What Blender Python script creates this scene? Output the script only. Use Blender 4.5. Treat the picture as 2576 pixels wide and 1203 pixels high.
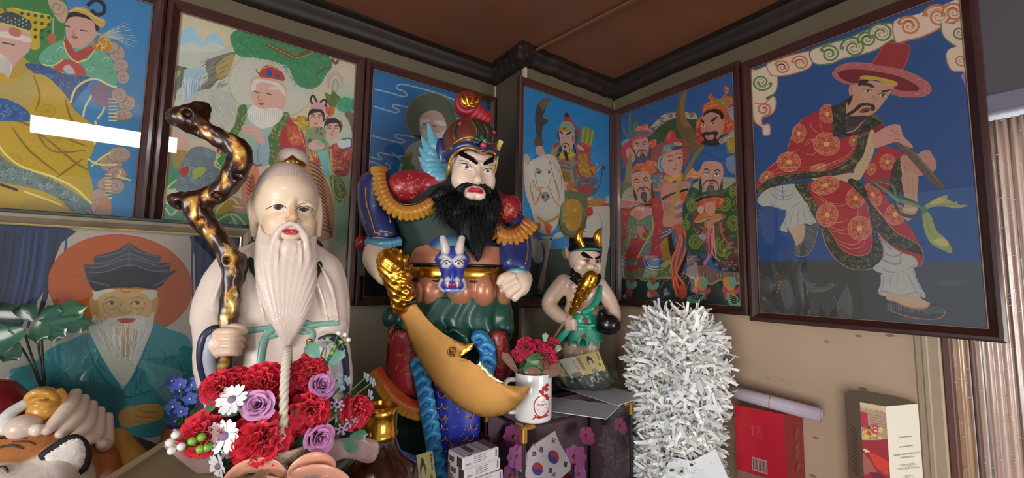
import bpy, math, random, time
import numpy as np
from mathutils import Vector, Matrix, geometry
from mathutils.bvhtree import BVHTree

random.seed(7); rng = np.random.default_rng(7)
scene = bpy.context.scene
for _o in list(bpy.data.objects): bpy.data.objects.remove(_o)
coll = scene.collection

# ------------------------------------------------------------------ camera
FPX = 1057.9; YAW, PITCH, ROLL = (math.radians(a) for a in (35.456, 5.213, 0.856))
CAM = np.array([0, 0, 1.5])
FW = np.array([math.sin(YAW)*math.cos(PITCH), math.cos(YAW)*math.cos(PITCH), math.sin(PITCH)])
_r = np.array([math.cos(YAW), -math.sin(YAW), 0.0]); _u = np.cross(_r, FW)
RT = math.cos(ROLL)*_r + math.sin(ROLL)*_u
UP = -math.sin(ROLL)*_r + math.cos(ROLL)*_u
cd = bpy.data.cameras.new('camera'); cam = bpy.data.objects.new('camera', cd); coll.objects.link(cam)
cd.sensor_width = 36; cd.lens = FPX/2576*36; cd.clip_start = 0.02
cam.matrix_world = Matrix(((RT[0], UP[0], -FW[0], CAM[0]), (RT[1], UP[1], -FW[1], CAM[1]), (RT[2], UP[2], -FW[2], CAM[2]), (0, 0, 0, 1)))
scene.camera = cam

# ------------------------------------------------------------------ light, exposure
vs = scene.view_settings
vs.view_transform = 'Standard'; vs.look = 'None'; vs.gamma = 1; vs.use_curve_mapping = False; vs.exposure = 0.35
wd = bpy.data.worlds.new('world'); scene.world = wd; wd.use_nodes = True
wd.node_tree.nodes['Background'].inputs[0].default_value = (0.80, 0.86, 1.0, 1)
wd.node_tree.nodes['Background'].inputs[1].default_value = 0.42
def area(name, loc, target, sx, sy, power, color):
    l = bpy.data.lights.new(name, 'AREA'); l.shape = 'RECTANGLE'; l.size = sx; l.size_y = sy; l.energy = power; l.color = color
    o = bpy.data.objects.new(name, l); coll.objects.link(o); o.location = loc
    o.rotation_euler = (Vector(target)-Vector(loc)).to_track_quat('-Z', 'Y').to_euler()
    o['kind'] = 'structure'; return o
# daylight through the windows of the wall behind the camera
area('window_light', (-2.15, -.85, 1.25), (.6, .7, 1.45), 1.4, 1.1, 50, (1.0, .97, .94))
area('ceiling_lamp_light', (-.43, -.25, 2.135), (-.43, 1.2, 1.8), .5, .075, 2.4, (1.0, 0.98, 0.95))
area('window_light', (1.0, -1.9, 1.0), (.6, .9, 1.4), .9, .9, 20, (1.0, .96, .9))

# ------------------------------------------------------------------ maths helpers
def ray(x, y): return FW + (x-1288)/FPX*RT - (y-601.5)/FPX*UP
def hit(x, y, ax, v):
    d = ray(x, y); return CAM + (v-CAM[ax])/d[ax]*d
def at(x, y, z): return CAM + z*ray(x, y)
def hexc(h):
    h = h.lstrip('#'); return tuple(int(h[i:i+2], 16) for i in (0, 2, 4))
def lin(c, g=1.0):
    if isinstance(c, str): c = hexc(c)
    o = []
    for v in c[:3]:
        v = v/255.0; v = v/12.92 if v <= 0.04045 else ((v+0.055)/1.055)**2.4
        o.append(min(0.93, v*g))
    return (o[0], o[1], o[2], 1.0)
def cr(P, n=6, closed=False):
    """Catmull-Rom through P"""
    P = np.array(P, float); N = len(P)
    if N < 3: return P
    out = []
    for i in range(N if closed else N-1):
        if closed: p0, p1, p2, p3 = P[(i-1) % N], P[i], P[(i+1) % N], P[(i+2) % N]
        else: p0, p1, p2, p3 = P[max(i-1, 0)], P[i], P[i+1], P[min(i+2, N-1)]
        for t in np.linspace(0, 1, n, endpoint=False):
            out.append(0.5*((2*p1)+(-p0+p2)*t+(2*p0-5*p1+4*p2-p3)*t*t+(-p0+3*p1-3*p2+p3)*t**3))
    if not closed: out.append(P[-1])
    return np.array(out)
def unit(v): v = np.asarray(v, float); return v/(np.linalg.norm(v)+1e-12)

# ------------------------------------------------------------------ materials
_mats = {}
def mat(name,color=None,rough=0.5,metal=0.0,coat=0.0,spec=0.5,noise=0.0,nscale=30,bump=0.0,bscale=60,sss=0.0,trans=0.0,alpha=1.0,sheen=0.0,emit=None,ior=1.45,stretch=None,g=1.0):
    if name in _mats: return _mats[name]
    m = bpy.data.materials.new(name); m.use_nodes = True; nt = m.node_tree; b = nt.nodes['Principled BSDF']
    L = nt.links.new
    b.inputs['Roughness'].default_value = rough; b.inputs['Metallic'].default_value = metal
    b.inputs['Coat Weight'].default_value = coat; b.inputs['Coat Roughness'].default_value = 0.12
    b.inputs['Specular IOR Level'].default_value = spec; b.inputs['IOR'].default_value = ior
    b.inputs['Transmission Weight'].default_value = trans; b.inputs['Alpha'].default_value = alpha
    b.inputs['Sheen Weight'].default_value = sheen
    if sss: b.inputs['Subsurface Weight'].default_value = sss; b.inputs['Subsurface Radius'].default_value = (.01, .006, .004)
    tc = nt.nodes.new('ShaderNodeTexCoord'); mp = nt.nodes.new('ShaderNodeMapping'); L(tc.outputs['Object'], mp.inputs['Vector'])
    if stretch: mp.inputs['Scale'].default_value = stretch
    if color is None:
        a = nt.nodes.new('ShaderNodeAttribute'); a.attribute_name = 'Col'; src = a.outputs['Color']
    else:
        c = nt.nodes.new('ShaderNodeRGB'); c.outputs[0].default_value = lin(color, g); src = c.outputs[0]
    if noise:
        n = nt.nodes.new('ShaderNodeTexNoise'); n.inputs['Scale'].default_value = nscale; n.inputs['Detail'].default_value = 5
        L(mp.outputs[0], n.inputs['Vector'])
        mr = nt.nodes.new('ShaderNodeMapRange'); mr.inputs[1].default_value = 0.25; mr.inputs[2].default_value = 0.75
        mr.inputs[3].default_value = 1-noise; mr.inputs[4].default_value = 1+noise; L(n.outputs[0], mr.inputs[0])
        vm = nt.nodes.new('ShaderNodeVectorMath'); vm.operation = 'SCALE'; L(src,vm.inputs[0]); L(mr.outputs[0],vm.inputs['Scale']); src = vm.outputs[0]
    L(src, b.inputs['Base Color'])
    if emit:
        L(src, b.inputs['Emission Color']); b.inputs['Emission Strength'].default_value = emit
    if bump:
        n2 = nt.nodes.new('ShaderNodeTexNoise'); n2.inputs['Scale'].default_value = bscale; n2.inputs['Detail'].default_value = 4
        L(mp.outputs[0], n2.inputs['Vector'])
        bp = nt.nodes.new('ShaderNodeBump'); bp.inputs['Strength'].default_value = 1; bp.inputs['Distance'].default_value = bump
        L(n2.outputs[0], bp.inputs['Height']); L(bp.outputs[0], b.inputs['Normal'])
    _mats[name] = m; return m

# ------------------------------------------------------------------ objects
def thing(name, label, cat, loc=(0, 0, 0), group=None):
    o = bpy.data.objects.new(name, None); coll.objects.link(o); o.location = Vector(loc); o.empty_display_size = .05
    o['label'] = label; o['category'] = cat
    if group: o['group'] = group
    return o
def tag(o, label, cat, group=None):
    o['label'] = label; o['category'] = cat
    if group: o['group'] = group
    return o
def ploc(p):
    v = Vector((0, 0, 0))
    while p: v = v+p.location; p = p.parent
    return v
def mk(name, V, F, m, parent=None, cols=None, smooth=True, origin=None, auto=None, fc=None):
    """world-space verts -> one mesh object. cols: per-vertex linear colours; fc: per-face linear colours"""
    V = np.asarray(V, float)
    if parent is not None: base = np.array(ploc(parent)); off = np.zeros(3)
    else:
        base = np.array(origin if origin is not None else [V[:, 0].mean(), V[:, 1].mean(), V[:, 2].min()]); off = base
    me = bpy.data.meshes.new(name); me.from_pydata((V-base).tolist(),[],[list(map(int,f)) for f in F]) if not isinstance(F,np.ndarray) else fast(me,V-base,F)
    me.update()
    if cols is not None:
        a = me.color_attributes.new('Col', 'FLOAT_COLOR', 'POINT'); a.data.foreach_set('color', np.asarray(cols, np.float32).ravel())
    elif fc is not None:
        a = me.color_attributes.new('Col', 'FLOAT_COLOR', 'CORNER'); cnt = np.array([len(f) for f in F])
        a.data.foreach_set('color', np.repeat(np.asarray(fc, np.float32), cnt, axis=0).ravel())
    if smooth: me.polygons.foreach_set('use_smooth', [True]*len(me.polygons))
    me.materials.append(m)
    o = bpy.data.objects.new(name, me); coll.objects.link(o)
    if parent is not None: o.parent = parent
    else: o.location = Vector(off)
    if smooth and auto:
        me.set_sharp_from_angle(angle=math.radians(auto))
    return o
def fast(me, V, F):
    me.vertices.add(len(V)); me.vertices.foreach_set('co', V.astype(np.float32).ravel())
    n = F.shape[1]; me.loops.add(F.size); me.loops.foreach_set('vertex_index', F.astype(np.int32).ravel())
    me.polygons.add(len(F)); me.polygons.foreach_set('loop_start', np.arange(0, F.size, n, dtype=np.int32))
    me.update(calc_edges=True); me.validate()

class M:
    """mesh accumulator in world space, optional face colours"""
    def __init__(s): s.V = []; s.F = []; s.C = []; s.c = (1, 1, 1, 1)
    def col(s, c, g=1.0): s.c = lin(c, g); return s
    def add(s, V, F, c=None):
        b = len(s.V); s.V += [tuple(v) for v in V]; s.F += [tuple(i+b for i in f) for f in F]; s.C += [c or s.c]*len(F); return s
    def box(s, c, sz, R=None, bev=0.0):
        h = np.array(sz)/2
        if bev <= 0:
            V = np.array([[x, y, z] for x in (-1, 1) for y in (-1, 1) for z in (-1, 1)])*h
            F = [(0, 1, 3, 2), (4, 6, 7, 5), (0, 4, 5, 1), (2, 3, 7, 6), (0, 2, 6, 4), (1, 5, 7, 3)]
        else:
            b = min(bev, h.min()*.98); V = []; F = []; idx = {}
            for x in (-1, 1):
                for y in (-1, 1):
                    for z in (-1, 1):
                        sg = np.array([x, y, z])
                        for a in range(3):
                            p = sg*(h-b); p = p.astype(float); p[a] = sg[a]*h[a]; idx[(x, y, z, a)] = len(V); V.append(p)
            for a in range(3):
                b1, b2 = (a+1) % 3, (a+2) % 3
                for sg in (-1, 1):
                    q = []
                    for (i, j) in ((-1, -1), (1, -1), (1, 1), (-1, 1)):
                        k = [0, 0, 0]; k[a] = sg; k[b1] = i; k[b2] = j; q.append(idx[(k[0], k[1], k[2], a)])
                    F.append(tuple(q if sg > 0 else q[::-1]))
                for i in (-1, 1):
                    for j in (-1, 1):
                        k0 = [0, 0, 0]; k0[a] = -1; k0[b1] = i; k0[b2] = j; k1 = list(k0); k1[a] = 1
                        q = [idx[(*k0, b1)], idx[(*k1, b1)], idx[(*k1, b2)], idx[(*k0, b2)]]
                        F.append(tuple(q if i*j < 0 else q[::-1]))
            for x in (-1, 1):
                for y in (-1, 1):
                    for z in (-1, 1):
                        q = [idx[(x, y, z, a)] for a in range(3)]; F.append(tuple(q if x*y*z > 0 else q[::-1]))
            V = np.array(V)
        if R is not None: V = V @ np.array(R).T
        return s.add(V+np.array(c), F)
    def tube(s, P, r, n=10, caps=True, flat=1.0, up=None, c=None):
        P = np.array(P, float); N = len(P); r = np.ones(N)*r if np.isscalar(r) else np.array(r, float)
        T = np.gradient(P, axis=0); T /= np.linalg.norm(T, axis=1)[:, None]+1e-12
        a = np.array(up, float) if up is not None else (np.array([0, 0, 1.]) if abs(T[0][2]) < .9 else np.array([1., 0, 0]))
        V = []
        for i in range(N):
            a = a-T[i]*(a@T[i]); a = a/(np.linalg.norm(a)+1e-12); b = np.cross(T[i], a)
            for k in range(n):
                t = 2*math.pi*k/n; V.append(P[i]+r[i]*(math.cos(t)*b+flat*math.sin(t)*a))
        F = [(i*n+k, i*n+(k+1) % n, (i+1)*n+(k+1) % n, (i+1)*n+k) for i in range(N-1) for k in range(n)]
        if caps: F += [tuple(range(n-1, -1, -1)), tuple(range((N-1)*n, N*n))]
        return s.add(V, F, c)
    def lathe(s, prof, o, n=32, A=(0, 0, 1), caps=True, c=None):
        """prof: (radius, height) list"""
        A = unit(A); B = unit(np.cross(A, (0.3, 1, .1))); D = np.cross(A, B); V = []
        for (r, h) in prof:
            for k in range(n):
                t = 2*math.pi*k/n; V.append(np.array(o)+A*h+r*(math.cos(t)*B+math.sin(t)*D))
        F = [(i*n+k, i*n+(k+1) % n, (i+1)*n+(k+1) % n, (i+1)*n+k) for i in range(len(prof)-1) for k in range(n)]
        if caps: F += [tuple(range(n-1, -1, -1)), tuple(range((len(prof)-1)*n, len(prof)*n))]
        return s.add(V, F, c)
    def quad(s, a, b, c_, d, c=None): return s.add([a, b, c_, d], [(0, 1, 2, 3)], c)
    def ball(s, c0, r, n=12, sc=(1, 1, 1), c=None):
        V = []; F = []
        for i in range(n//2+1):
            ph = math.pi*i/(n//2)
            for k in range(n):
                t = 2*math.pi*k/n; V.append(np.array(c0)+r*np.array([math.sin(ph)*math.cos(t)*sc[0],math.sin(ph)*math.sin(t)*sc[1],math.cos(ph)*sc[2]]))
        for i in range(n//2):
            for k in range(n): F.append((i*n+k, (i+1)*n+k, (i+1)*n+(k+1) % n, i*n+(k+1) % n))
        return s.add(V, F, c)
    def obj(s, name, m, parent=None, smooth=False, auto=None, colored=False, origin=None):
        return mk(name, s.V, s.F, m, parent, smooth=smooth, auto=auto, fc=s.C if colored else None, origin=origin)

# ------------------------------------------------------------------ flat artwork on a plane
class Paint:
    """coloured shapes of a flat picture; coordinates are read on the picture plane (axis, value)"""
    def __init__(s, ax, v, g=1.0, step=0.000012):
        s.cell = {}
        s.ax, s.v, s.g, s.step = ax, v, g, step; s.V = []; s.F = []; s.C = []; s.k = 0; s.o = (0, 0, 1.0); s.clip = None
    def crop(s, x0, y0, sc): s.o = (x0, y0, sc); return s
    def _w(s, p):
        x, y = s.o[0]+p[0]/s.o[2], s.o[1]+p[1]/s.o[2]; return s.plane(x, y, s.k*s.step)
    def plane(s, x, y, off):
        P = hit(x, y, s.ax, s.v); P[s.ax] -= off; return P
    def _raise(s, P, r=0, fill=False):
        """each shape lies just above the paint it overlaps"""
        A = np.array([(s.o[0]+p[0]/s.o[2], s.o[1]+p[1]/s.o[2]) for p in P]); r = r/s.o[2]; q = 3.0; cells = set()
        D = A
        if fill: A = np.vstack([A, A[:1]])
        for i in range(len(A)-1):
            n = int(np.linalg.norm(A[i+1]-A[i])/q*1.3)+1
            for t in range(n+1):
                p = A[i]+(A[i+1]-A[i])*t/n
                for dx in ((-r, 0, r) if r > 1 else (0,)):
                    for dy in ((-r, 0, r) if r > 1 else (0,)): cells.add((int((p[0]+dx)//q), int((p[1]+dy)//q)))
        if fill:
            lo, hi = D.min(0), D.max(0); xs = np.arange(lo[0]//q, hi[0]//q+1); ys = np.arange(lo[1]//q, hi[1]//q+1)
            gx, gy = np.meshgrid((xs+.5)*q, (ys+.5)*q, indexing='ij'); c = np.zeros(gx.shape, bool)
            for i in range(len(D)):
                a, b = D[i], D[(i+1) % len(D)]
                c ^= ((a[1] > gy) != (b[1] > gy)) & (gx < (b[0]-a[0])*(gy-a[1])/(b[1]-a[1]+1e-12)+a[0])
            for i, j in np.argwhere(c): cells.add((int(xs[i]), int(ys[j])))
        k = max([s.cell.get(c, 0) for c in cells], default=0)+1
        for c in cells: s.cell[c] = k
        s.k = k
    def clipped(s, P):
        if s.clip is None: return P
        Q = [np.array(p, float) for p in P]; C = [((c[0]-s.o[0])*s.o[2], (c[1]-s.o[1])*s.o[2]) for c in s.clip]
        n = len(C); area_ = sum(C[i][0]*C[(i+1) % n][1]-C[(i+1) % n][0]*C[i][1] for i in range(n)); sg = 1 if area_ > 0 else -1
        for i in range(n):
            a, b = np.array(C[i]), np.array(C[(i+1) % n]); e = b-a
            f = lambda p: sg*(e[0]*(p[1]-a[1])-e[1]*(p[0]-a[0]))
            R = []
            for j in range(len(Q)):
                p, q = Q[j], Q[(j+1) % len(Q)]; fp, fq = f(p), f(q)
                if fp >= 0: R.append(p)
                if fp*fq < 0: R.append(p+(q-p)*fp/(fp-fq))
            Q = R
            if len(Q) < 3: return []
        return Q
    def poly(s, P, c, sm=0, g=None):
        if isinstance(P, str): P = pts(P)
        if sm: P = cr(P, sm, True)
        P = s.clipped(P)
        if len(P) < 3: return s
        s._raise(P, 0, True); b = len(s.V); s.V += [s._w(p) for p in P]
        c = lin(c, g or s.g)
        T = geometry.tessellate_polygon([[Vector((p[0], p[1], 0)) for p in P]])
        for t in T: s.F.append(tuple(b+i for i in t)); s.C.append(c)
        return s
    def line(s, P, w, c, sm=5, taper=False, closed=False):
        if isinstance(P, str): P = pts(P)
        P = cr(P, sm, closed) if sm and len(P) > 2 else np.array(P, float)
        if closed: P = np.vstack([P, P[:1]])
        if s.clip is not None:
            n = len(s.clip); C = [((c_[0]-s.o[0])*s.o[2], (c_[1]-s.o[1])*s.o[2]) for c_ in s.clip]
            ar = sum(C[i][0]*C[(i+1) % n][1]-C[(i+1) % n][0]*C[i][1] for i in range(n)); sg = 1 if ar > 0 else -1
            ok = np.ones(len(P), bool)
            for i in range(n):
                a, b_ = C[i], C[(i+1) % n]; ok &= sg*((b_[0]-a[0])*(P[:, 1]-a[1])-(b_[1]-a[1])*(P[:, 0]-a[0])) >= w*.4
            if not ok.any(): return s
            runs = []; st = None
            for i in range(len(P)+1):
                if i < len(P) and ok[i]:
                    if st is None: st = i
                elif st is not None: runs.append((st, i)); st = None
            a, b_ = max(runs, key=lambda t: t[1]-t[0]); P = P[a:b_]
            if len(P) < 2: return s
        s._raise(P, w/2)
        T = np.gradient(P, axis=0); T /= np.linalg.norm(T, axis=1)[:, None]+1e-9; N = np.stack([-T[:, 1], T[:, 0]], 1)
        n = len(P); ww = np.ones(n)*w/2
        if taper: ww = ww*np.sin(np.linspace(0.15, math.pi-.15, n))**.6 if taper is True else ww*np.linspace(1, .15, n)
        b = len(s.V); c = lin(c, s.g)
        for i in range(n): s.V.append(s._w(P[i]+N[i]*ww[i])); s.V.append(s._w(P[i]-N[i]*ww[i]))
        for i in range(n-1): s.F.append((b+2*i, b+2*i+1, b+2*i+3, b+2*i+2)); s.C.append(c)
        return s
    def oval(s, x, y, rx, ry, c, rot=0, n=20, outline=None, ow=2):
        t = np.linspace(0, 2*math.pi, n, endpoint=False); r = math.radians(rot)
        P = [(x+rx*math.cos(a)*math.cos(r)-ry*math.sin(a)*math.sin(r), y+rx*math.cos(a)*math.sin(r)+ry*math.sin(a)*math.cos(r)) for a in t]
        if c: s.poly(P, c)
        if outline: s.line(P, ow, outline, sm=0, closed=True)
        return s
    def spiral(s, x, y, r, w, c, a0=0, turns=1.6, d=1, sq=1.0):
        P = []
        for t in np.linspace(0, 1, 26):
            a = math.radians(a0)+d*t*turns*2*math.pi; rr = r*(1-t*.85); P.append((x+rr*math.cos(a), y+sq*rr*math.sin(a)))
        return s.line(P, w, c, sm=0)
    def out(s, name, m, parent):
        return mk(name, s.V, s.F, m, parent, fc=s.C, smooth=False)
def pts(t): return [tuple(float(v) for v in q.split(',')) for q in t.split()]

# ------------------------------------------------------------------ rigid local frame for a standing object
class Frame:
    """upright frame at a point; u right, v up, w towards the viewer side; lengths in units of s metres"""
    def __init__(s, px, py, z):
        s.O = at(px, py, z); n = CAM-s.O; n[2] = 0; s.W = unit(n); s.Vv = np.array([0, 0, 1.]); s.U = np.cross(s.Vv, s.W)
        a = s._pl(px, py+1, 0)-s._pl(px, py-1, 0); s.s = np.linalg.norm(a)/2
        b = s._pl(px+1, py, 0)-s._pl(px-1, py, 0); s.hx = np.linalg.norm(b)/2/s.s
    def _pl(s, x, y, w):
        d = ray(x, y); t = ((s.O+s.W*w-CAM)@s.W)/(d@s.W); return CAM+t*d
    def p(s, x, y, w=0.0):
        q = s._pl(x, y, w*s.s)-s.O; return np.array([q@s.U, q@s.Vv, q@s.W])/s.s
    def world(s, P):
        P = np.atleast_2d(np.asarray(P, float))*s.s; return s.O+P[:, :1]*s.U+P[:, 1:2]*s.Vv+P[:, 2:3]*s.W
    def local(s, P):
        q = np.atleast_2d(P)-s.O; return np.stack([q@s.U, q@s.Vv, q@s.W], 1)/s.s

# ------------------------------------------------------------------ signed-distance sculpting
class Sculpt:
    def __init__(s, fr, vox): s.fr = fr; s.vox = vox; s.P = []; s.disp = None; s.paint = []
    def _a(s, fn, lo, hi, k, op, c): s.P.append((fn, np.array(lo, float), np.array(hi, float), k, op, c)); return s
    def ball(s, px, py, w, rx, ry=None, rz=None, k=6, op='+', c=None, rot=0, tilt=0, yaw=0, raw=None):
        ry = rx if ry is None else ry; rz = rx if rz is None else rz
        C = s.fr.p(px, py, w) if raw is None else np.array(raw, float); rx = rx*s.fr.hx if raw is None else rx
        R = np.array((Matrix.Rotation(math.radians(-rot),3,'Z') @ Matrix.Rotation(math.radians(yaw),3,'Y') @ Matrix.Rotation(math.radians(tilt),3,'X')))
        rr = np.array([rx, ry, rz], float)
        def fn(p):
            q = (p-C)@R/rr; l = np.sqrt((q*q).sum(-1)); l2 = np.sqrt(((q/rr)**2).sum(-1))+1e-9
            return l*(l-1)/l2
        m = rr.max(); return s._a(fn, C-m, C+m, k, op, c)
    def cap(s, a, b, ra, rb=None, k=6, op='+', c=None, fl=None, raw=False):
        """a,b: (px,py,w); fl: (axis 3-vector, factor) flattening"""
        rb = ra if rb is None else rb
        A = np.array(a, float) if raw else s.fr.p(*a); B = np.array(b, float) if raw else s.fr.p(*b); m = max(ra, rb)
        def fn(p):
            pa = p-A; ba = B-A
            if fl is not None:
                ax = unit(fl[0]); pa = pa+(pa@ax)[..., None]*ax*(1/fl[1]-1); ba2 = ba+(ba@ax)*ax*(1/fl[1]-1)
            else: ba2 = ba
            h = np.clip((pa@ba2)/(ba2@ba2+1e-9), 0, 1)
            return np.sqrt(((pa-h[..., None]*ba2)**2).sum(-1))-(ra+(rb-ra)*h)
        return s._a(fn, np.minimum(A, B)-m, np.maximum(A, B)+m, k, op, c)
    def chain(s, P, R, k=6, op='+', c=None, fl=None, sm=0, raw=False):
        P = [np.array(p, float) if raw else s.fr.p(*p) for p in P]; R = list(R) if hasattr(R, '__len__') else [R]*len(P)
        if len(R) != len(P): R = list(np.interp(np.linspace(0, 1, len(P)), np.linspace(0, 1, len(R)), R))
        if sm:
            Q = cr(np.hstack([np.array(P), np.array(R)[:, None]]), sm); P = list(Q[:, :3]); R = list(Q[:, 3])
        def fn(p):
            d = None
            for i in range(len(P)-1):
                A, ba = P[i], P[i+1]-P[i]; pa = p-A
                if fl is not None:
                    ax = unit(fl[0]); pa = pa+(pa@ax)[..., None]*ax*(1/fl[1]-1); ba = ba+(ba@ax)*ax*(1/fl[1]-1)
                h = np.clip((pa@ba)/(ba@ba+1e-9), 0, 1)
                e = np.sqrt(((pa-h[..., None]*ba)**2).sum(-1))-(R[i]+(R[i+1]-R[i])*h)
                d = e if d is None else np.minimum(d, e)
            return d
        A = np.array(P); m = max(R); return s._a(fn, A.min(0)-m, A.max(0)+m, k, op, c)
    def box(s, px, py, w, hx, hy, hz, r=2, k=4, op='+', c=None, rot=0, tilt=0, yaw=0):
        C = s.fr.p(px, py, w); H = np.array([hx*s.fr.hx, hy, hz])-r
        R = np.array((Matrix.Rotation(math.radians(-rot),3,'Z') @ Matrix.Rotation(math.radians(yaw),3,'Y') @ Matrix.Rotation(math.radians(tilt),3,'X')))
        def fn(p):
            q = np.abs((p-C)@R)-H; return np.sqrt((np.maximum(q, 0)**2).sum(-1))+np.minimum(q.max(-1), 0)-r
        m = np.linalg.norm(H+r); return s._a(fn, C-m, C+m, k, op, c)
    def stack(s, rows, k=5, op='+', c=None, pw=2.0, fold=None):
        """vertical stack of elliptic sections; rows: (py, xl, xr, w, rz) from top to bottom; fold: fn(theta, v)->radial factor"""
        L = []
        for (py, xl, xr, w, rz) in rows:
            a = s.fr.p(xl, py, w); b = s.fr.p(xr, py, w); L.append(((a[1]+b[1])/2, (a[0]+b[0])/2, (b[0]-a[0])/2, w, rz))
        L.sort(); A = np.array(L)
        def fn(p):
            v = p[..., 1]; cu, ru, cw, rw = (np.interp(v, A[:, 0], A[:, i]) for i in (1, 2, 3, 4))
            x = (p[..., 0]-cu)/ru; z = (p[..., 2]-cw)/rw
            l = (np.abs(x)**pw+np.abs(z)**pw)**(1/pw)
            if fold is not None: l = l/fold(np.arctan2(x, z), v)
            d = (l-1)*np.minimum(ru, rw)*.8
            dv = np.maximum(A[0, 0]-v, v-A[-1, 0])
            return np.maximum(d, dv)
        m = (A[:, 2].max(), 0, A[:, 4].max())
        lo = (A[:, 1].min()-m[0], A[0, 0], A[:, 3].min()-m[2]); hi = (A[:, 1].max()+m[0], A[-1, 0], A[:, 3].max()+m[2])
        return s._a(fn, lo, hi, k, op, c)
    def mesh(s):
        pl = [q for q in s.P if q[4] == '+']; lo = np.min([q[1] for q in pl], 0)-3*s.vox-6; hi = np.max([q[2] for q in pl], 0)+3*s.vox+6
        n = np.ceil((hi-lo)/s.vox).astype(int)+1
        ax = [lo[i]+np.arange(n[i])*s.vox for i in range(3)]
        D = np.full(n, 1e3, np.float32)
        for fn, a, b, k, op, c in s.P:
            e = k+2*s.vox+2; i0 = np.clip(np.floor((a-e-lo)/s.vox).astype(int), 0, n-1); i1 = np.clip(np.ceil((b+e-lo)/s.vox).astype(int)+1, 1, n)
            if (i1 <= i0).any(): continue
            sl = tuple(slice(i0[j], i1[j]) for j in range(3))
            G = np.stack(np.meshgrid(*(ax[j][i0[j]:i1[j]] for j in range(3)), indexing='ij'), -1)
            d = fn(G); o = D[sl]
            if op == '+':
                h = np.maximum(k-np.abs(o-d), 0)/k if k > 0 else 0; D[sl] = np.minimum(o, d)-h*h*k*.25
            elif op == '-':
                h = np.maximum(k-np.abs(-o-d), 0)/k if k > 0 else 0; D[sl] = np.maximum(o, -d)+h*h*k*.25
            elif op == 'i':
                E = np.full(n, 1e3, np.float32); E[sl] = np.maximum(o, d); D = E
        if s.disp is not None:
            G = np.stack(np.meshgrid(*ax, indexing='ij'), -1); msk = np.abs(D) < 12
            D[msk] += s.disp(G[msk])
        V, F = nets(D, lo, s.vox); return V, F
    def colors(s, V, default=(200, 200, 200), sigma=1.2, g=1.0):
        best = np.full(len(V), 1e9); W = np.zeros(len(V)); C = np.zeros((len(V), 4)); ds = []
        for fn, a, b, k, op, c in s.P:
            if op != '+' : continue
            ds.append((fn(V), lin(c if c is not None else default, g)))
        D = np.stack([d for d, c in ds]); mn = D.min(0)
        for d, c in ds:
            w = np.exp(-(d-mn)/sigma); W += w; C += w[:, None]*np.array(c)
        C /= W[:, None]
        for fn in s.paint: fn(V, C)
        return C
    def obj(s, name, m, parent=None, default=None, sigma=1.2, g=1.0, sm=1):
        V, F = s.mesh(); V = relax(V, F, sm)
        cols = s.colors(V, default, sigma, g) if default is not None else None
        W = s.fr.world(V); s.W = W; s.F = F
        return mk(name, W, F, m, parent, cols=cols)
def relax(V, F, it=1):
    for _ in range(it):
        A = np.zeros_like(V); c = np.zeros(len(V))
        for k in range(4):
            np.add.at(A, F[:, k], V[F[:, (k+1) % 4]]+V[F[:, (k-1) % 4]]); np.add.at(c, F[:, k], 2)
        V = V*.5+.5*A/np.maximum(c, 1)[:, None]
    return V
def nets(D, lo, h):
    n = D.shape; S = D < 0
    cells = tuple(m-1 for m in n); acc = np.zeros(cells+(3,), np.float32); cnt = np.zeros(cells, np.int16)
    for ax in range(3):
        a = [slice(None)]*3; b = [slice(None)]*3; a[ax] = slice(0, -1); b[ax] = slice(1, None)
        d0, d1 = D[tuple(a)], D[tuple(b)]; x = (d0 < 0) != (d1 < 0)
        I = np.argwhere(x); t = d0[x]/(d0[x]-d1[x]); P = I.astype(np.float32); P[:, ax] += t
        o = [i for i in range(3) if i != ax]
        for da in (0, -1):
            for db in (0, -1):
                J = I.copy(); J[:, o[0]] += da; J[:, o[1]] += db
                ok = ((J >= 0) & (J < np.array(cells))).all(1); Jk = J[ok]
                np.add.at(acc, tuple(Jk.T), P[ok]); np.add.at(cnt, tuple(Jk.T), 1)
    act = cnt > 0; idx = np.full(cells, -1, np.int64); idx[act] = np.arange(act.sum())
    V = acc[act]/cnt[act][:, None]*h+np.array(lo)
    F = []
    for ax in range(3):
        a = [slice(None)]*3; b = [slice(None)]*3; a[ax] = slice(0, -1); b[ax] = slice(1, None)
        d0, d1 = D[tuple(a)] < 0, D[tuple(b)] < 0; I = np.argwhere(d0 != d1); sgn = d0[tuple(I.T)]
        o = [(ax+1) % 3,(ax+2) % 3]; ok = (I[:,o[0]] > 0) & (I[:,o[1]] > 0) & (I[:,o[0]] < n[o[0]]-1) & (I[:,o[1]] < n[o[1]]-1); I = I[ok]; sgn = sgn[ok]
        q = []
        for da, db in ((-1, -1), (0, -1), (0, 0), (-1, 0)):
            J = I.copy(); J[:, o[0]] += da; J[:, o[1]] += db; q.append(idx[tuple(J.T)])
        Q = np.stack(q, 1); Q[~sgn] = Q[~sgn][:, ::-1]; F.append(Q)
    F = np.vstack(F); F = F[(F >= 0).all(1)]
    return V.astype(float), F

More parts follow.
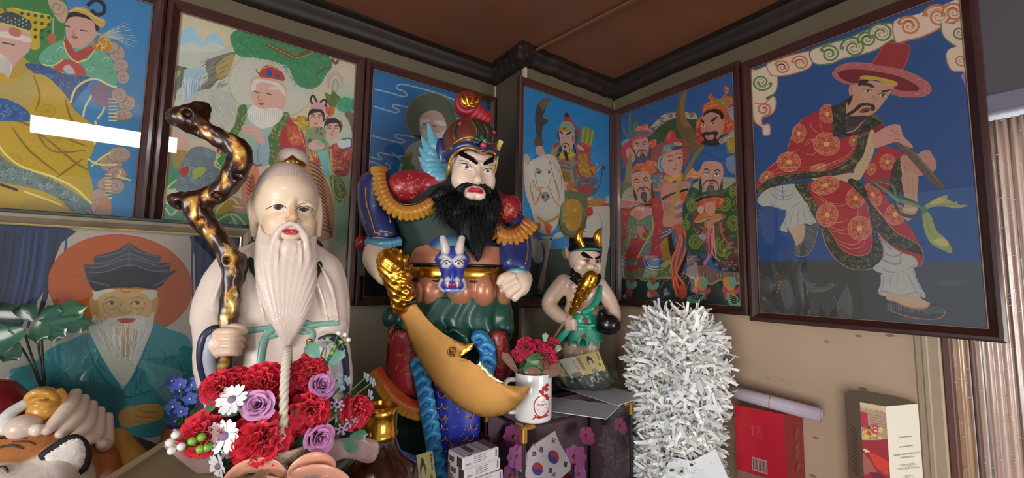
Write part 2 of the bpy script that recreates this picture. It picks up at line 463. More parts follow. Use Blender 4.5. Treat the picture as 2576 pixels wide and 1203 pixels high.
# ------------------------------------------------------------------ thin reliefs lying on a sculpted surface
class Skin:
    def __init__(s, fr, sculpts):
        s.fr = fr; V = []; F = []
        for q in sculpts:
            b = len(V); L = s.fr.local(q.W); V += L.tolist(); F += (q.F+b).tolist()
        s.t = BVHTree.FromPolygons(V, F)
    def w(s, u, v):
        h = s.t.ray_cast(Vector((u, v, 900)), Vector((0, 0, -1))); return h[0][2] if h[0] is not None else None
    def lay(s, P, lift=1.0, w0=0):
        """picture-px points -> local points on the surface (perspective removed by iteration)"""
        out = []; last = None
        for (x, y) in P:
            w = last if last is not None else w0
            for _ in range(5):
                q = s.fr.p(x, y, w); nw = s.w(q[0], q[1])
                if nw is None: break
                w = nw
            last = w; q = s.fr.p(x, y, w); out.append([q[0], q[1], w+lift])
        return np.array(out)
    def line(s, m_, P, r, lift=0.0, sm=5, n=6, taper=False, flat=.6, c=None):
        if isinstance(P, str): P = pts(P)
        if sm and len(P) > 2: P = cr(P, sm)
        L = s.lay(P, lift)
        if len(L) > 4:
            L[1:-1, 2] = (L[:-2, 2]+L[1:-1, 2]+L[2:, 2])/3
        rr = np.ones(len(L))*r*s.fr.s
        if taper: rr = rr*np.sin(np.linspace(.2, math.pi-.2, len(L)))**.7
        m_.tube(s.fr.world(L), rr, n, flat=flat, up=s.fr.W, c=c); return m_
    def fill(s, m_, P, lift=1.0, sm=5, step=4, c=None, dome=0.0):
        if isinstance(P, str): P = pts(P)
        if sm: P = cr(P, sm, True)
        P = np.array(P); lo, hi = P.min(0), P.max(0); I = []
        for x in np.arange(lo[0]+step*.5, hi[0], step):
            for y in np.arange(lo[1]+step*.5, hi[1], step):
                if inside(P, x, y, step*.35): I.append((x, y))
        A = [Vector(p) for p in P]+[Vector(p) for p in I]; n = len(P)
        r = geometry.delaunay_2d_cdt(A, [(i, (i+1) % n) for i in range(n)], [list(range(n))], 1, 1e-6)
        vs_, fs = r[0], r[2]
        L = s.lay([(v.x, v.y) for v in vs_], lift)
        if dome:
            for i, v in enumerate(vs_):
                d = np.sqrt(((P-np.array([v.x, v.y]))**2).sum(1)).min(); L[i, 2] += dome*(1-math.exp(-d/max(dome, 1)))
        W = s.fr.world(L); c0 = W[0]
        n1 = 0
        for f in fs[:5]:
            n1 += np.dot(np.cross(W[f[1]]-W[f[0]], W[f[2]]-W[f[0]]), s.fr.W)
        m_.add(W, [tuple(f) if n1 > 0 else tuple(f)[::-1] for f in fs], c); return m_
def plate(m_, fr, P, wf, t, sm=5, step=6, c=None, dome=12, edge=.15, add=None):
    """solid lens-shaped plate with the outline P (picture px), depth wf(x,y), half thickness t"""
    if isinstance(P, str): P = pts(P)
    if sm: P = cr(P, sm, True)
    P = np.array(P); lo, hi = P.min(0), P.max(0)
    I = [(x, y) for x in np.arange(lo[0]+step*.5, hi[0], step) for y in np.arange(lo[1]+step*.5, hi[1], step) if inside(P, x, y, step*.4)]
    n = len(P); r = geometry.delaunay_2d_cdt([Vector(p) for p in P]+[Vector(p) for p in I],[(i,(i+1) % n) for i in range(n)],[list(range(n))],1,1e-6)
    vs_, fs = r[0], r[2]; A, B = [], []; bd = []
    for v in vs_:
        d = np.sqrt(((P-np.array([v.x, v.y]))**2).sum(1)).min(); h = t*(edge+(1-edge)*(1-math.exp(-d/dome))); w = wf(v.x, v.y)
        x = add(v.x, v.y) if add else 0
        A.append(fr.p(v.x, v.y, w+h+x)); B.append(fr.p(v.x, v.y, w-h))
    W = fr.world(A+B); N = len(vs_); F = []
    f = fs[0]; s_ = np.dot(np.cross(W[f[1]]-W[f[0]], W[f[2]]-W[f[0]]), fr.W) > 0
    ed = {}
    for f in fs:
        f = list(f) if s_ else list(f)[::-1]; F.append(f); F.append([i+N for i in f[::-1]])
        for i in range(len(f)):
            e = (f[i], f[(i+1) % len(f)]); ed[e] = ed.get(e, 0)+1
    for (a, b) in ed:
        if (b, a) not in ed: F.append([b, a, a+N, b+N])
    m_.add(W, F, c); return m_
def inside(P, x, y, margin=0):
    X, Y = P[:, 0], P[:, 1]; X2, Y2 = np.roll(X, -1), np.roll(Y, -1)
    c = ((Y > y) != (Y2 > y)) & (x < (X2-X)*(y-Y)/(Y2-Y+1e-12)+X)
    if c.sum() % 2 == 0: return False
    return margin == 0 or np.sqrt((X-x)**2+(Y-y)**2).min() > margin
def eyes(skn, mid, ops, m_, parent):
    """each painted eye is a part of its own; ops: (colour, points, size, lift, kind)"""
    for sg in (-1, 1):
        e = M()
        for (c, P, a, b, kd) in ops:
            Q = pts(P) if isinstance(P, str) else P
            if (Q[0][0]-mid)*sg < 0: continue
            e.col(c)
            if kd == 'f': skn.fill(e, Q, b, a, 3)
            else: skn.line(e, Q, a, b, taper=True)
        e.obj('painted_eye', m_, parent, colored=True, smooth=True)
T0 = time.time()
def lap(t): print('%6.1fs %s' % (time.time()-T0, t))
# ------------------------------------------------------------------ the room
XR, YL, ZC = 1.205, 1.0384, 2.1775      # right wall, left wall (projecting bay), underside of the cornice
Y3, XJ = 1.2144, 0.7865                 # left wall (recessed part) and the step between the two
ZA = 0.90                               # altar top
WO = 0.008
GP = 1.25                               # paint strength of the pictures
m_wallL = mat('painted_plaster', '#8d8775', .75, noise=.10, nscale=5, bump=.0006, bscale=25)
def speckled():
    m = mat('aged_wallpaper', '#b89f86', .62, noise=.07, nscale=6, bump=.0004, bscale=30)
    nt = m.node_tree; b = nt.nodes['Principled BSDF']; L = nt.links.new
    src = b.inputs['Base Color'].links[0].from_socket
    v = nt.nodes.new('ShaderNodeTexVoronoi'); v.inputs['Scale'].default_value = 21; v.inputs['Randomness'].default_value = 1
    mp = nt.nodes.new('ShaderNodeMapping'); mp.inputs['Scale'].default_value = (1, .75, 1.7)
    tc = nt.nodes['Texture Coordinate']; L(tc.outputs['Object'], mp.inputs['Vector']); L(mp.outputs[0], v.inputs['Vector'])
    r = nt.nodes.new('ShaderNodeMapRange'); r.inputs[1].default_value = .10; r.inputs[2].default_value = .15; L(v.outputs['Distance'], r.inputs[0])
    n = nt.nodes.new('ShaderNodeTexNoise'); n.inputs['Scale'].default_value = 9; L(tc.outputs['Object'], n.inputs['Vector'])
    g = nt.nodes.new('ShaderNodeMath'); g.operation = 'GREATER_THAN'; g.inputs[1].default_value = .44; L(n.outputs[0], g.inputs[0])
    s1 = nt.nodes.new('ShaderNodeMath'); s1.operation = 'SUBTRACT'; s1.inputs[0].default_value = 1; L(r.outputs[0], s1.inputs[1])
    mu = nt.nodes.new('ShaderNodeMath'); mu.operation = 'MULTIPLY'; L(s1.outputs[0], mu.inputs[0]); L(g.outputs[0], mu.inputs[1])
    mu2 = nt.nodes.new('ShaderNodeMath'); mu2.operation = 'MULTIPLY'; mu2.inputs[1].default_value = .7; L(mu.outputs[0], mu2.inputs[0])
    mx = nt.nodes.new('ShaderNodeMix'); mx.data_type = 'RGBA'; L(mu2.outputs[0],mx.inputs[0]); L(src,mx.inputs[6]); mx.inputs[7].default_value = lin('#5d4a3c')
    L(mx.outputs[2], b.inputs['Base Color']); return m
m_wallR = speckled()
m_ceil = mat('brown_paper_ceiling', '#714630', .5, noise=.22, nscale=2.2, bump=.006, bscale=2.5)
m_crown = mat('dark_cornice_paper', '#1d120d', .5, noise=.2, nscale=12, bump=.002, bscale=14)
m_trim = mat('cream_painted_wood', '#a3937c', .5, noise=.05)
m_brown = mat('brown_door_frame', '#5b3a30', .45, noise=.12, nscale=18, stretch=(1, 1, .15))
m_lav = mat('grey_lavender_wall', '#4f4a52', .6, noise=.08, nscale=4)
def structure(o): o['kind'] = 'structure'; return o
def slab(name, lo, hi, m, bev=0):
    lo, hi = np.array(lo, float), np.array(hi, float)
    return structure(M().box((lo+hi)/2, hi-lo, bev=bev).obj(name, m))
ZT = 2.235
DY, DZ = 0.213, 1.868                    # door opening in the right wall: edge nearest the corner, lintel height
slab('wall_left', (-2.2, Y3+WO, 0), (XJ, Y3+.1, ZT), m_wallL)
slab('wall_back', (XJ, YL+WO, 0), (XR+WO+.1, Y3+.1, ZT), m_wallL)
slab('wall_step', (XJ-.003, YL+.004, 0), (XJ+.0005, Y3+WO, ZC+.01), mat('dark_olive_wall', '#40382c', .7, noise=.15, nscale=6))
slab('wall_right', (XR+WO, DY, 0), (XR+.1, YL+WO, ZT), m_wallR)
slab('wall_above_door', (XR+WO, -2.2, DZ), (XR+.1, DY, ZT), m_lav)
slab('floor', (-2.2, -2.2, -.05), (XR+.6, Y3+.1, 0), mat('floor_vinyl', '#8a7358', .5, noise=.1))
# ceiling: slightly sagging paper sheets
cm = M(); nx, ny = 40, 40; g = []
def sag(x, y):
    return ZT-.002-.004*math.sin(x*5.1+.6)*math.sin(y*4.3)-.002*math.sin(x*13+y*7)
for i in range(nx+1):
    for j in range(ny+1):
        x = -2.2+(XR+2.3)*i/nx; y = -2.2+(Y3+2.3)*j/ny; g.append((x, y, sag(x, y)))
F = [(i*(ny+1)+j, i*(ny+1)+j+1, (i+1)*(ny+1)+j+1, (i+1)*(ny+1)+j) for i in range(nx) for j in range(ny)]
b = len(g); g += [(-2.2, -2.2, ZT+.06), (XR+.1, -2.2, ZT+.06), (XR+.1, Y3+.1, ZT+.06), (-2.2, Y3+.1, ZT+.06)]
F.append((b, b+1, b+2, b+3)); cm.add(g, F); structure(cm.obj('ceiling', m_ceil, smooth=True))
# overlapping seam of two ceiling sheets
sm_ = M(); A, B = (XJ+.01, YL-.02), (XJ+.30, -.9)
sm_.box(((A[0]+B[0])/2, (A[1]+B[1])/2, ZT-.012), (.012, math.dist(A, B), .004), R=Matrix.Rotation(math.atan2(A[0]-B[0], B[1]-A[1]), 3, 'Z'), bev=.001)
structure(sm_.obj('trim_5', m_ceil))
# cornice: rounded dark paper roll between wall and ceiling
def cornice(name, a, b, nrm):
    a = np.array([*a, 0.]); b = np.array([*b, 0.]); nrm = np.array([*nrm, 0.]); K = 24; m = M()
    prof = [(0, ZC), (.016, ZC+.003), (.026, ZC+.012), (.030, ZC+.026), (.030, ZC+.038), (.034, ZC+.046), (.05, ZC+.052), (.05, ZT+.01), (0, ZT+.01)]
    V = []
    for i in range(K+1):
        p = a+(b-a)*i/K; wob = .0018*math.sin(i*1.7+a[0]*9)+.0012*math.sin(i*.9)
        for (d, z) in prof: V.append(p+nrm*(d+(wob if 0 < d else 0))+np.array([0, 0, z+(wob if z < ZC+.04 else 0)]))
    n = len(prof); F = [(i*n+k, (i+1)*n+k, (i+1)*n+(k+1) % n, i*n+(k+1) % n) for i in range(K) for k in range(n)]
    F += [tuple(range(n)), tuple(range(K*n+n-1, K*n-1, -1))]
    m.add(V, F); return structure(m.obj(name, m_crown, smooth=True, auto=40))
cornice('trim_1', (-2.2, Y3+WO), (XJ, Y3+WO), (0, -1))
cornice('trim_2', (XJ, Y3+WO), (XJ, YL+WO-.05), (-1, 0))
cornice('trim_3', (XJ-.05, YL+WO), (XR+WO, YL+WO), (0, -1))
cornice('trim_4', (XR+WO, YL+WO), (XR+WO, -2.2), (-1, 0))
# dark olive strips added to paint in the shade along the wall tops
m_shade = mat('olive_shade_strip', '#5b513e', .6, noise=.12, nscale=8)
slab('shade_strip_1', (-2.2, Y3+.003, 2.122), (XJ-.003, Y3+WO+.002, ZC+.004), m_shade)
slab('shade_strip_2', (XJ+.006, YL+.003, 2.126), (XR+.002, YL+WO+.002, ZC+.004), m_shade)
slab('shade_strip_3', (XR+.003, -.4, 2.116), (XR+WO+.002, YL, ZC+.004), m_shade)
# thin cream edge strips at the step of the wall
slab('trim_6', (XJ-.004, YL+.002, .9), (XJ+.006, YL+WO+.01, ZC), m_trim, .001)
slab('trim_7', (XJ-.006, Y3-.004, .9), (XJ+.002, Y3+WO, ZC), m_trim, .001)
# door jambs at the end of the right wall
slab('trim_8', (XR+.004, DY-.012, .3), (XR+.09, DY+.028, DZ), m_trim, .003)
slab('trim_9', (XR+.001, DY+.006, .3), (XR+.006, DY+.016, DZ), m_trim, .002)
slab('trim_10', (XR+.012, DY-.025, .0), (XR+.10, DY-.012, DZ), m_brown, .002)
slab('trim_11', (XR+.003, -2.2, DZ-.035), (XR+.1, DY, DZ), mat('lavender_lintel', '#6f6c80', .4, noise=.05), .003)

# sliding panels of ribbed sheer film hanging in the doorway
m_film = mat('sparkling_brown_film', None, .25, spec=.9, coat=.4, trans=0.0, noise=.12, nscale=60, stretch=(1, 1, .12), bump=.0006, bscale=160)
def film(name, x, y0, y1, z0, z1, seed, label, tint):
    t = thing(name, label, 'curtain', (x, (y0+y1)/2, z0)); r = random.Random(seed); m = M(); n = int(abs(y1-y0)/.0035); V = []; K = 14; cl = []
    for i in range(n+1):
        y = y0+(y1-y0)*i/n; d = .004*math.sin(i*1.9)+.002*r.random()
        for k in range(K+1): V.append((x+d+.0008*math.sin(k*2.1+i), y, z0+(z1-z0)*k/K))
    F = []; C = []
    for i in range(n):
        q = r.random(); base = np.array(tint[0])*(1-q)+np.array(tint[1])*q
        if r.random() < .12: base = base*.62
        for k in range(K): F.append((i*(K+1)+k, i*(K+1)+k+1, (i+1)*(K+1)+k+1, (i+1)*(K+1)+k)); C.append(lin(base))
    m.V = V; m.F = F; m.C = C
    o = m.obj('sheet', m_film, t, smooth=True, colored=True); so = o.modifiers.new('s', 'SOLIDIFY'); so.thickness = .0008
    g2 = M()
    for _ in range(int(abs(y1-y0)*3600)):
        y = y0+(y1-y0)*r.random(); z = z0+(z1-z0)*r.random(); w = .002+.0035*r.random()
        g2.box((x-.0068, y, z), (.0006, w, .0008))
    o2 = g2.obj('sequins', mat('silver_sequin', '#ffffff', .15, metal=.3, spec=1), t); o2['kind'] = 'stuff'; return t
yy = lambda px, x: hit(px, 1000, 0, x)[1]
film('curtain',XR+.040,DY-.024,yy(2446,XR+.04),.55,DZ-.04,3,'narrow brown ribbed curtain strip with tiny silver sparkles beside the door post',((206,172,138),(168,130,100)))
slab('trim_12', (XR+.03, yy(2458, XR+.03), 0), (XR+.07, yy(2447, XR+.03), DZ-.03), m_brown, .002)
film('curtain',XR+.052,yy(2459,XR+.052),DY-.62,.55,DZ-.04,4,'wide pale brown ribbed curtain with tiny silver sparkles at the right edge',((216,192,180),(180,146,126)))
area('doorway_light', (XR+.5, -.2, 1.9), (XR, -.1, 1.5), .9, 1.0, 14, (.92, .95, 1.0))

# altar the figures stand on
al = thing('altar_table', 'long low brown altar table carrying the statues and offerings', 'table', (.2, .8, 0))
M().box((.16, .615, ZA-.02), (2.05, .83, .04), bev=.004).obj('table_top', mat('altar_wood', '#4a3526', .4, noise=.15, nscale=9), al)
for x in (-.8, 1.12):
    for y in (.24, .99): M().box((x, y, (ZA-.04)/2), (.06, .06, ZA-.04), bev=.004).obj('leg', _mats['altar_wood'], al)

# ------------------------------------------------------------------ picture frames
m_fr = mat('dark_mahogany_frame', '#3d2320', .28, coat=.35, noise=.18, nscale=14)
m_lip = mat('gilt_inner_lip', '#9a7c62', .4, metal=.3)
m_pic = mat('painted_picture', None, .62, noise=.06, nscale=160)
def glass_mat():
    m = bpy.data.materials.new('picture_glass'); m.use_nodes = True; nt = m.node_tree; nt.nodes.clear(); L = nt.links.new
    o = nt.nodes.new('ShaderNodeOutputMaterial'); t = nt.nodes.new('ShaderNodeBsdfTransparent'); g = nt.nodes.new('ShaderNodeBsdfGlossy'); g.inputs['Roughness'].default_value = .015
    f = nt.nodes.new('ShaderNodeFresnel'); f.inputs[0].default_value = 1.5; mx = nt.nodes.new('ShaderNodeMixShader')
    k = nt.nodes.new('ShaderNodeMath'); k.operation = 'MULTIPLY'; k.inputs[1].default_value = 1.6; L(f.outputs[0], k.inputs[0])
    L(k.outputs[0], mx.inputs[0]); L(t.outputs[0], mx.inputs[1]); L(g.outputs[0], mx.inputs[2]); L(mx.outputs[0], o.inputs[0]); return m
m_glass = glass_mat()
def framed(ax, v, a0, a1, z0, z1, label, group=None, bw=.024, pm=None, glass=True, dep=.026, paintfn=None, g=1.0, mf=None, lip=True):
    """ax: 1 = on the left wall (spans x), 0 = on the right wall (spans y)"""
    mid = (a0+a1)/2; loc = [0, 0, z0]; loc[ax] = v; loc[1-ax] = mid
    t = thing('framed_painting', label, 'painting', loc, group)
    def P(a, z, d):
        q = [0, 0, z]; q[ax] = v-d; q[1-ax] = a; return q
    prof = [(0, -.006), (0, dep*.45), (.004, dep*.62), (.010, dep*.62), (.015, dep*.42), (bw-.003, dep*.22), (bw, dep*.12), (bw, -.006)]
    m = M(); V = []; n = len(prof)
    for (sa, sz, A, Z) in ((1, 1, a0, z0), (-1, 1, a1, z0), (-1, -1, a1, z1), (1, -1, a0, z1)):
        for (i, d) in prof: V.append(P(A+sa*i, Z+sz*i, d))
    F = [(c*n+k, c*n+(k+1) % n, ((c+1) % 4)*n+(k+1) % n, ((c+1) % 4)*n+k) for c in range(4) for k in range(n)]
    if ax == 0: F = [f[::-1] for f in F]
    m.add(V, F); m.obj('frame', mf or m_fr, t)
    if lip:
        m = M(); i = bw
        for (p, q) in (((a0+i, z0+i), (a1-i, z0+i)), ((a1-i, z0+i), (a1-i, z1-i)), ((a1-i, z1-i), (a0+i, z1-i)), ((a0+i, z1-i), (a0+i, z0+i))):
            m.tube([P(p[0], p[1], .0035), P(q[0], q[1], .0035)], .0012, 6)
        m.obj('inner_lip', m_lip, t)
    pt = Paint(ax, v, g)
    bb = [(a0+bw-.001, z0+bw-.001), (a1-bw+.001, z0+bw-.001), (a1-bw+.001, z1-bw+.001), (a0+bw-.001, z1-bw+.001)]
    px = []
    for (a, z) in bb:
        q = np.array(P(a, z, 0.)) - CAM; zz = q@FW; px.append((1288+FPX*(q@RT)/zz, 601.5-FPX*(q@UP)/zz))
    pt.clip = px
    if paintfn: paintfn(pt, px)
    pt.out('picture', pm or m_pic, t)
    b = M(); c = np.array(P(mid, (z0+z1)/2, -.004)); sz = [0, 0, z1-z0-.01]; sz[ax] = .004; sz[1-ax] = a1-a0-.01
    b.box(c, sz); b.obj('backing_board', mat('backing_board', '#5a4a38', .8), t)
    if glass:
        m = M(); q = [P(a, z, .0065) for a, z in bb]; m.add(q, [(0, 1, 2, 3)] if ax == 1 else [(3, 2, 1, 0)]); m.obj('glass_pane', m_glass, t)
    return t
def bg(pt, px, c): pt.crop(0, 0, 1); pt.poly(px, c)
def medallion(pt, x, y, rx, ry, rot=0, core='#cfa060', body='#a84a3a', edge='#b8635a'):
    pt.oval(x, y, rx, ry, edge, rot); pt.oval(x, y, rx*.88, ry*.88, body, rot)
    r = math.radians(rot)
    for i in range(16):
        a = i*2*math.pi/16; q = []
        for t, da in ((.25, 0), (.5, .25), (.75, -.1), (.85, .2)):
            X, Y = rx*t*math.cos(a+da), ry*t*math.sin(a+da); q.append((x+X*math.cos(r)-Y*math.sin(r), y+X*math.sin(r)+Y*math.cos(r)))
        pt.line(q, max(1.6, rx*.045), ('#c98a58', '#9c4a30', '#b89858')[i % 3])
    for s_ in (.72, .95): pt.oval(x, y, rx*s_, ry*s_, None, rot, outline='#c89478', ow=max(1.2, rx*.025))
    pt.oval(x, y, rx*.2, ry*.2, core, rot, outline='#f0d8a0', ow=1.5)
def folds(pt, L, c='#d99a7a', w=3): 
    for q in L: pt.line(q, w, c, taper=True)
def fleck(pt, P, n, c1, c2, size, w=2.0, seed=1):
    """little curled marks scattered inside an outline (brocade border)"""
    A = cr(pts(P) if isinstance(P, str) else P, 4, True); r = random.Random(seed); lo, hi = A.min(0), A.max(0); k = 0; t = 0
    while k < n and t < n*12:
        t += 1; x, y = r.uniform(lo[0], hi[0]), r.uniform(lo[1], hi[1])
        if not inside(A, x, y, size*.5): continue
        a = r.uniform(0, 6.28); q = [(x+size*.5*math.cos(a+b)*f_, y+size*.5*math.sin(a+b)*f_) for b, f_ in ((0, 1), (1.4, .8), (2.8, 1), (4.0, .35))]
        pt.line(q, w, c1 if r.random() < .6 else c2, sm=3); k += 1
def curl_cloud(pt, body, outline, curls, base='#cdb9a4', w=8, dark=None):
    pt.poly(body, base, sm=4); pt.line(body, w*.7, outline, closed=True)
    for (x, y, r, a0, d) in curls:
        pt.spiral(x, y, r*1.25, w*2.4, dark or outline, a0, 1.5, d, .85); pt.spiral(x, y, r*1.1, w*1.0, base, a0+20, 1.4, d, .85)
def p6(pt, px):
    bg(pt, px, '#234a80')
    # ground band
    pt.crop(1860, 0, 1.3994)
    pt.poly('40,921 900,921 900,1180 40,1120', '#3a3d3c')
    pt.poly('610,921 900,921 900,1180 560,1130 640,1040', '#434a52', 0)
    for q in ('230,950 250,1000 300,1010 330,985 300,1020 250,1030 220,985','340,1090 380,1010 400,1090 380,1140','140,1000 170,990 190,1050 165,1090','700,990 790,985 800,1000 720,1010'): pt.poly(q,'#50575a',4)
    for q in ('215,960 240,1000 270,1000','250,1010 290,1025 340,1000 310,1005','330,1040 350,1080','90,1050 98,1062','380,1000 390,1090'): pt.line(q,7,'#5c6266',taper=True)
    # clouds: corner sequence along the top
    G, O = '#5b7a48', '#b5704c'
    curl_cloud(pt, '40,255 62,245 100,232 130,250 135,300 122,330 95,345 110,360 80,370 45,368', G, [(78, 290, 26, 0, 1)], w=6)
    curl_cloud(pt,'45,365 85,365 118,340 130,360 120,395 95,410 80,415 82,440 105,438 108,472 85,475 80,450 55,430 45,395',O,[(85,385,20,90,-1)],w=6)
    curl_cloud(pt,'98,225 150,205 200,190 250,182 258,205 250,235 215,252 180,262 140,268 110,262',O,[(150,238,20,200,1),(215,222,22,180,1)],w=6)
    curl_cloud(pt,'250,180 300,158 380,135 450,105 520,82 550,95 552,130 520,150 500,165 470,180 420,195 360,208 330,222 280,228 255,215',G,[(318,190,26,200,1),(402,168,34,170,1),(450,140,24,150,1),(500,118,34,150,1)],w=7)
    curl_cloud(pt,'545,75 620,52 700,25 800,-10 805,60 775,72 730,85 690,108 640,130 590,142 550,148',O,[(598,92,30,190,1),(700,58,38,180,1),(755,45,30,160,1)],w=8)
    curl_cloud(pt, '712,80 750,85 806,65 812,160 770,165 735,145 715,120', G, [(775, 115, 26, 200, 1)], w=7)
    curl_cloud(pt, '728,200 745,170 812,168 815,252 780,252 745,245', O, [(780, 212, 24, 190, 1)], w=6)
    pt.poly('780,265 815,258 822,345 805,335 795,300', '#8b7c96', 4)
    # figure, upper half (crop A)
    pt.crop(1900, 80, 3.007)
    red, redd, brd = '#9c2a30', '#7c2028', '#33352a'
    # far hand and sleeve
    pt.poly('940,880 1010,870 1130,930 1110,1000 1060,1100 1010,1210 850,1210 830,1060 880,980', red, 5)
    medallion(pt, 1000, 985, 62, 62); medallion(pt, 880, 1040, 35, 50, 20)
    pt.poly('1060,980 1110,960 1130,1210 1020,1215 1030,1060',brd,4); fleck(pt,'1060,980 1110,960 1130,1210 1020,1215 1030,1060',26,'#7d7a58','#5c5f48',26,2.2,3)
    pt.poly('1100,960 1150,930 1220,1000 1228,1110 1222,1210 1130,1215 1112,1080', '#b39a7c', 5)
    folds(pt, ['1150,1060 1165,1120 1150,1210', '1190,1080 1200,1140 1195,1210'], '#8f7660', 3)
    pt.poly('1105,965 1150,925 1190,915 1240,925 1250,910 1310,895 1345,940 1370,990 1365,1040 1325,1065 1270,1085 1200,1092 1140,1080', '#b08070', 5)
    folds(pt, ['1240,930 1280,945 1330,950', '1255,985 1290,1000 1340,1005', '1130,1010 1140,1050 1180,1080'], '#8c5a50', 3)
    # flute
    fl = '860,620 905,615 1000,720 1080,810 1190,880 1230,935 1330,1050 1440,1165 1425,1190 1380,1185 1280,1090 1150,940 1060,850 960,740'
    pt.poly(fl, '#5e5044', 0); pt.line('880,630 1000,745 1110,850 1240,960 1400,1150', 9, '#75685a', sm=4)
    for q in ('1180,895 1160,925', '1250,955 1222,985', '1335,1055 1300,1085', '1400,1125 1370,1160'): pt.line(q, 4, '#3e342c', sm=0)
    # near body robe
    pt.poly('580,565 470,600 360,660 290,760 260,830 240,920 160,980 80,1045 20,1130 10,1215 60,1215 150,1130 300,1100 430,1060 540,1060 660,1090 760,1010 830,880 900,760 930,690 860,690 700,790 590,800',red,5)
    pt.poly('930,690 990,740 900,770 870,760', redd, 3)
    for a in ((545,620,62,75,0),(330,770,55,75,12),(540,850,105,90,5),(255,985,92,78,0),(745,820,34,50,20),(85,1100,60,42,-30),(480,1030,70,32,-12)): medallion(pt,*a)
    folds(pt,['415,670 430,730 500,790','490,610 490,690 520,780','370,850 400,820 450,815 400,845 370,860','380,925 430,930 470,900','130,1060 200,1030 420,1020 560,1000 700,930','140,1075 300,1050 420,1045','360,660 300,730 262,830 240,920','240,960 300,900 330,890','560,1020 680,960 760,850'],'#d28e72',4)
    folds(pt, ['90,1040 160,985 235,930', '20,1130 90,1040', '450,1040 560,1000 640,970'], '#caa06a', 4)
    hem = '10,1215 20,1180 110,1110 250,1075 420,1055 540,1050 660,1000 740,920 775,800 900,740 870,780 830,900 790,990 700,1060 560,1095 380,1110 200,1150 70,1215'
    pt.poly(hem,brd,3); fleck(pt,hem,90,'#8d8a5a','#6a6a4c',24,2.2,5); pt.line('20,1180 110,1110 250,1078 420,1058 540,1050 660,1000 740,920 775,800',4,'#8a7440')
    # collar
    col_ = '575,565 650,540 700,500 720,560 690,640 690,720 700,770 740,750 850,640 880,640 960,690 880,740 780,780 640,798 585,790 590,650'
    pt.poly(col_, '#26281f', 0); fleck(pt, col_, 60, '#6b6a4a', '#4c4e3c', 26, 2.4, 7)
    pt.poly('690,655 740,640 850,650 790,730 700,770','#4a3c40',4); pt.line('690,765 760,740 835,655',8,'#b5907c'); pt.line('680,655 740,640 790,600',6,'#b5907c')
    # neck, face
    face = '720,400 780,380 800,360 1040,400 1035,440 1000,500 960,550 920,600 870,630 820,650 760,640 700,625 688,560 715,500 708,450'
    pt.poly(face, '#b48a72', 4)
    pt.poly('690,650 720,560 690,560 686,600', '#b48a72')
    pt.poly('710,500 740,480 720,540 700,560', '#1e1c1c', 3); pt.poly('780,375 800,360 860,370 800,405 780,410', '#2e2018', 3)
    pt.line('740,400 725,440 730,480',3,'#7c5344'); pt.line('885,480 905,520 890,545 860,545',3,'#7c5344'); pt.line('900,490 930,520',3,'#8c6250')
    pt.poly('805,390 850,385 900,410 895,425 840,410 810,405', '#3e2c26', 3); pt.poly('955,445 1000,440 1035,430 1000,455 960,460', '#3e2c26', 3)
    for x, y, r in ((850, 448, 8), (965, 482, 8)):
        pt.poly([(x-34,y-4),(x-5,y-12),(x+32,y+4),(x,y+12)],'#c8b09c',4); pt.oval(x,y,11,10,'#2c1e1a'); pt.line([(x-38,y-6),(x,y-14),(x+36,y+2)],5,'#35241e')
    pt.poly('685,625 740,590 790,545 850,540 900,555 905,590 880,600 870,565 820,560 780,590 730,625 690,640', '#38271f', 4)
    pt.poly('795,595 830,575 870,575 860,605 800,615', '#6a4638', 4); pt.oval(838, 598, 16, 9, '#3a221c')
    pt.poly('700,650 790,635 850,640 800,690 740,720 700,700', '#39302e', 4)
    # hat
    pt.poly('600,300 640,262 740,235 880,240 1050,268 1200,320 1300,380 1335,430 1300,475 1210,495 1100,490 1030,470 1040,410 900,360 790,370 760,400 680,395 610,360 580,320','#a85c5c',5)
    pt.poly('625,312 680,290 780,285 900,300 1060,330 1180,380 1240,425 1220,450 1150,450 1060,435 1050,400 920,355 800,350 780,385 720,385 650,350','#6f2028',5)
    pt.line('600,330 585,310 640,258 740,235 880,242 1050,270 1200,322 1300,382 1332,430 1300,478 1210,495 1090,490', 6, '#b07848')
    r = random.Random(4)
    for i in range(150):
        t = r.random(); A = cr(pts('610,320 650,275 760,258 900,268 1060,298 1210,350 1290,405 1290,445 1220,470 1110,470'),12); p = A[int(t*(len(A)-1))]
        pt.oval(p[0]+r.uniform(-16, 16), p[1]+r.uniform(-10, 10), 4, 3, ('#c88a8e', '#96484c')[i % 2], n=6)
    pt.poly('880,240 930,170 975,95 1020,85 1100,88 1155,100 1172,130 1150,220 1115,280 1000,262', '#8e2c30', 3)
    pt.line('885,240 935,165 980,95 1060,84 1150,98 1172,128 1145,225 1118,280', 8, '#a84e40')
    pt.poly('790,350 830,330 940,345 1070,380 1055,412 930,370 840,362', '#b59a38', 3)
    # near hand, sleeve cuff
    pt.poly('870,750 905,770 900,880 880,960 830,1060 790,1120 760,1115 740,1090 760,1020 820,930', '#b8a07e', 4)
    folds(pt, ['880,800 860,920 800,1040', '905,880 880,960 820,1060'], '#8c745a', 3)
    pt.poly('885,790 930,755 1000,715 1060,700 1100,715 1110,760 1130,800 1190,860 1180,880 1120,855 1070,835 1010,850 950,870 900,880', '#b8887a', 4)
    folds(pt, ['1000,755 1040,742 1075,735', '1010,790 1060,775 1095,775', '1030,825 1070,815 1110,822', '1030,740 1055,760 1080,745'], '#8a5a50', 4)
    pt.poly('430,1110 560,1095 660,1080 735,1070 790,1115 700,1140 650,1125 590,1145 540,1145 500,1120 470,1130', '#b8a07e', 4)
    # lower half (crop B)
    pt.crop(1900, 440, 3.007)
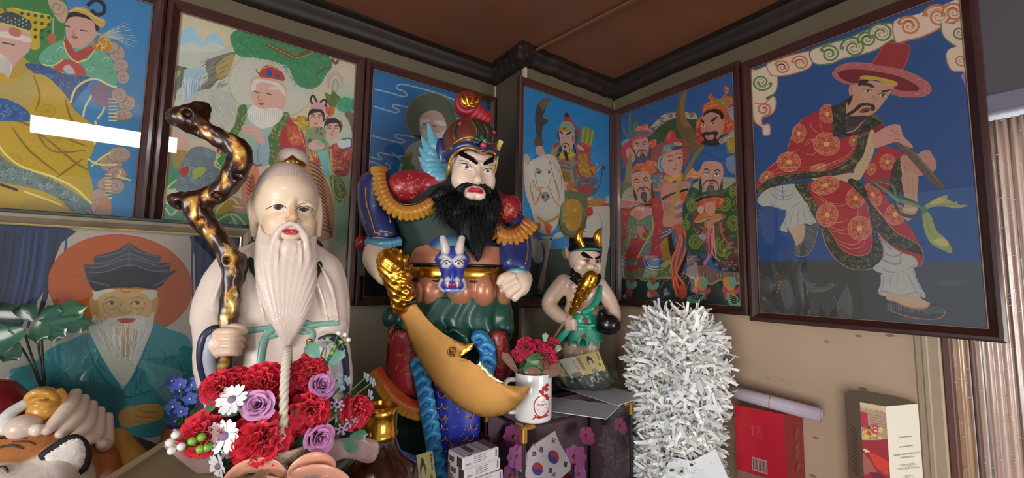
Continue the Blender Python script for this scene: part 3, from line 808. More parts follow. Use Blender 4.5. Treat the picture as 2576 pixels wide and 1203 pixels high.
    w1, w2, w3 = '#aaa79c', '#7d8ba2', '#5d6f92'
    # rear leg
    pt.poly('40,150 90,110 150,90 300,70 340,130 370,200 330,250 240,268 160,250 100,235 60,240 15,200', w1, 4)
    folds(pt,['110,110 130,150 200,190 260,180 300,140','130,100 160,140 210,165 270,150 290,110','150,95 180,120 215,130 250,110','110,190 140,240 180,250','240,270 290,240 350,200'],w2,9)
    pt.line('207,85 212,190', 4, '#4c566a', sm=0)
    pt.poly('240,260 330,235 380,200 430,300 465,360 430,380 380,370 300,395 240,400 250,430 200,425 190,400 225,330', w1, 3)
    folds(pt,['250,270 230,340 225,400','290,260 270,340 260,390','330,250 320,320 330,370','360,230 370,300 390,360','390,230 420,310 440,370','200,405 240,410 300,395 390,365 450,370'],w2,7)
    pt.poly('250,400 300,395 370,375 375,450 350,510 310,535 290,480', '#b59c84', 4); folds(pt, ['310,400 320,440 315,500'], '#8c7260', 3)
    pt.poly('375,380 400,385 470,365 475,420 440,540 400,600 350,615 300,605 298,570 330,535 365,500 378,440', '#4a4e56', 4)
    for i in range(9): pt.line([(382, 400+i*18), (455-i*2, 392+i*18)], 2.2, '#868a92', sm=0)
    pt.line('470,370 475,420 440,540 400,603 350,618 300,608', 5, '#a87c54'); pt.line('300,560 330,545 365,500 378,440 378,385', 4, '#a87c54')
    # front skirt
    sk = '400,55 520,60 640,50 700,60 740,100 820,180 850,240 880,400 890,500 870,570 820,610 740,610 650,560 590,480 540,380 470,240 420,140'
    pt.poly('300,70 400,50 420,140 470,240 530,350 520,400 500,400 460,330 400,230 350,160', brd, 4)
    fleck(pt, '300,70 400,50 420,140 470,240 530,350 520,400 500,400 460,330 400,230 350,160', 40, '#9a9450', '#6e6e48', 24, 2.2, 8)
    hb = '505,390 530,370 600,480 650,560 740,610 820,612 870,575 890,500 885,440 930,470 960,540 965,600 930,670 880,705 800,718 720,705 640,665 570,590 520,490'
    pt.poly(sk, red, 4)
    pt.poly(hb, '#2b2c26', 4); fleck(pt, hb, 90, '#7e7c58', '#5d604c', 26, 2.4, 9)
    pt.line('505,400 520,490 570,590 640,665 720,708 800,720 880,708 935,672 968,600 960,535 930,470',6,'#a87c54'); pt.line('530,375 600,480 650,560 740,608 820,610 870,575 885,470 850,240',5,'#a87c54')
    for a in ((530, 80, 110, 70, -12), (760, 175, 75, 85, 30), (545, 305, 85, 92, 20), (790, 405, 92, 95, 0)): medallion(pt, *a)
    folds(pt,['440,120 560,210 680,220','450,160 580,230 690,228','540,380 640,420 700,400','560,420 700,450 760,440','600,480 720,530 800,500 830,420','620,510 720,560 810,540 840,470','700,340 640,360 580,360','780,260 770,320 720,350'],'#d28e72',4)
    # right tail of the robe
    tl = '840,130 880,110 960,130 1010,200 1080,300 1160,380 1220,480 1262,570 1270,640 1240,690 1200,690 1120,620 1010,560 930,450 870,330 850,230'
    pt.poly(tl,red,4); hb2 = '705,60 740,30 830,100 870,200 960,310 1060,430 1190,500 1258,560 1262,640 1240,600 1120,570 1020,520 930,430 880,400 870,320 840,200'
    for a in ((890, 150, 60, 95, -30), (1060, 300, 80, 82, 20)): medallion(pt, *a)
    pt.poly(hb2, '#2c2d26', 4); fleck(pt, hb2, 80, '#8a8850', '#5d604c', 26, 2.4, 10)
    pt.line('870,200 960,310 1060,430 1190,500 1258,560 1272,640 1240,690 1195,692', 6, '#a87c54')
    folds(pt, ['900,210 950,290 1060,390', '1010,560 1120,600 1230,640', '1180,420 1210,480'], '#d28e72', 4)
    # sleeve ends behind the sash
    pt.poly('1110,0 1228,0 1225,150 1230,260 1160,350 1120,300 1130,180','#b08a74',4); folds(pt,['1150,20 1160,120 1150,250','1190,10 1195,120 1190,240'],'#8a6a58',3)
    pt.poly('1120,250 1220,255 1225,270 1180,285 1130,275', '#b8a07e', 3)
    # sash
    for q,c in (('830,20 900,80 1000,120 1060,170 1130,180 1210,210 1275,255','#3c5348'),('880,40 990,50 1050,100 1060,180 1090,270 1160,310 1270,285','#4c6455'),('1040,120 1060,230 1120,300 1200,315 1275,270','#35493f'),('900,60 1000,130 1080,190 1200,225 1270,260','#6a8068')):
        pt.line(q, 26, c, taper=True)
    pt.line('870,50 960,60 1040,90 1065,150', 3, '#8fa08a'); pt.line('1070,190 1100,280 1180,300', 3, '#8fa08a')
    pt.poly('1275,240 1330,200 1400,165 1460,155 1450,180 1500,205 1530,200 1535,225 1610,230 1530,255 1430,240 1340,245 1290,265', '#93945a', 3)
    pt.poly('1330,210 1400,175 1440,190 1400,215 1340,228', '#b0a462', 3)
    pt.poly('1265,290 1300,275 1340,330 1370,420 1440,480 1490,560 1480,595 1430,575 1385,555 1330,520 1290,450 1270,370', '#8b9455', 3)
    pt.poly('1340,500 1400,480 1450,500 1460,540 1400,535','#b4a95e',3); pt.line('1290,300 1310,400 1370,500',5,'#6a8058'); pt.line('1300,250 1400,230 1520,225',4,'#5f8058')
    pt.oval(1275, 265, 24, 28, '#4e6a50')
    # front leg
    pt.poly('930,440 960,480 1030,540 1110,590 1200,620 1230,680 1180,710 1080,745 1000,745 940,740 890,705 960,640 975,560', w1, 4)
    for q in ('940,460 1000,540 1050,570','980,590 1040,620 1100,600 1110,590','975,640 1050,680 1095,660 1100,600','960,700 1000,730 1080,740','1080,745 1150,720 1210,680','960,640 1010,665 1090,670'): pt.line(q,12,w2,taper=True)
    folds(pt, ['960,690 980,735', '1100,620 1100,670 1060,675'], w3, 6)
    pt.poly('960,742 1080,745 1190,705 1220,780 1260,860 1290,910 1275,935 1230,905 1100,912 1010,890 990,920 930,895 950,820', w1, 3)
    folds(pt,['975,750 965,830 950,890','1040,750 1020,800 1020,840','1080,750 1075,800 1065,820','1150,730 1180,810 1230,900','1190,720 1220,800 1265,890','1120,740 1130,790','930,890 990,885 1100,910 1220,890 1285,915','1010,750 1000,800'],w2,8)
    pt.poly('995,890 1100,912 1230,905 1260,940 1325,975 1290,1005 1220,1010 1130,990 1060,960 1000,950','#b59c84',4); folds(pt,['1160,920 1200,940 1220,960'],'#96826e',3)
    pt.poly('995,955 1060,965 1140,1000 1220,1020 1290,1015 1330,975 1390,985 1430,1020 1420,1055 1370,1085 1280,1090 1180,1070 1080,1045 998,1010','#3f434b',4)
    for i in range(34):
        t = i/33; x = 1010+t*400; pt.line([(x,970+t*38 if t < .7 else 1000-(t-.7)*10),(x+(0 if t < .6 else 22),1020+t*55 if t < .7 else 1055-(t-.7)*40)],2.2,'#83878f',sm=0)
    pt.line('1000,1015 1080,1050 1180,1078 1290,1092 1380,1088 1430,1060 1438,1025',8,'#a8703c'); pt.line('1000,945 1060,960 1140,998 1220,1015 1290,1010 1328,972',7,'#a8703c')
framed(0,XR,0.1085,0.5630,1.393,2.1195,'framed painting of a red-robed man in a wide red hat playing a flute','framed paintings',paintfn=p6,g=GP*.85)
lap('flute painting')
def small_face(pt, x, y, r, skin='#b98a78', tilt=0, beard=None, dark='#3a2c28', hair=None, lips='#a8473c', bl=1.0):
    """oval face with brows, eyes, nose and mouth; r = half width"""
    t = math.radians(tilt); R = lambda a, b: (x+a*r*math.cos(t)-b*r*math.sin(t), y+a*r*math.sin(t)+b*r*math.cos(t))
    if hair: pt.poly([R(-1.12, -.2), R(-1.0, -1.1), R(0, -1.6), R(1.0, -1.1), R(1.12, -.2), R(.9, .4), R(-.9, .4)], hair, 4)
    pt.poly([R(-1,-.5),R(-.75,-1.15),R(0,-1.3),R(.75,-1.15),R(1,-.5),R(.92,.4),R(.55,1.1),R(0,1.35),R(-.55,1.1),R(-.92,.4)],skin,4)
    for sg in (-1, 1):
        pt.line([R(sg*.75, -.42), R(sg*.5, -.58), R(sg*.18, -.38)], r*.13, dark, taper=True)
        pt.poly([R(sg*.70, -.13), R(sg*.45, -.25), R(sg*.18, -.1), R(sg*.45, -.03)], '#d8c8b8', 3)
        pt.oval(*R(sg*.43, -.14), r*.085, r*.085, '#2a1c18', n=8); pt.line([R(sg*.74, -.14), R(sg*.45, -.27), R(sg*.16, -.12)], r*.07, dark)
    pt.line([R(.06, -.2), R(.14, .2), R(.12, .32), R(-.12, .33)], r*.05, '#8a5c4c')
    if beard:
        for sg in (-1, 1): pt.line([R(0, .45), R(sg*.35, .42), R(sg*.62, .75), R(sg*.7, 1.2*bl), R(sg*.66, 1.7*bl)], r*.15, beard, taper=1)
        pt.poly([R(-.28, .95), R(0, .85), R(.28, .95), R(.3, 1.5*bl), R(0, 2.0*bl), R(-.3, 1.5*bl)], beard, 4)
        for sg in (-1, 1): pt.poly([R(sg*.95, .1), R(sg*1.05, .8), R(sg*.95, 1.7*bl), R(sg*.75, 1.3*bl), R(sg*.85, .6)], beard, 3)
        for k in range(5): pt.line([R(-.2+.1*k, 1.0), R(-.22+.11*k, 1.8*bl)], r*.03, '#7d7068', sm=0)
    pt.poly([R(-.24,.66),R(-.08,.6),R(.08,.6),R(.24,.66),R(0,.78)],lips,3); pt.line([R(-.26,.67),R(0,.69),R(.26,.67)],r*.03,'#5a2420')
def brocade(pt, P, base, marks, size=24, n=30, w=2.4, seed=1, sm=4, line=None):
    pt.poly(P, base, sm); fleck(pt, P, n, marks[0], marks[1], size, w, seed)
    if line: pt.line(P, w*1.2, line, closed=True)
def p5(pt, px):
    bg(pt, px, '#2a5488')
    pt.crop(1555, 460, 3.759); pt.poly('0,870 1200,870 1200,1200 0,1160', '#26332e')
    for q in ('360,990 390,930 400,880','390,1020 430,940 480,920','500,1050 505,900','650,1000 670,940 690,900','740,1000 700,950','420,1090 450,1050 500,1040','240,900 200,950','590,880 600,930 620,980'): pt.line(q,4,'#8d9488',taper=True)
    pt.crop(1555, 200, 4.297)
    gr, org, red = '#39502e', '#b5552e', '#a0302c'
    # halo and cloud rim
    pt.poly('330,560 380,470 500,400 620,370 740,380 850,420 850,700 700,800 500,800 340,700', '#33472b', 4)
    pt.poly('330,570 345,520 420,440 480,385 560,360 660,360 800,350 850,390 850,430 780,430 700,420 600,420 520,460 440,510 380,570 345,590','#a59684',4)
    for a in ((375,545,26,180,1),(470,440,34,190,1),(560,395,30,200,1),(790,385,32,200,1),(640,385,20,150,1)): pt.spiral(a[0],a[1],a[2],10,'#3c3a4a',a[3],1.3,a[4])
    pt.line('345,585 420,505 520,455 640,420 760,425', 8, '#4a4656')
    pt.poly('25,700 60,660 110,640 160,640 150,700 60,730', '#8d8a90', 4); pt.spiral(60, 690, 26, 6, '#44464e', 0, 1.3)
    # trident blade
    pt.poly('35,500 70,530 95,610 100,540 120,370 150,380 155,520 165,560 175,470 225,430 210,520 190,600 140,640 90,640 60,590', '#4a6458', 3)
    for q in ('120,380 130,600', '175,480 180,590', '60,530 100,620'): pt.line(q, 3, '#7d8a6c', sm=0)
    # great curved blade of the centre figure
    pt.poly('745,115 720,260 735,420 800,520 870,640 930,720 880,800 800,790 720,690 650,560 625,400 640,250 690,140', '#6b5230', 4)
    pt.poly('745,115 720,260 735,420 790,510 700,500 665,380 670,240 700,150', '#80623a', 4); pt.line('660,500 740,640 860,740', 5, '#4a4a34'); 
    # right rear figure with flames
    pt.poly('840,480 860,430 900,400 920,360 910,300 960,250 1000,230 970,180 1000,150 1025,120 1015,165 1060,210 1120,200 1160,170 1140,100 1160,70 1205,95 1190,140 1165,175 1240,190 1250,250 1200,300 1180,380 1250,470 1230,560 1160,580 860,690 840,600',org,3)
    for q in ('980,180 1000,220 1040,260','1150,90 1190,110 1160,160 1130,190','930,320 960,270 1020,240','1060,230 1140,210 1220,210 1230,250','1150,400 1200,440 1220,520','870,440 860,520 880,600','920,350 960,300 1040,270','1000,300 1100,270 1180,300'): pt.line(q,6,'#d88a58')
    brocade(pt, '1040,230 1180,200 1230,240 1180,290 1100,290', '#8a7438', ('#c8b060', '#5f6a3c'), 20, 10, 3, 2)
    brocade(pt, '1160,390 1210,390 1200,430 1245,460 1220,540 1150,570 1120,500', '#b04228', ('#d8905c', '#8c2c20'), 26, 14, 4, 3)
    pt.poly('1180,330 1250,290 1262,400 1230,450 1200,380', '#8d8a94', 3); pt.line('1190,340 1240,330 1250,310', 5, '#3c3c4a')
    brocade(pt, '850,540 905,530 905,650 850,670', red, ('#d07050', '#7c2020'), 24, 8, 4)
    pt.poly('910,400 950,350 1050,330 1125,370 1150,440 1130,560 1060,650 960,660 905,590', '#b07c6a', 4)
    pt.poly('915,405 940,350 1030,318 1110,335 1145,400 1120,440 1090,380 1010,355 950,375', '#1e1816', 3)
    pt.poly('895,425 930,455 925,475 900,455', '#221a18', 3); pt.poly('1000,445 1060,402 1070,412 1030,455 1010,460', '#221a18', 3)
    for (x,y) in ((918,500),(1025,478)): pt.poly([(x-28,y+4),(x,y-10),(x+32,y-4),(x,y+12)],'#cdbcae',3); pt.oval(x+2,y,9,8,'#221815'); pt.line([(x-30,y+4),(x,y-12),(x+34,y-5)],4,'#221a18')
    pt.line('960,500 950,550 980,570', 4, '#7c5344')
    pt.poly('900,600 930,570 990,568 1060,560 1085,585 1060,620 1080,650 1130,600 1120,680 1060,715 960,715 890,690 930,650','#2c2420',4); pt.poly('945,605 1000,595 1040,600 1020,650 960,645','#b07c6a',4); pt.oval(970,610,17,9,'#8a3a34')
    pt.poly('1090,650 1180,600 1262,530 1270,600 1180,660 1110,700','#8d8676',4); folds(pt,['1120,660 1200,620 1260,570','1130,680 1220,640 1265,600'],'#c4b89c',6)
    brocade(pt,'1170,660 1265,610 1272,790 1200,800 1180,720','#a8862c',('#5a4c20','#d8b858'),18,22,4,4,0); pt.line('1170,680 1185,800 1275,790',14,'#5b6f7c',sm=0)
    pt.poly('1160,860 1280,830 1282,1000 1200,1000', '#6a7c94', 3); pt.line('1180,850 1280,830', 10, '#5a2c22', sm=0)
    # left rear figure
    pt.poly('30,860 60,740 100,680 150,640 160,720 130,900 40,950', '#a03a30', 4); pt.poly('30,760 110,670 120,720 50,830', '#a83844', 3)
    pt.poly('30,850 60,880 90,870 60,930 30,950', '#3c5a74', 3)
    small_face(pt, 250, 730, 88, '#b58878', -8, '#3c3634', bl=1.05)
    pt.poly('155,650 200,600 330,570 350,610 200,650 160,690', '#b04a38', 3); pt.poly('190,590 230,555 320,540 335,585 210,615', '#6a5a74', 3)
    brocade(pt, '190,540 210,505 260,500 310,478 330,520 325,550 240,555 195,560', '#c0603a', ('#e09868', '#8c3c28'), 22, 10, 4)
    brocade(pt, '340,670 380,650 415,650 400,730 360,740 335,710', '#b85834', ('#e09060', '#8c3c28'), 20, 8, 4)
    pt.poly('80,780 110,740 150,760 190,850 150,900 110,870', '#b58878', 4); folds(pt, ['110,770 140,800 150,850', '95,790 120,840'], '#84584c', 4)
    pt.poly('110,830 145,830 150,1100 120,1203 60,1203', '#8a7848', 3)
    # centre face with feather ring
    ring = '360,900 355,800 400,720 480,680 620,640 700,650 760,720 770,820 740,900 700,950 560,1050 430,1030 380,980'
    pt.poly(ring, '#8c4438', 4)
    for i in range(44):
        a = math.radians(130+i*6.2); X,Y = 570,830; pt.line([(X+115*math.cos(a),Y+125*math.sin(a)),(X+(205+10*(i % 2))*math.cos(a+.1),Y+(195+10*(i % 2))*math.sin(a+.1))],5,('#b8705a','#6c2c26')[i % 2],taper=1,sm=0)
    pt.poly('480,800 560,740 680,740 700,860 685,980 640,1030 570,1040 510,1010 480,930', '#bb8c7c', 4)
    pt.poly('470,830 440,850 425,930 450,990 480,995 500,960 470,900', '#6fa29a', 4); pt.line('485,830 455,880 460,950 490,980', 10, '#4c4e86')
    for sg,(x,y) in ((0,(565,885)),(1,(662,858))): pt.line([(x-34,y-4),(x,y-14),(x+32,y-8)],5,'#33241f'); pt.oval(x+2,y-3,10,8,'#2a1c1a'); pt.line([(x-38,y-48),(x,y-62),(x+34,y-52)],6,'#4c3630')
    pt.line('612,880 630,930 615,940', 4, '#8a5c4c'); pt.poly('585,968 610,960 635,962 612,982', '#a8584c', 3)
    pt.poly('470,815 520,790 600,760 690,745 690,700 620,700 540,690 480,740','#5c7c74',3); pt.poly('580,745 640,715 690,725 690,750 600,765','#3c3c78',3); pt.line('475,820 530,795 620,765 700,750',11,'#b8603c')
    pt.spiral(530, 740, 40, 8, '#9ab0a0', 0, 1.4); brocade(pt, '600,690 650,670 690,700 650,725', '#b08050', ('#e8c890', '#6c4c30'), 16, 8, 3)
    pt.poly('490,700 520,620 550,560 590,550 625,590 620,660 560,690', '#b03430', 4); pt.poly('520,640 550,570 580,560 570,640', '#c85040', 4)
    pt.poly('500,1040 590,1050 690,1000 690,1120 600,1160 540,1203 480,1203', '#b08a30', 3)
    for i in range(9): pt.line([(510+i*20, 1045-i*3), (520+i*14, 1130-i*6)], 4, '#d8b050', sm=0)
    pt.poly('330,1130 360,1040 470,1020 500,1080 470,1160 380,1180','#5f6f78',4); fleck(pt,'330,1130 360,1040 470,1020 500,1080 470,1160 380,1180',14,'#a8b0a8','#3c4850',24,4)
    pt.poly('330,1160 420,1180 480,1120 500,1060 600,1203 330,1203','#c06844',3); pt.poly('585,1110 620,1090 660,1130 640,1180 600,1180','#3a2a30',0); pt.oval(625,1136,10,10,None,outline='#c8b8a0',ow=4)
    # handle of the blade
    pt.poly('930,720 860,760 790,860 740,960 690,1080 640,1203 700,1203 760,1060 800,940 850,840', '#7d6a3a', 3)
    pt.poly('800,960 850,1000 900,960 940,980 900,1060 800,1080 740,1110 730,1060','#c0804c',3); folds(pt,['780,990 850,1020 920,990','760,1050 850,1050 900,1030'],'#e8b070',6)
    pt.poly('740,1080 800,1060 800,1160 700,1190', '#6a6084', 3)
    # lower left face
    pt.poly('330,880 420,900 400,980 330,1010 290,960','#b8684a',4); brocade(pt,'300,880 420,900 400,1000 330,1020','#b8684a',('#3c342c','#d89070'),26,8,5,6)
    pt.poly('150,1060 150,980 200,910 280,905 320,960 370,1010 330,1060','#b85c38',4); fleck(pt,'150,1060 150,980 200,910 280,905 320,960 370,1010 330,1060',20,'#e0986c','#8c3c24',24,4,7)
    pt.poly('150,1050 170,1000 220,975 260,1010 230,1050 160,1055', '#2c5484', 4); pt.line('160,1052 230,1050 300,1020', 7, '#a8b0b8')
    pt.crop(1555, 460, 3.759)
    pt.poly('0,0 110,0 150,60 60,140 0,180', '#6a6a44', 3); pt.line('15,-60 120,60', 18, '#33506a')
    # lower-left robe
    brocade(pt,'30,170 140,150 330,90 400,180 430,280 430,420 390,520 420,640 400,700 240,720 230,790 160,830 60,820 40,600 30,350','#9c3034',('#c86a48','#7c2028'),40,40,6,11)
    pt.poly('40,160 60,80 140,40 330,60 300,160 240,190 110,170','#a09680',4); folds(pt,['60,150 120,120 180,120','80,90 140,80','280,140 310,110'],'#6a6456',4)
    small_face(pt, 225, 10, 92, '#b88a7a', -10, '#40322e', bl=1.0)
    pt.poly('110,240 170,205 300,190 310,215 180,225 115,262','#22201e',3); pt.line('115,232 180,208 300,195',4,'#a89878'); pt.line('115,268 190,232 312,225',9,'#b8602c')
    pt.poly('120,270 200,240 310,235 315,300 280,340 150,350','#b88c84',3); folds(pt,['220,260 240,310','260,250 270,310','290,250 300,300'],'#8c5060',5)
    pt.poly('150,250 210,230 215,330 190,380 150,350', '#b5806c', 4)
    brocade(pt,'90,360 130,310 200,360 280,310 335,320 340,440 320,560 290,680 210,690 250,560 290,450 200,420 180,520 130,530 100,600 60,700 45,640 80,480','#5f7468',('#a8a85c','#3f544c'),22,60,3,12)
    pt.line('120,430 100,560 50,700',18,'#9a9040',taper=1); pt.line('320,330 330,430 290,520 240,600 180,720',14,'#a89c4c'); pt.line('130,360 200,390 290,350',10,'#5a8a78')
    pt.poly('170,420 230,410 260,470 280,520 240,540 200,500', '#b08068', 4); pt.poly('235,470 270,490 265,530 230,510', '#6a5a2c', 3)
    brocade(pt, '45,740 110,710 200,740 190,780 100,790 40,790', '#54594c', ('#8c9078', '#34382c'), 18, 20, 3)
    brocade(pt,'45,850 130,840 230,800 300,830 420,800 500,790 520,880 400,890 330,920 260,920 200,890 100,910 50,890','#5d6a44',('#a09a88','#38442c'),26,30,3,14)
    pt.poly('45,880 100,900 200,890 260,920 330,915 400,890 520,885 500,910 380,915 250,935 180,905 70,915', '#8a7c66', 3)
    folds(pt, ['240,700 270,800 400,820 520,740', '260,690 300,790 420,790', '320,740 400,720 500,750'], '#9a9a60', 9)
    # centre body
    pt.poly('400,110 430,20 520,0 680,-10 660,90 640,180 600,200 610,400 430,410 430,280', '#b47c6c', 3)
    pt.poly('420,140 500,90 650,50 655,75 520,110 425,165','#24201e',3); pt.line('425,128 520,88 650,50',5,'#b8a888'); pt.line('428,172 540,120 655,95',12,'#c05c34')
    brocade(pt, '580,110 650,90 640,180 600,160', '#b85430', ('#e08c58', '#7c3420'), 20, 8, 4)
    for i in range(4): pt.poly([(535,190+i*38),(600,165+i*38),(612,200+i*38),(560,225+i*38),(530,212+i*38)],('#b88c88','#94606c')[i % 2],3)
    for i in range(5): pt.line([(440+i*18, 190), (435+i*18, 270)], 6, '#8c5058', sm=0)
    pt.line('590,0 560,100 500,250 470,300',34,'#9a8440'); pt.line('450,290 520,280 540,320',14,'#9a8440'); pt.line('430,350 540,345 610,360',18,'#ac8c48')
    pt.poly('400,500 430,430 530,420 540,450 440,540 390,580','#5c4658',3); folds(pt,['410,480 480,450 530,425','400,520 460,490 520,450'],'#b8a8a0',8)
    pt.poly('400,580 470,520 500,700 490,730 430,740 410,660', '#9a7828', 3)
    for i in range(9):
        for j in range(4): pt.line([(412+j*22, 580+i*18), (422+j*22, 592+i*18), (434+j*22, 580+i*18)], 3, '#5a4418')
    pt.poly('470,530 510,480 560,560 520,680 500,700','#1c1c1c',3); pt.poly('510,490 600,470 610,560 600,680 560,770 540,650','#4c5c78',3); folds(pt,['540,500 560,600 570,720','580,500 590,600'],'#8a98a8',6)
    pt.poly('640,560 660,600 640,740 590,870 560,850 620,700', '#151715', 3)
    for q in ('560,400 580,500 560,620 510,740 520,900 560,1080','600,400 640,500 640,620 580,780 530,900 530,1000','580,410 600,560 560,700 545,840 620,960 640,1060','540,870 560,960 600,1050 620,1095'): pt.line(q,28,'#b4502c'); pt.line(q,5,'#e09060')
    pt.poly('530,400 610,395 620,470 560,500 540,450', '#b4502c', 3); pt.poly('600,960 650,1000 640,1080 600,1105 570,1050', '#b4502c', 3)
    pt.poly('400,780 470,730 510,740 490,770 420,800', '#9a9048', 3)
    # right figure in green
    brocade(pt,'610,330 620,220 660,90 700,20 760,-30 1120,-40 1130,200 1140,420 1150,700 1000,740 880,690 800,670 700,680 640,600 640,480','#2d4a28',('#7c8a3c','#48682c'),46,60,6,20)
    for (x, y, r) in ((700, 220, 48), (640, 400, 42), (730, 560, 60), (1010, 200, 60), (1090, 380, 60), (1000, 600, 90), (1090, 80, 40)):
        for k in range(4): pt.oval(x, y, r*(1-k*.22), r*1.15*(1-k*.22), ('#5f7030', '#3c5826')[k % 2], outline='#8a9448', ow=3)
    brocade(pt,'700,280 780,240 830,300 870,340 900,380 970,260 1020,320 1050,480 1140,600 1150,700 1080,670 960,520 930,380 900,450 890,600 850,700 800,600 760,500 700,420','#5c4032',('#a88a6c','#3c2a20'),36,50,5,21)
    pt.poly('700,30 760,-20 800,-50 1090,-50 1100,0 1000,60 880,70 790,90 750,60', '#98907c', 4)
    small_face(pt, 885, -65, 108, '#b88878', 4, '#35302c', bl=1.05); folds(pt, ['720,20 780,40', '1060,0 1000,40', '740,40 790,70'], '#6a6456', 5)
    pt.poly('730,165 800,120 930,105 1010,120 1005,145 930,130 810,150 745,185','#231c1a',3); pt.line('735,160 800,125 930,112 1005,128',4,'#a89878'); pt.line('740,195 820,160 930,145 1000,152',12,'#c0682c')
    brocade(pt, '745,190 830,165 1000,155 950,240 800,250', '#b04c2c', ('#e08858', '#7c2c1c'), 30, 16, 5, 22)
    pt.poly('830,190 900,180 925,240 900,310 850,310 820,250', '#b8806c', 4); pt.poly('750,240 800,215 810,270 770,290', '#b8a088', 4)
    pt.poly('720,350 800,280 870,310 860,350 740,385','#b86c2c',3); pt.line('735,378 860,338',12,'#6fa898',sm=0); pt.poly('880,330 940,290 990,310 960,360 900,370','#b8742c',3); pt.line('905,375 985,335',10,'#7fae90',sm=0)
    pt.oval(858, 335, 20, 16, '#8a7c78', outline='#5a4c4c', ow=4)
    pt.poly('820,380 890,350 900,400 860,460 810,520 780,500 820,430', '#b4785c', 4); pt.poly('800,450 835,420 850,450 815,490', '#7c5424', 3)
    pt.poly('760,490 830,500 830,535 790,540', '#8c8c94', 4)
    for k,q in enumerate(('870,420 880,520 900,680 940,720','900,400 910,560 930,700 970,740','850,460 860,600 850,700 800,760 660,850','890,480 890,640 830,760 740,880')): pt.line(q,24,('#b04c60','#b86c74')[k % 2],taper=1); pt.line(q,4,'#d89a90')
    pt.line('970,380 980,480 1050,580 1150,650', 24, '#a85c44', taper=1); pt.line('830,760 720,800 610,930', 22, '#b87450', taper=1)
    brocade(pt, '650,690 740,680 800,720 800,780 700,800 640,760', '#3c2a30', ('#a07c74', '#5c3c40'), 30, 14, 5, 23)
    brocade(pt, '960,740 1060,690 1150,700 1155,800 1060,800 980,790', '#5c3430', ('#a08078', '#3c2424'), 34, 16, 5, 24)
    pt.poly('900,690 930,740 980,790 1060,805 1130,790 1155,840 1040,845 940,810 895,750', '#20242a', 4)
    for x, y in ((920, 700), (930, 775), (1000, 818), (1030, 820), (1100, 812)): pt.oval(x, y, 10, 10, None, outline='#9ab0a8', ow=4)
    pt.poly('605,860 680,790 800,780 860,780 900,820 1000,850 1155,850 1160,940 1080,950 1000,910 940,920 880,950 830,930 740,920 660,870','#6c564e',4)
    for i in range(34): x = 620+i*16; pt.line([(x, 850+(i % 3)*6), (x+(x-900)*.03, 890+(i % 5)*8)], 4, ('#a8947c', '#54403c')[i % 2], sm=0)
    pt.poly('620,850 740,900 830,930 880,950 940,920 1000,910 1080,950 1160,930 1155,955 1070,965 1000,925 940,940 880,965 740,930', '#9a7f68', 3)
    # feet
    for (x, y, c1, c2, c3) in ((125, 950, '#6a9c8c', '#a85034', '#2c4a78'), (330, 960, '#6a9c8c', '#a85034', '#2c4a78')):
        pt.poly([(x-25, y-70), (x+25, y-70), (x+25, y+20), (x-20, y+20)], '#7c5434', 3)
        pt.poly([(x-50, y-20), (x-30, y-30), (x, y+10), (x+40, y-20), (x+58, y+10), (x+30, y+50), (x-30, y+55), (x-55, y+20)], c1, 4)
        pt.poly([(x-45,y+60),(x+10,y+55),(x+60,y+100),(x+40,y+140),(x-20,y+130),(x-60,y+110)] if x > 200 else [(x-50,y+60),(x+10,y+60),(x,y+130),(x-50,y+140)],c2,3)
        pt.poly([(x-20,y+125),(x+40,y+115),(x+95,y+130),(x+80,y+155),(x+20,y+150)] if x > 200 else [(x-60,y+100),(x-10,y+130),(x-10,y+140),(x-50,y+140)],c3,3)
    for x in (780, 1050):
        pt.poly([(x-50,900),(x+60,900),(x+50,1010),(x-40,1010)],'#b8843c',3); pt.poly([(x-5,910),(x+60,905),(x+60,990),(x+20,980)],'#5f9484',4)
        pt.poly([(x-60, 980), (x-30, 990), (x, 1020), (x+60, 1010), (x+90, 990), (x+90, 1040), (x+40, 1060), (x-50, 1050)], '#a84c5c', 4)
        pt.poly([(x-50, 1050), (x+60, 1050), (x+55, 1110), (x-30, 1110)], '#a84838', 0)
    pt.poly('650,1090 700,1070 740,1080 790,1040 820,1040 820,1080 780,1120 720,1145 670,1130','#5f9c84',4); pt.poly('690,1085 780,1055 800,1070 740,1110','#18201c',3)
    pt.poly('1030,1040 1060,1050 1120,1070 1155,1130 1150,1165 1080,1170 1040,1130','#5f9c84',4); pt.poly('1060,1060 1120,1080 1145,1130 1080,1140','#18201c',3); pt.oval(1088,1050,22,22,'#b86c2c')
    for i in range(4): pt.line([(700+i*22,1085-i*6),(730+i*20,1105-i*8)],4,'#c8c8b8',sm=0); pt.line([(1065,1080+i*18),(1100,1070+i*18),(1135,1088+i*16)],4,'#c8c8b8')
framed(0,XR,0.5665,YL-.009,1.4055,2.131,'framed painting of five armoured guardians crowded together, nearest the corner on the right wall','framed paintings',paintfn=p5,g=GP*.85)
lap('guardians')
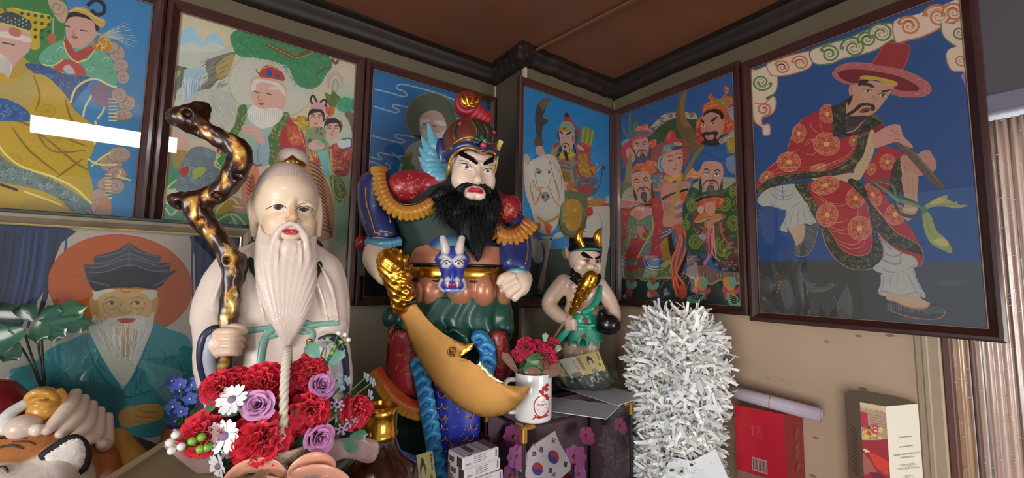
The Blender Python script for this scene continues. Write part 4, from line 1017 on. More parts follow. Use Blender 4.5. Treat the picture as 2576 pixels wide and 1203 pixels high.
def p4(pt, px):
    bg(pt, px, '#2a82b8')
    pt.crop(1280, 180, 1.4667); pt.poly('40,660 380,648 380,870 40,870', '#2c4238')
    pt.poly('50,600 120,600 120,640 60,640', '#2f86b4', 0)
    wh, gy = '#b8b4a8', '#74706c'
    # horse body and legs
    pt.poly('90,560 130,620 200,610 260,600 300,620 350,500 372,500 376,560 372,620 360,700 350,770 335,740 345,650 330,600 290,590 230,590 170,600 150,660 140,720 128,790 115,820 100,815 110,780 130,700 130,640 100,620',wh,4)
    pt.poly('280,480 320,468 365,490 376,530 370,600 330,640 290,600', wh, 4)
    pt.poly('85,600 120,640 125,700 95,700 88,660',wh,4); folds(pt,['170,610 160,660 145,740','330,520 345,570 340,640','360,560 355,640','120,780 128,720'],gy,2)
    pt.poly('100,800 120,805 115,825 98,822', '#55504c', 3); pt.poly('80,650 100,680 125,700 100,708 85,680', '#a8a8a0', 3)
    pt.crop(1305, 210, 4.008)
    # glaive
    pt.poly('340,155 290,145 240,160 200,200 170,280 165,400 180,520 170,560 230,570 235,480 250,430 300,378 250,355 240,330 262,290 270,240 300,190','#4a4238',4); pt.poly('335,155 290,148 240,165 205,205 230,260 260,250 290,195','#7c5c3c',3)
    pt.poly('150,590 175,550 225,555 245,600 225,640 175,640', '#5a5038', 4); pt.poly('175,640 235,635 260,700 255,730 185,720', '#c8968c', 3)
    # rider
    pt.poly('620,600 640,450 660,430 765,480 750,560 715,650 690,650', '#8c9434', 0)
    for i in range(5): pt.line([(660+i*22, 440+i*9), (640+i*20, 600+i*10)], 5, ('#b8b858', '#5c6424')[i % 2], sm=0)
    pt.poly('510,340 560,400 630,510 620,540 590,500 540,440','#b03c44',3); pt.poly('445,365 460,335 520,335 530,370 490,385','#b03830',4); pt.poly('460,320 480,290 510,325 500,335 470,335','#2c302c',3)
    pt.poly('540,470 590,490 600,560 575,610 555,570', '#4c5458', 4); pt.poly('385,500 410,460 425,520 415,570 390,560', '#4c5458', 3)
    pt.poly('415,480 550,480 560,560 545,650 480,700 430,640 415,560', '#c0a090', 4)
    pt.poly('405,470 430,400 470,378 530,395 565,450 550,490 480,470 430,490','#8c9c90',4); pt.poly('400,470 440,440 495,450 500,485 440,480','#a89434',4); pt.oval(460,455,16,16,'#a84c28')
    pt.poly('475,515 520,485 530,500 490,518','#1e1a1a',3); pt.poly('420,480 445,505 440,512 420,498','#1e1a1a',3); pt.line('430,545 450,550',4,'#2a1c1a',sm=0); pt.line('480,550 512,545',4,'#2a1c1a',sm=0)
    pt.line('460,550 455,600 470,610',3,'#80604c'); pt.line('430,680 440,620 465,603 500,615 515,680',8,'#5a4038'); pt.oval(467,640,12,16,'#3a2420'); pt.poly('540,520 555,530 550,590 535,575','#b03838',0)
    pt.poly('340,640 400,590 420,600 380,700 400,760 330,740', '#a88434', 3); pt.poly('345,630 400,590 410,615 360,650', '#a83c40', 3)
    pt.poly('420,620 400,680 380,740 410,730 430,680', '#33281c', 3); pt.poly('545,600 570,640 580,700 560,700', '#33281c', 3)
    brocade(pt, '380,700 430,680 450,760 520,790 540,700 570,730 540,760 380,790', '#b05c38', ('#e0a060', '#7c3420'), 24, 10, 3, 31)
    pt.poly('400,750 440,670 450,720 470,680 500,720 520,670 580,720 560,740 540,730 530,790 500,740 460,760','#c0a82c',0); pt.poly('455,680 485,690 500,780 470,760','#30221c',3)
    pt.poly('375,790 400,775 520,790 590,700 600,950 560,1000 390,990 370,900','#94866c',3); pt.poly('375,790 450,790 530,830 530,870 400,850','#6c6c64',3); pt.line('390,830 450,825 530,850',8,'#a8a090')
    pt.poly('400,940 425,850 440,870 480,900 510,880 530,990 440,990','#8c6c2c',0); folds(pt,['420,880 470,960','450,870 510,980','380,930 540,960'],'#5a4428',9)
    brocade(pt, '600,715 700,710 710,800 745,920 690,940 620,920 600,850', '#a87c34', ('#d0b060', '#6c4c20'), 20, 40, 3, 32)
    for q in ('590,700 585,830 610,920 690,965 745,950', '700,700 715,800 745,930'): pt.line(q, 22, '#a83c38')
    pt.poly('575,640 610,590 720,640 715,690 620,710','#b03c3c',3); pt.poly('600,615 660,665 640,680 590,650','#a8a8a0',3); pt.line('620,605 710,650',12,'#c05848',sm=0)
    brocade(pt,'560,740 590,720 580,900 620,950 690,975 750,960 790,970 790,1010 740,1045 650,1040 570,990 545,850','#5f6464',('#9ca09c','#3c4040'),30,26,4,33)
    pt.poly('720,840 780,820 770,900 780,930 740,890', '#b08434', 3); pt.line('725,835 790,825', 10, '#a84034', sm=0)
    brocade(pt,'310,760 350,740 370,830 380,960 330,1000 320,880','#a85838',('#d8905c','#5c6464'),26,14,4,34); pt.line('330,890 390,1010',18,'#b03c38',sm=0)
    pt.poly('420,1010 490,1000 500,1060 440,1080 410,1050', '#c09c8c', 4); pt.poly('490,1010 560,1005 560,1060 490,1080', '#b8602c', 3)
    pt.poly('520,1100 560,1040 650,1030 740,1040 790,1080 720,1150 640,1170 560,1160','#5a5c5c',4); pt.poly('590,1010 640,1050 740,1050 700,1110 640,1110 600,1070','#a83840',4); pt.line('510,1090 560,1150 660,1170 760,1120',8,'#a8906c')
    pt.line('835,830 840,900 825,980 800,1060 740,1130',9,'#3c4444'); pt.line('780,900 820,850 870,840',6,'#9ab0b4'); pt.oval(858,850,14,20,'#2c3438'); pt.line('780,800 800,870 790,940',5,'#a8c0c8')
    pt.poly('535,1065 570,1060 610,1110 600,1120 560,1120', '#b09434', 3)
    pt.crop(1280, 180, 1.4667)
    # skirt and saddle
    brocade(pt,'185,470 230,440 290,470 285,560 260,600 220,620 185,580 175,520','#5c6c44',('#8c9460','#3c4c34'),10,34,1.2,35); brocade(pt,'200,490 240,470 270,500 262,570 230,590 205,560','#a88434',('#d8b860','#5c4a20'),8,26,1.2,36)
    pt.line('190,480 182,540 200,590 230,608 265,590 285,540',5,'#4c4038'); pt.line('205,470 200,520 195,560',6,'#7f9474'); pt.line('285,490 330,490 370,490',12,'#b04038',sm=0); pt.poly('290,480 330,465 360,480 310,500','#a87c3c',3); pt.poly('285,510 305,500 310,525 290,535','#a83840',3)
    # horse head and neck
    pt.poly('55,310 75,335 110,315 150,305 180,330 200,400 205,470 190,500 180,560 150,600 110,590 90,540 80,500 62,450 55,380', '#beb9ac', 4)
    pt.poly('80,330 130,320 165,350 175,420 170,470 140,480 110,470 95,430 70,380', '#c4c0b4', 4)
    folds(pt,['95,365 100,400 110,440','150,360 155,390 140,440','85,400 80,440 95,480','170,400 185,450 180,500','160,330 190,380 195,440'],gy,2)
    pt.poly('62,302 80,325 70,345 58,330','#a8a098',3); pt.poly('100,368 118,366 120,376 105,378','#8c8454',3); pt.oval(111,372,4,4,'#201c1c'); pt.line('96,364 108,360 122,370',2.4,'#2c2826'); pt.oval(148,372,4,5,'#201c1c'); pt.line('138,362 146,366 150,374',2.4,'#2c2826')
    pt.poly('118,450 140,445 152,465 140,478 122,472','#8c8880',4); pt.oval(126,462,4,6,'#3c3838'); pt.oval(143,460,3,5,'#3c3838'); pt.line('128,478 140,480',2,'#5a5450',sm=0)
    for q in ('88,400 105,440 118,430 150,425','85,445 95,490 110,470 118,440','118,432 112,460 98,480','150,430 170,480 200,500 210,470','150,330 165,390 180,440'): pt.line(q,3,'#c06038')
    pt.oval(116, 432, 5, 6, '#b0942c')
    pt.line('104,535 130,555 160,548 188,530',9,'#a88c34'); pt.poly('100,560 112,590 120,560','#c06c50',3); pt.poly('130,560 145,610 158,570','#c0603c',3); pt.poly('85,570 100,600 90,620','#a84c44',3)
    pt.poly('195,660 220,652 215,690 200,685', '#6a7a4c', 3)
framed(1,YL,0.7525,XR-.001,1.4085,2.1345,'framed painting of an armoured rider on a white horse against bright blue','framed paintings',paintfn=p4,g=GP)

def p3(pt, px):
    bg(pt, px, '#1f6ea6'); pt.crop(0, 0, 1); pt.poly('860,640 1240,600 1240,760 860,760', '#26342f', 0)
    pt.crop(880, 160, 2.228)
    for q in ('125,140 230,165 300,185 320,175 300,155 265,140 270,120 310,118 400,140 500,170 590,205','120,235 200,260 260,275 275,262 245,245 250,230 330,245 420,250','110,400 200,425 290,445 305,432 262,415 258,398 320,405 400,420','105,520 150,535 180,535 160,515 170,500 240,515 300,520','100,545 150,560 220,590 225,575 200,560','240,500 290,540 330,540','560,300 640,320 700,350','540,400 620,420','100,610 160,625 230,640'): pt.line(q,11,'#5d92b4'); pt.line(q,5,'#a8bcc4')
    pt.oval(455,305,143,140,'#56614c',0,30,outline='#8a7c5c',ow=4); pt.poly('350,400 400,440 540,430 590,330 575,250 540,200 590,330 540,420 460,446','#48543f',0)
    pt.poly('300,520 340,455 400,425 430,400 560,420 640,450 640,800 240,800 262,640', '#a3a69a', 4)
    folds(pt, ['330,520 370,600', '400,440 390,520 380,620', '350,470 330,560', '440,430 450,540'], '#7d8680', 5)
    pt.poly('390,330 395,300 430,270 470,262 510,278 535,320 545,380 520,430 420,430 395,390','#b79a90',4); pt.poly('395,335 400,310 440,312 445,325 415,330 405,352','#c8c4bc',3); pt.poly('470,322 520,320 540,345 520,350 480,335','#c8c4bc',3)
    pt.line('410,338 430,342',4,'#5a4038',sm=0); pt.line('460,350 485,352',4,'#5a4038',sm=0); pt.poly('405,370 440,380 500,390 540,370 530,450 460,500 410,450','#c2c0b8',4)
    pt.poly('285,540 300,520 330,510 350,520 345,560 365,580 350,610 320,600 295,615 290,580 300,570', '#4f7a45', 3)
    for q in ('320,600 330,560 340,520', '300,545 325,575', '360,585 330,590'): pt.line(q, 3, '#7c6a44')
    for x, y in ((318, 505), (332, 500), (345, 505), (308, 515), (325, 515)): pt.oval(x, y, 6, 6, '#b08c6c', outline='#a04c38', ow=2)
framed(1,Y3,0.3285,0.7805,1.415,2.1305,'framed painting of a bald white-browed monk with green halo on blue, behind the warrior','framed paintings',paintfn=p3,g=GP)

def tuft(pt, x, y, r, c1, c2, n=60, seed=0, k=1.0):
    q = random.Random(seed); pt.oval(x, y, r*.8, r*.62, c1)
    for i in range(n):
        a = q.random()*6.28; d = r*(.25+.6*q.random()); pt.line([(x+d*math.cos(a)*.8,y+d*math.sin(a)*.6),(x+(d+r*.32)*math.cos(a+.1),y+(d+r*.3)*math.sin(a+.1)*.8)],3*k,(c1,c2)[i % 2],sm=0,taper=1)
def p2(pt, px):
    bg(pt, px, '#bcb199'); pt.crop(380, 0, 2.005)
    # misty valley, hills
    pt.poly('75,250 200,235 400,240 420,420 400,520 250,700 60,700','#aeb0a4',4); pt.poly('900,520 1035,480 1000,1200 880,1200','#a9b4a0',3); pt.poly('930,900 1000,860 990,1203 930,1203','#8fae92',3)
    pt.poly('95,240 140,180 185,135 215,138 240,180 252,225 200,230 150,235','#94b4c0',4); pt.poly('250,225 280,185 310,167 340,175 365,215 372,240 330,225 280,232','#94b4c0',4)
    pt.poly('105,242 160,222 210,215 250,240 300,215 350,225 375,250 300,262 150,262', '#b4b8ac', 4)
    # cliffs and water
    pt.poly('75,350 130,335 185,345 190,370 160,430 130,460 120,510 90,500 75,440','#5c6c5c',4); pt.poly('80,370 130,355 150,365 110,420 85,440','#9a9468',4)
    pt.poly('280,310 330,285 420,262 415,300 380,350 330,410 290,455 235,470 228,440 260,425 290,395 278,350','#6d706a',4); pt.poly('330,320 400,275 420,290 385,380 340,400','#a08c5c',4)
    r = random.Random(5)
    for i in range(40):
        x, y = r.uniform(290, 400), r.uniform(285, 430); pt.line([(x, y), (x-20, y+9), (x-44, y+26)], 3, ('#4a4f4a', '#8c8464')[i % 2], taper=True)
    for i in range(30):
        x, y = r.uniform(85, 170), r.uniform(350, 480); pt.line([(x, y), (x-14, y+30)], 3, ('#454f48', '#8c8c5c')[i % 2], taper=True)
    pt.line('80,340 130,334 180,345 188,360', 4, '#33382f')
    pt.poly('165,360 200,345 260,350 270,380 240,440 215,500 170,520 165,450', '#94aab4', 4)
    for i in range(26): x = r.uniform(165,260); pt.line([(x,360+r.random()*40),(x-8,430),(x-10,500)],3,('#c4c8c0','#7490a4')[i % 2],taper=True)
    pt.poly('170,520 240,460 330,450 415,480 430,560 390,640 310,700 200,700 80,640 60,560', '#a6a69c', 4)
    for i in range(46):
        x, y = r.uniform(230, 410), r.uniform(470, 660); pt.line([(x, y), (x+12, y+10), (x+26, y+34)], 3, ('#8a9496', '#bcb8ac')[i % 2], taper=True)
    # left lower attendants and cloth
    pt.poly('60,720 110,740 105,830 60,940 20,960 40,800','#a06c70',3); pt.poly('95,660 180,680 190,760 110,760','#c0a090',4); pt.poly('100,770 150,850 140,940 60,960 20,980 90,860','#4c8c6c',3); pt.poly('115,760 190,770 200,830 120,850','#a0884c',4)
    pt.poly('190,760 260,740 340,780 350,860 310,940 200,960 130,980 140,870', '#6c7c84', 4)
    for i in range(30): x, y = r.uniform(160, 330), r.uniform(760, 940); pt.spiral(x, y, 16, 2.5, '#93a0a4', r.uniform(0, 360), 1.2)
    pt.poly('145,860 185,840 190,865 165,895', '#b04038', 3); pt.poly('210,870 240,840 280,850 260,880 220,900', '#9cae54', 3)
    # main sage
    pt.oval(605, 430, 215, 165, '#b2b2a6', 12, 40, outline='#a8966c', ow=4)
    pt.poly('440,540 520,530 600,560 700,590 760,640 780,720 770,830 600,830 440,830 340,800 340,720 400,680', '#8fa89c', 4)
    pt.poly('340,700 400,680 430,600 440,545 470,540 460,600 420,700 340,820','#9a3f3a',3); pt.poly('690,590 750,640 780,720 775,830 680,780 640,720','#a03238',4)
    grn = ('#a8a04c', '#2c5c30')
    brocade(pt,'440,540 482,535 470,620 410,720 380,690 430,620','#4c6a3c',grn,14,34,2.2,41); brocade(pt,'590,700 640,690 700,585 665,570 620,640','#4c6a3c',grn,14,34,2.2,42); brocade(pt,'590,700 650,690 640,830 595,830','#4c6a3c',('#c09454','#2c5c30'),14,30,2.2,43)
    brocade(pt, '690,630 740,650 760,720 720,740 690,700', '#b0543a', ('#e0a070', '#803028'), 16, 22, 2.4, 44)
    pt.line('395,700 340,780 330,830', 8, '#a8b060'); pt.line('700,590 745,650 775,740', 4, '#c8a868')
    pt.poly('340,790 400,770 440,830 400,860 350,860', '#3c8c5c', 4); pt.line('335,770 330,810 350,840', 7, '#c8c884')
    pt.poly('540,690 590,690 590,830 520,830 530,760','#8aa0a8',3); folds(pt,['560,700 540,760 540,820','450,700 500,760 520,820','480,720 460,800'],'#5f7c88',4)
    hd = '500,410 530,385 600,385 670,420 685,480 672,540 640,570 540,545 510,500'
    pt.poly(hd,'#bd9c8c',4); pt.poly('525,400 590,405 650,425 680,475 665,490 640,440 560,415 520,430','#c4c0b8',4); pt.poly('505,430 525,425 530,450 508,460','#c4c0b8',3); pt.poly('600,440 650,440 640,452 600,450','#c4c0b8',3)
    pt.poly('650,480 672,478 680,520 660,550 645,530', '#bd9c8c', 4)
    pt.poly('500,540 520,530 560,550 620,545 665,565 640,620 560,650 500,610 485,570', '#c6c2ba', 4)
    for i in range(30): pt.line([(500+i*5, 540+r.random()*20), (495+i*5, 600+r.random()*40)], 2, ('#d0ccc4', '#a8a8a0')[i % 2], sm=0)
    pt.line('515,458 545,470',4,'#2c2420',sm=0); pt.line('580,470 612,480',4,'#2c2420',sm=0); pt.line('550,460 538,500 560,505',3,'#94685c'); pt.poly('538,520 555,516 575,522 556,532','#b04c48',3)
    pt.poly('545,385 560,345 590,330 640,345 670,380 668,405 600,395','#a83a34',4); pt.poly('580,375 595,345 612,370 605,385','#2c4c94',3); pt.poly('625,390 640,372 650,390','#2c4c94',3); pt.line('530,350 545,372 600,388 670,408',6,'#7a6230'); pt.line('560,350 600,335 650,355',4,'#c8a860')
    pt.poly('455,640 490,628 530,640 560,670 575,720 550,730 525,700 500,680 470,680','#bf9c8e',4); folds(pt,['470,645 510,650','475,660 520,668','500,680 530,690'],'#946c60',3)
    # pine
    q = random.Random(9)
    pt.poly('400,180 440,150 520,150 600,180 700,200 780,235 880,270 915,330 880,380 850,430 800,450 740,430 710,380 690,340 620,310 520,290 440,280 410,230','#3c7f58',4)
    A = cr(pts('400,190 440,150 520,152 600,180 700,205 780,240 880,275 912,330 880,385 850,430 790,448 735,425 705,375 680,335 610,305 520,285 440,275 410,230'),8,True)
    for i in range(260):
        p = A[int(q.random()*len(A))]; c = np.array([620, 270]); t = q.random()*.35; p = p*(1-t)+c*t; a = q.random()*6.28
        pt.line([p, (p[0]+22*math.cos(a), p[1]+22*math.sin(a))], 2.6, ('#2f7550', '#4f9468', '#38825a')[i % 3], sm=0, taper=1)
    for i in range(240):
        x = q.uniform(430,890); y = 160+(x-430)*.3+q.uniform(0,110); a = q.random()*6.28; pt.line([(x,y),(x+20*math.cos(a),y+20*math.sin(a))],2.6,('#2c6c4a','#5aa070')[i % 2],sm=0,taper=1)
    pt.line('585,225 640,250 690,275 730,290 770,270 820,255 880,265 940,310',18,'#6c5028'); pt.line('640,235 690,262 740,250',9,'#7c5c30'); pt.line('590,225 680,270 740,292 830,262',4,'#b08c50'); pt.line('900,280 930,320 950,290',14,'#6a543c'); pt.line('830,380 870,350 905,340',10,'#6a4c3c')
    # peacock-like fan, attendants
    for k,c in enumerate(('#9aa8ac','#c48c8c','#bcb4a0','#7f9c8c','#b49c98')): pt.line([(885+k*9,440+k*8),(895+k*7,395+k*9),(930,362+k*13),(965-k*7,395+k*9),(968-k*9,440+k*8)],8,c)
    pt.poly('875,465 905,480 920,455 940,480 958,490 930,540 905,545 885,510','#4c6c2c',0); pt.line('890,480 915,530 945,490',4,'#c0502c',sm=0); pt.poly('885,530 925,570 900,580 880,560','#b85c30',3); pt.poly('905,540 930,545 905,590 895,570','#b85c30',3); pt.line('905,540 890,600',5,'#a04028',sm=0)
    pt.poly('890,500 880,560 900,620 885,640', '#b04838', 3)
    tuft(pt, 985, 530, 62, '#3c8c68', '#5aa880', 90, 3); pt.poly('975,570 1030,580 1020,680 1000,620', '#6c5c44', 3)
    brocade(pt, '725,600 760,585 800,600 800,640 770,660 735,640', '#a88c2c', ('#d8c060', '#6c5c20'), 16, 14, 3, 45)
    for (x, y, rr) in ((832, 600, 36), (915, 655, 38)):
        small_face(pt, x, y, rr, '#c09c8c', 4, hair='#241a1c', lips='#b04038')
        pt.poly([(x-rr,y-rr*.5),(x-rr*.6,y-rr*1.3),(x+rr*.4,y-rr*1.5),(x+rr*1.1,y-rr*.9),(x+rr*1.2,y),(x+rr*.9,y-rr*.3),(x+rr*.6,y-rr*.9),(x-rr*.4,y-rr*.8)],'#241a1c',3)
    pt.line('820,540 805,500 820,485 845,530 860,510 880,505 882,530 850,545',10,'#2c2224'); pt.poly('800,545 830,515 870,530 880,550 830,550','#c08c98',4); pt.line('870,610 890,600 940,605',6,'#241a1c'); pt.line('955,610 965,640',8,'#b04838',sm=0)
    pt.poly('780,660 830,640 880,650 880,700 900,740 880,830 800,830 780,740','#7c8a6c',4); fleck(pt,'780,660 830,640 880,650 880,700 900,740 880,830 800,830 780,740',34,'#2c2c24','#a88c54',16,3,46)
    pt.poly('800,720 840,705 875,730 870,750 820,760 795,745', '#c89c94', 4); pt.poly('830,720 850,708 872,725 850,735', '#7fae7c', 3)
    pt.poly('840,770 900,760 910,800 895,830 900,890 870,890 860,820', '#6cb0a8', 4)
    brocade(pt,'900,740 1000,730 1005,840 980,890 920,870','#a8443c',('#2c2c28','#d8a060'),18,40,3,47); brocade(pt,'800,780 840,780 850,830 800,830','#a8443c',('#d8c060','#803028'),16,10,3,48)
    pt.poly('940,720 1000,700 1012,740 960,750','#b8c0c0',3); pt.line('960,705 1005,700 1010,740 975,750',8,'#3c5c94'); pt.line('905,750 915,870',10,'#b8a048',sm=0); pt.line('800,770 815,850',9,'#b8a048',sm=0)
    brocade(pt,'900,890 960,900 985,980 950,1020 920,980','#5c7c3c',('#a8b060','#b89c40'),18,20,3,49); pt.line('915,900 925,980 960,1010 985,985',8,'#b8a85c'); pt.line('950,930 970,960',9,'#3c5c94',sm=0); pt.line('940,1060 980,1040 975,1000',4,'#8c9498',sm=0)
    # tiger behind the sage statue
    pt.poly('775,810 830,830 880,900 915,1010 925,1110 905,1203 780,1203 790,1000','#a8764c',4); pt.poly('840,1020 870,1060 860,1150 830,1180 820,1100','#a05038',3)
    for i in range(17): y = 835+i*21; pt.line([(790+i*3, y-22), (830+i*4, y-4), (868+i*3, y+30)], 7, '#4a3426', taper=True)
    pt.poly('505,820 470,870 455,960 470,1040 520,1070 540,960 545,860','#c08468',4); pt.line('505,815 530,835 560,830',9,'#7a5a3c'); pt.poly('500,890 525,900 520,1020 495,1000','#a8543c',4)
    for i in range(7): pt.line([(478, 880+i*22), (500, 900+i*22), (520, 896+i*22)], 5, '#4a3426', taper=True)
    # gilt waves along the foot
    pt.poly('20,1010 120,1040 300,1000 460,1040 500,1203 0,1203 0,1100', '#588c74', 3)
    pt.poly('270,1050 330,1000 430,990 480,1040 490,1080 380,1060', '#a8846c', 3)
    for q_ in ('20,1020 70,960 130,905','20,1020 90,985 140,965','20,1025 80,1020 130,1030','20,1025 70,1050 100,1085 130,1060','35,1120 60,1105 90,1125','300,1150 340,1110 400,1080 440,1095 480,1140','400,1085 430,1130 425,1150','360,1060 400,1040 460,1050','440,1030 400,1000 340,1050 330,1070','350,780 320,830 370,860'): pt.line(q_,9,'#c9c070')
    pt.poly('330,1070 400,1010 410,1050 360,1080','#a89434',3); pt.line('100,1110 200,1100 290,1130',6,'#3c7c60'); brocade(pt,'120,1100 290,1080 300,1150 130,1150','#4c8468',('#3c6c50','#a8b48c'),20,16,4,50)
framed(1,Y3,-.1195,0.3265,1.4165,2.129,'framed painting of a white-bearded mountain sage with pine, hills and waterfall','framed paintings',paintfn=p2,g=GP*1.2)

def p1(pt, px):
    bg(pt, px, '#3b7fae'); pt.crop(0, 0, 2.0047)
    pt.poly('-1200,-400 320,-400 330,100 320,420 340,1200 -1200,1200', '#a88f40', 0)
    pt.poly('0,0 120,-60 330,0 320,200 250,330 130,300 60,120','#3c7a44',4); pt.poly('240,0 300,0 340,40 330,110 290,100','#b49c84',4); pt.spiral(290,40,40,7,'#9c7c68',0,1.3)
    pt.poly('60,40 250,75 240,130 200,160 200,240 150,240 130,120 40,60', '#b8a02c', 3)
    for i in range(5):
        for j in range(4): pt.oval(110+i*34, 68+j*36+i*5, 9, 9, '#3c4c2c')
    pt.poly('0,20 60,15 180,45 260,75 200,70 60,42 0,40', '#3c7c44', 3); pt.line('60,40 160,60 250,78', 5, '#b8c054')
    # feather duster and black loop
    for i in range(11): pt.line([(500,190),(560+i*3,150+i*5),(650+i*5 if i < 6 else 700-(i-6)*8,105+i*15)],9,('#8c9a98','#b8bcb4')[i % 2],taper=1)
    pt.line('440,30 480,0 520,20 525,60 490,75 460,50', 20, '#22262c')
    # pink clouds at right
    for (x,y,rx,ry) in ((590,270,40,42),(610,330,38,34),(620,390,34,34),(560,240,40,30),(640,520,44,40),(620,580,50,30),(600,480,40,40),(560,820,60,50),(590,880,50,40),(540,930,50,40),(580,940,50,40),(500,1020,50,70),(520,1080,40,40),(600,780,60,40)):
        pt.oval(x, y, rx, ry, '#a89284', outline='#7c6a60', ow=4); pt.spiral(x, y, rx*.6, 3.5, '#86706a', 40, 1.1)
    # attendant
    brocade(pt,'200,280 250,230 330,200 480,210 540,270 580,340 585,430 480,400 380,380 260,350 205,320','#5fa084',('#4c8c70','#8cc0a4'),40,24,5,61)
    pt.poly('320,210 350,200 380,260 460,230 470,260 390,310 340,270','#a83c3c',3); pt.poly('270,340 300,310 350,300 420,340 425,390 350,370 300,360','#b04440',4); pt.poly('320,340 350,325 380,370 330,365','#b8a8a4',3)
    for q in ('320,210 340,270 385,310 440,300 475,255', '215,325 270,330 320,298', '430,300 380,320'): pt.line(q, 6, '#c8c878')
    pt.poly('330,110 350,70 420,60 480,100 490,170 450,220 390,245 340,200','#c0988a',4); pt.poly('330,115 345,70 400,50 470,70 500,140 485,160 470,110 400,85 350,90','#262024',4)
    pt.poly('345,60 380,35 430,40 480,80 530,100 520,140 480,120 440,80 380,60','#c09858',4); pt.line('350,62 400,45 470,80 520,110',5,'#d8c070'); brocade(pt,'470,220 520,190 560,220 550,260 480,250','#b07c2c',('#e0b858','#805820'),20,14,4,62); pt.line('490,170 540,190 570,240',8,'#b8a048')
    pt.line('328,130 355,135',5,'#3c2c2c',sm=0); pt.line('405,152 445,158',5,'#3c2c2c',sm=0); pt.line('375,150 365,170 385,172',3,'#94685c'); pt.poly('358,185 375,180 395,188 378,196','#b04c48',3)
    pt.line('270,90 265,180', 8, '#8cb088', sm=0); pt.poly('240,180 280,175 275,215 245,215', '#b85c44', 3)
    # great figure in yellow
    pt.poly('-10,80 60,60 150,110 150,150 60,150 -10,140', '#3c4848', 4)
    for i in range(26): pt.oval(5+(i*37) % 130, 85+(i*23) % 60, 4, 4, '#a8b0a8')
    pt.poly('-10,130 60,135 150,160 150,250 100,300 50,360 -10,380','#c09c90',4); pt.line('0,120 60,130 150,165',7,'#b8c054'); pt.poly('0,160 60,165 150,190 150,215 60,195 0,185','#cbc5bd',3); pt.line('10,215 40,220 75,228',6,'#3c3434'); pt.poly('50,140 100,150 100,185 50,175','#b06c5c',3)
    pt.poly('-20,290 20,280 60,330 40,400 -20,430', '#cbc5bd', 4)
    for i in range(12): pt.line([(i*5, 290), (i*4, 400)], 2.5, '#a8a49c', sm=0)
    brocade(pt, '130,320 250,340 340,380 460,395 400,480 360,525 250,460 170,380', '#2e4f80', ('#4c74a4', '#22406c'), 36, 26, 5, 63)
    pt.poly('-20,420 60,400 150,370 240,390 330,480 380,560 480,650 470,760 440,830 470,950 440,1060 380,1110 -20,1110', '#b4982c', 4)
    pt.poly('-20,420 80,410 150,350 180,420 150,530 -20,500', '#a89858', 3)
    for q in ('170,380 200,480 180,560','240,600 330,690 440,740','40,600 160,640 260,760 430,760','150,640 260,720 380,820 450,860','60,640 150,760 300,880','330,500 360,600 440,680','420,800 350,850 280,900'): pt.line(q,12,'#7f6a22',taper=True)
    for (x, y, r) in ((300, 700, 80), (240, 560, 40), (60, 820, 50)):
        for i in range(10): a = i*.628; pt.line([(x, y), (x+r*.9*math.cos(a), y+r*.7*math.sin(a))], 3.5, '#a08428', sm=0)
        pt.oval(x, y, r, r*.8, None, outline='#a08428', ow=4)
    brocade(pt, '-20,500 60,510 140,560 150,610 60,610 -20,600', '#2f5a90', ('#5c84b0', '#224878'), 30, 20, 4, 64)
    hem = '-20,770 60,830 200,880 340,950 430,1010 460,1040 450,1110 380,1110 320,1020 200,960 60,930 -20,900'
    brocade(pt,hem,'#6a7c7c',('#8c9c98','#4c5c60'),34,60,4,65); pt.line('-20,700 20,770 110,840 260,890 380,950 462,1028',11,'#d8cf7c'); pt.line('120,965 220,1000 310,1035',9,'#d8cf7c'); pt.line('0,930 60,950 90,960',14,'#3c2c20')
    pt.poly('150,1000 300,1040 400,1110 100,1110', '#a89038', 3)
    # gilt banisters and waves
    for q in ('355,520 380,450 430,410 490,400 550,430 590,440','420,590 430,540 470,470','490,600 520,560 530,510','480,610 490,680 475,730'): pt.line(q,11,'#cfca84')
    pt.poly('460,430 540,430 560,500 590,490 560,540 480,520', '#7c6478', 4)
    for y in range(500, 620, 18): pt.line([(548, y), (590, y)], 6, '#cfd0a0', sm=0)
    for y in range(880, 1010, 17): pt.line([(530, y), (562, y)], 6, '#cfca84', sm=0)
    for q in ('440,800 500,830 590,830','460,840 520,790 560,770','590,890 610,870 600,860','515,1000 565,1000','590,890 660,910'): pt.line(q,9,'#d4cf7c')
    pt.poly('500,1000 560,1010 550,1110 500,1110', '#b08468', 3)
framed(1,Y3,-.5665,-.1215,1.4165,2.129,'framed painting of a bearded figure in yellow robes with a small attendant in green','framed paintings',paintfn=p1,g=GP)

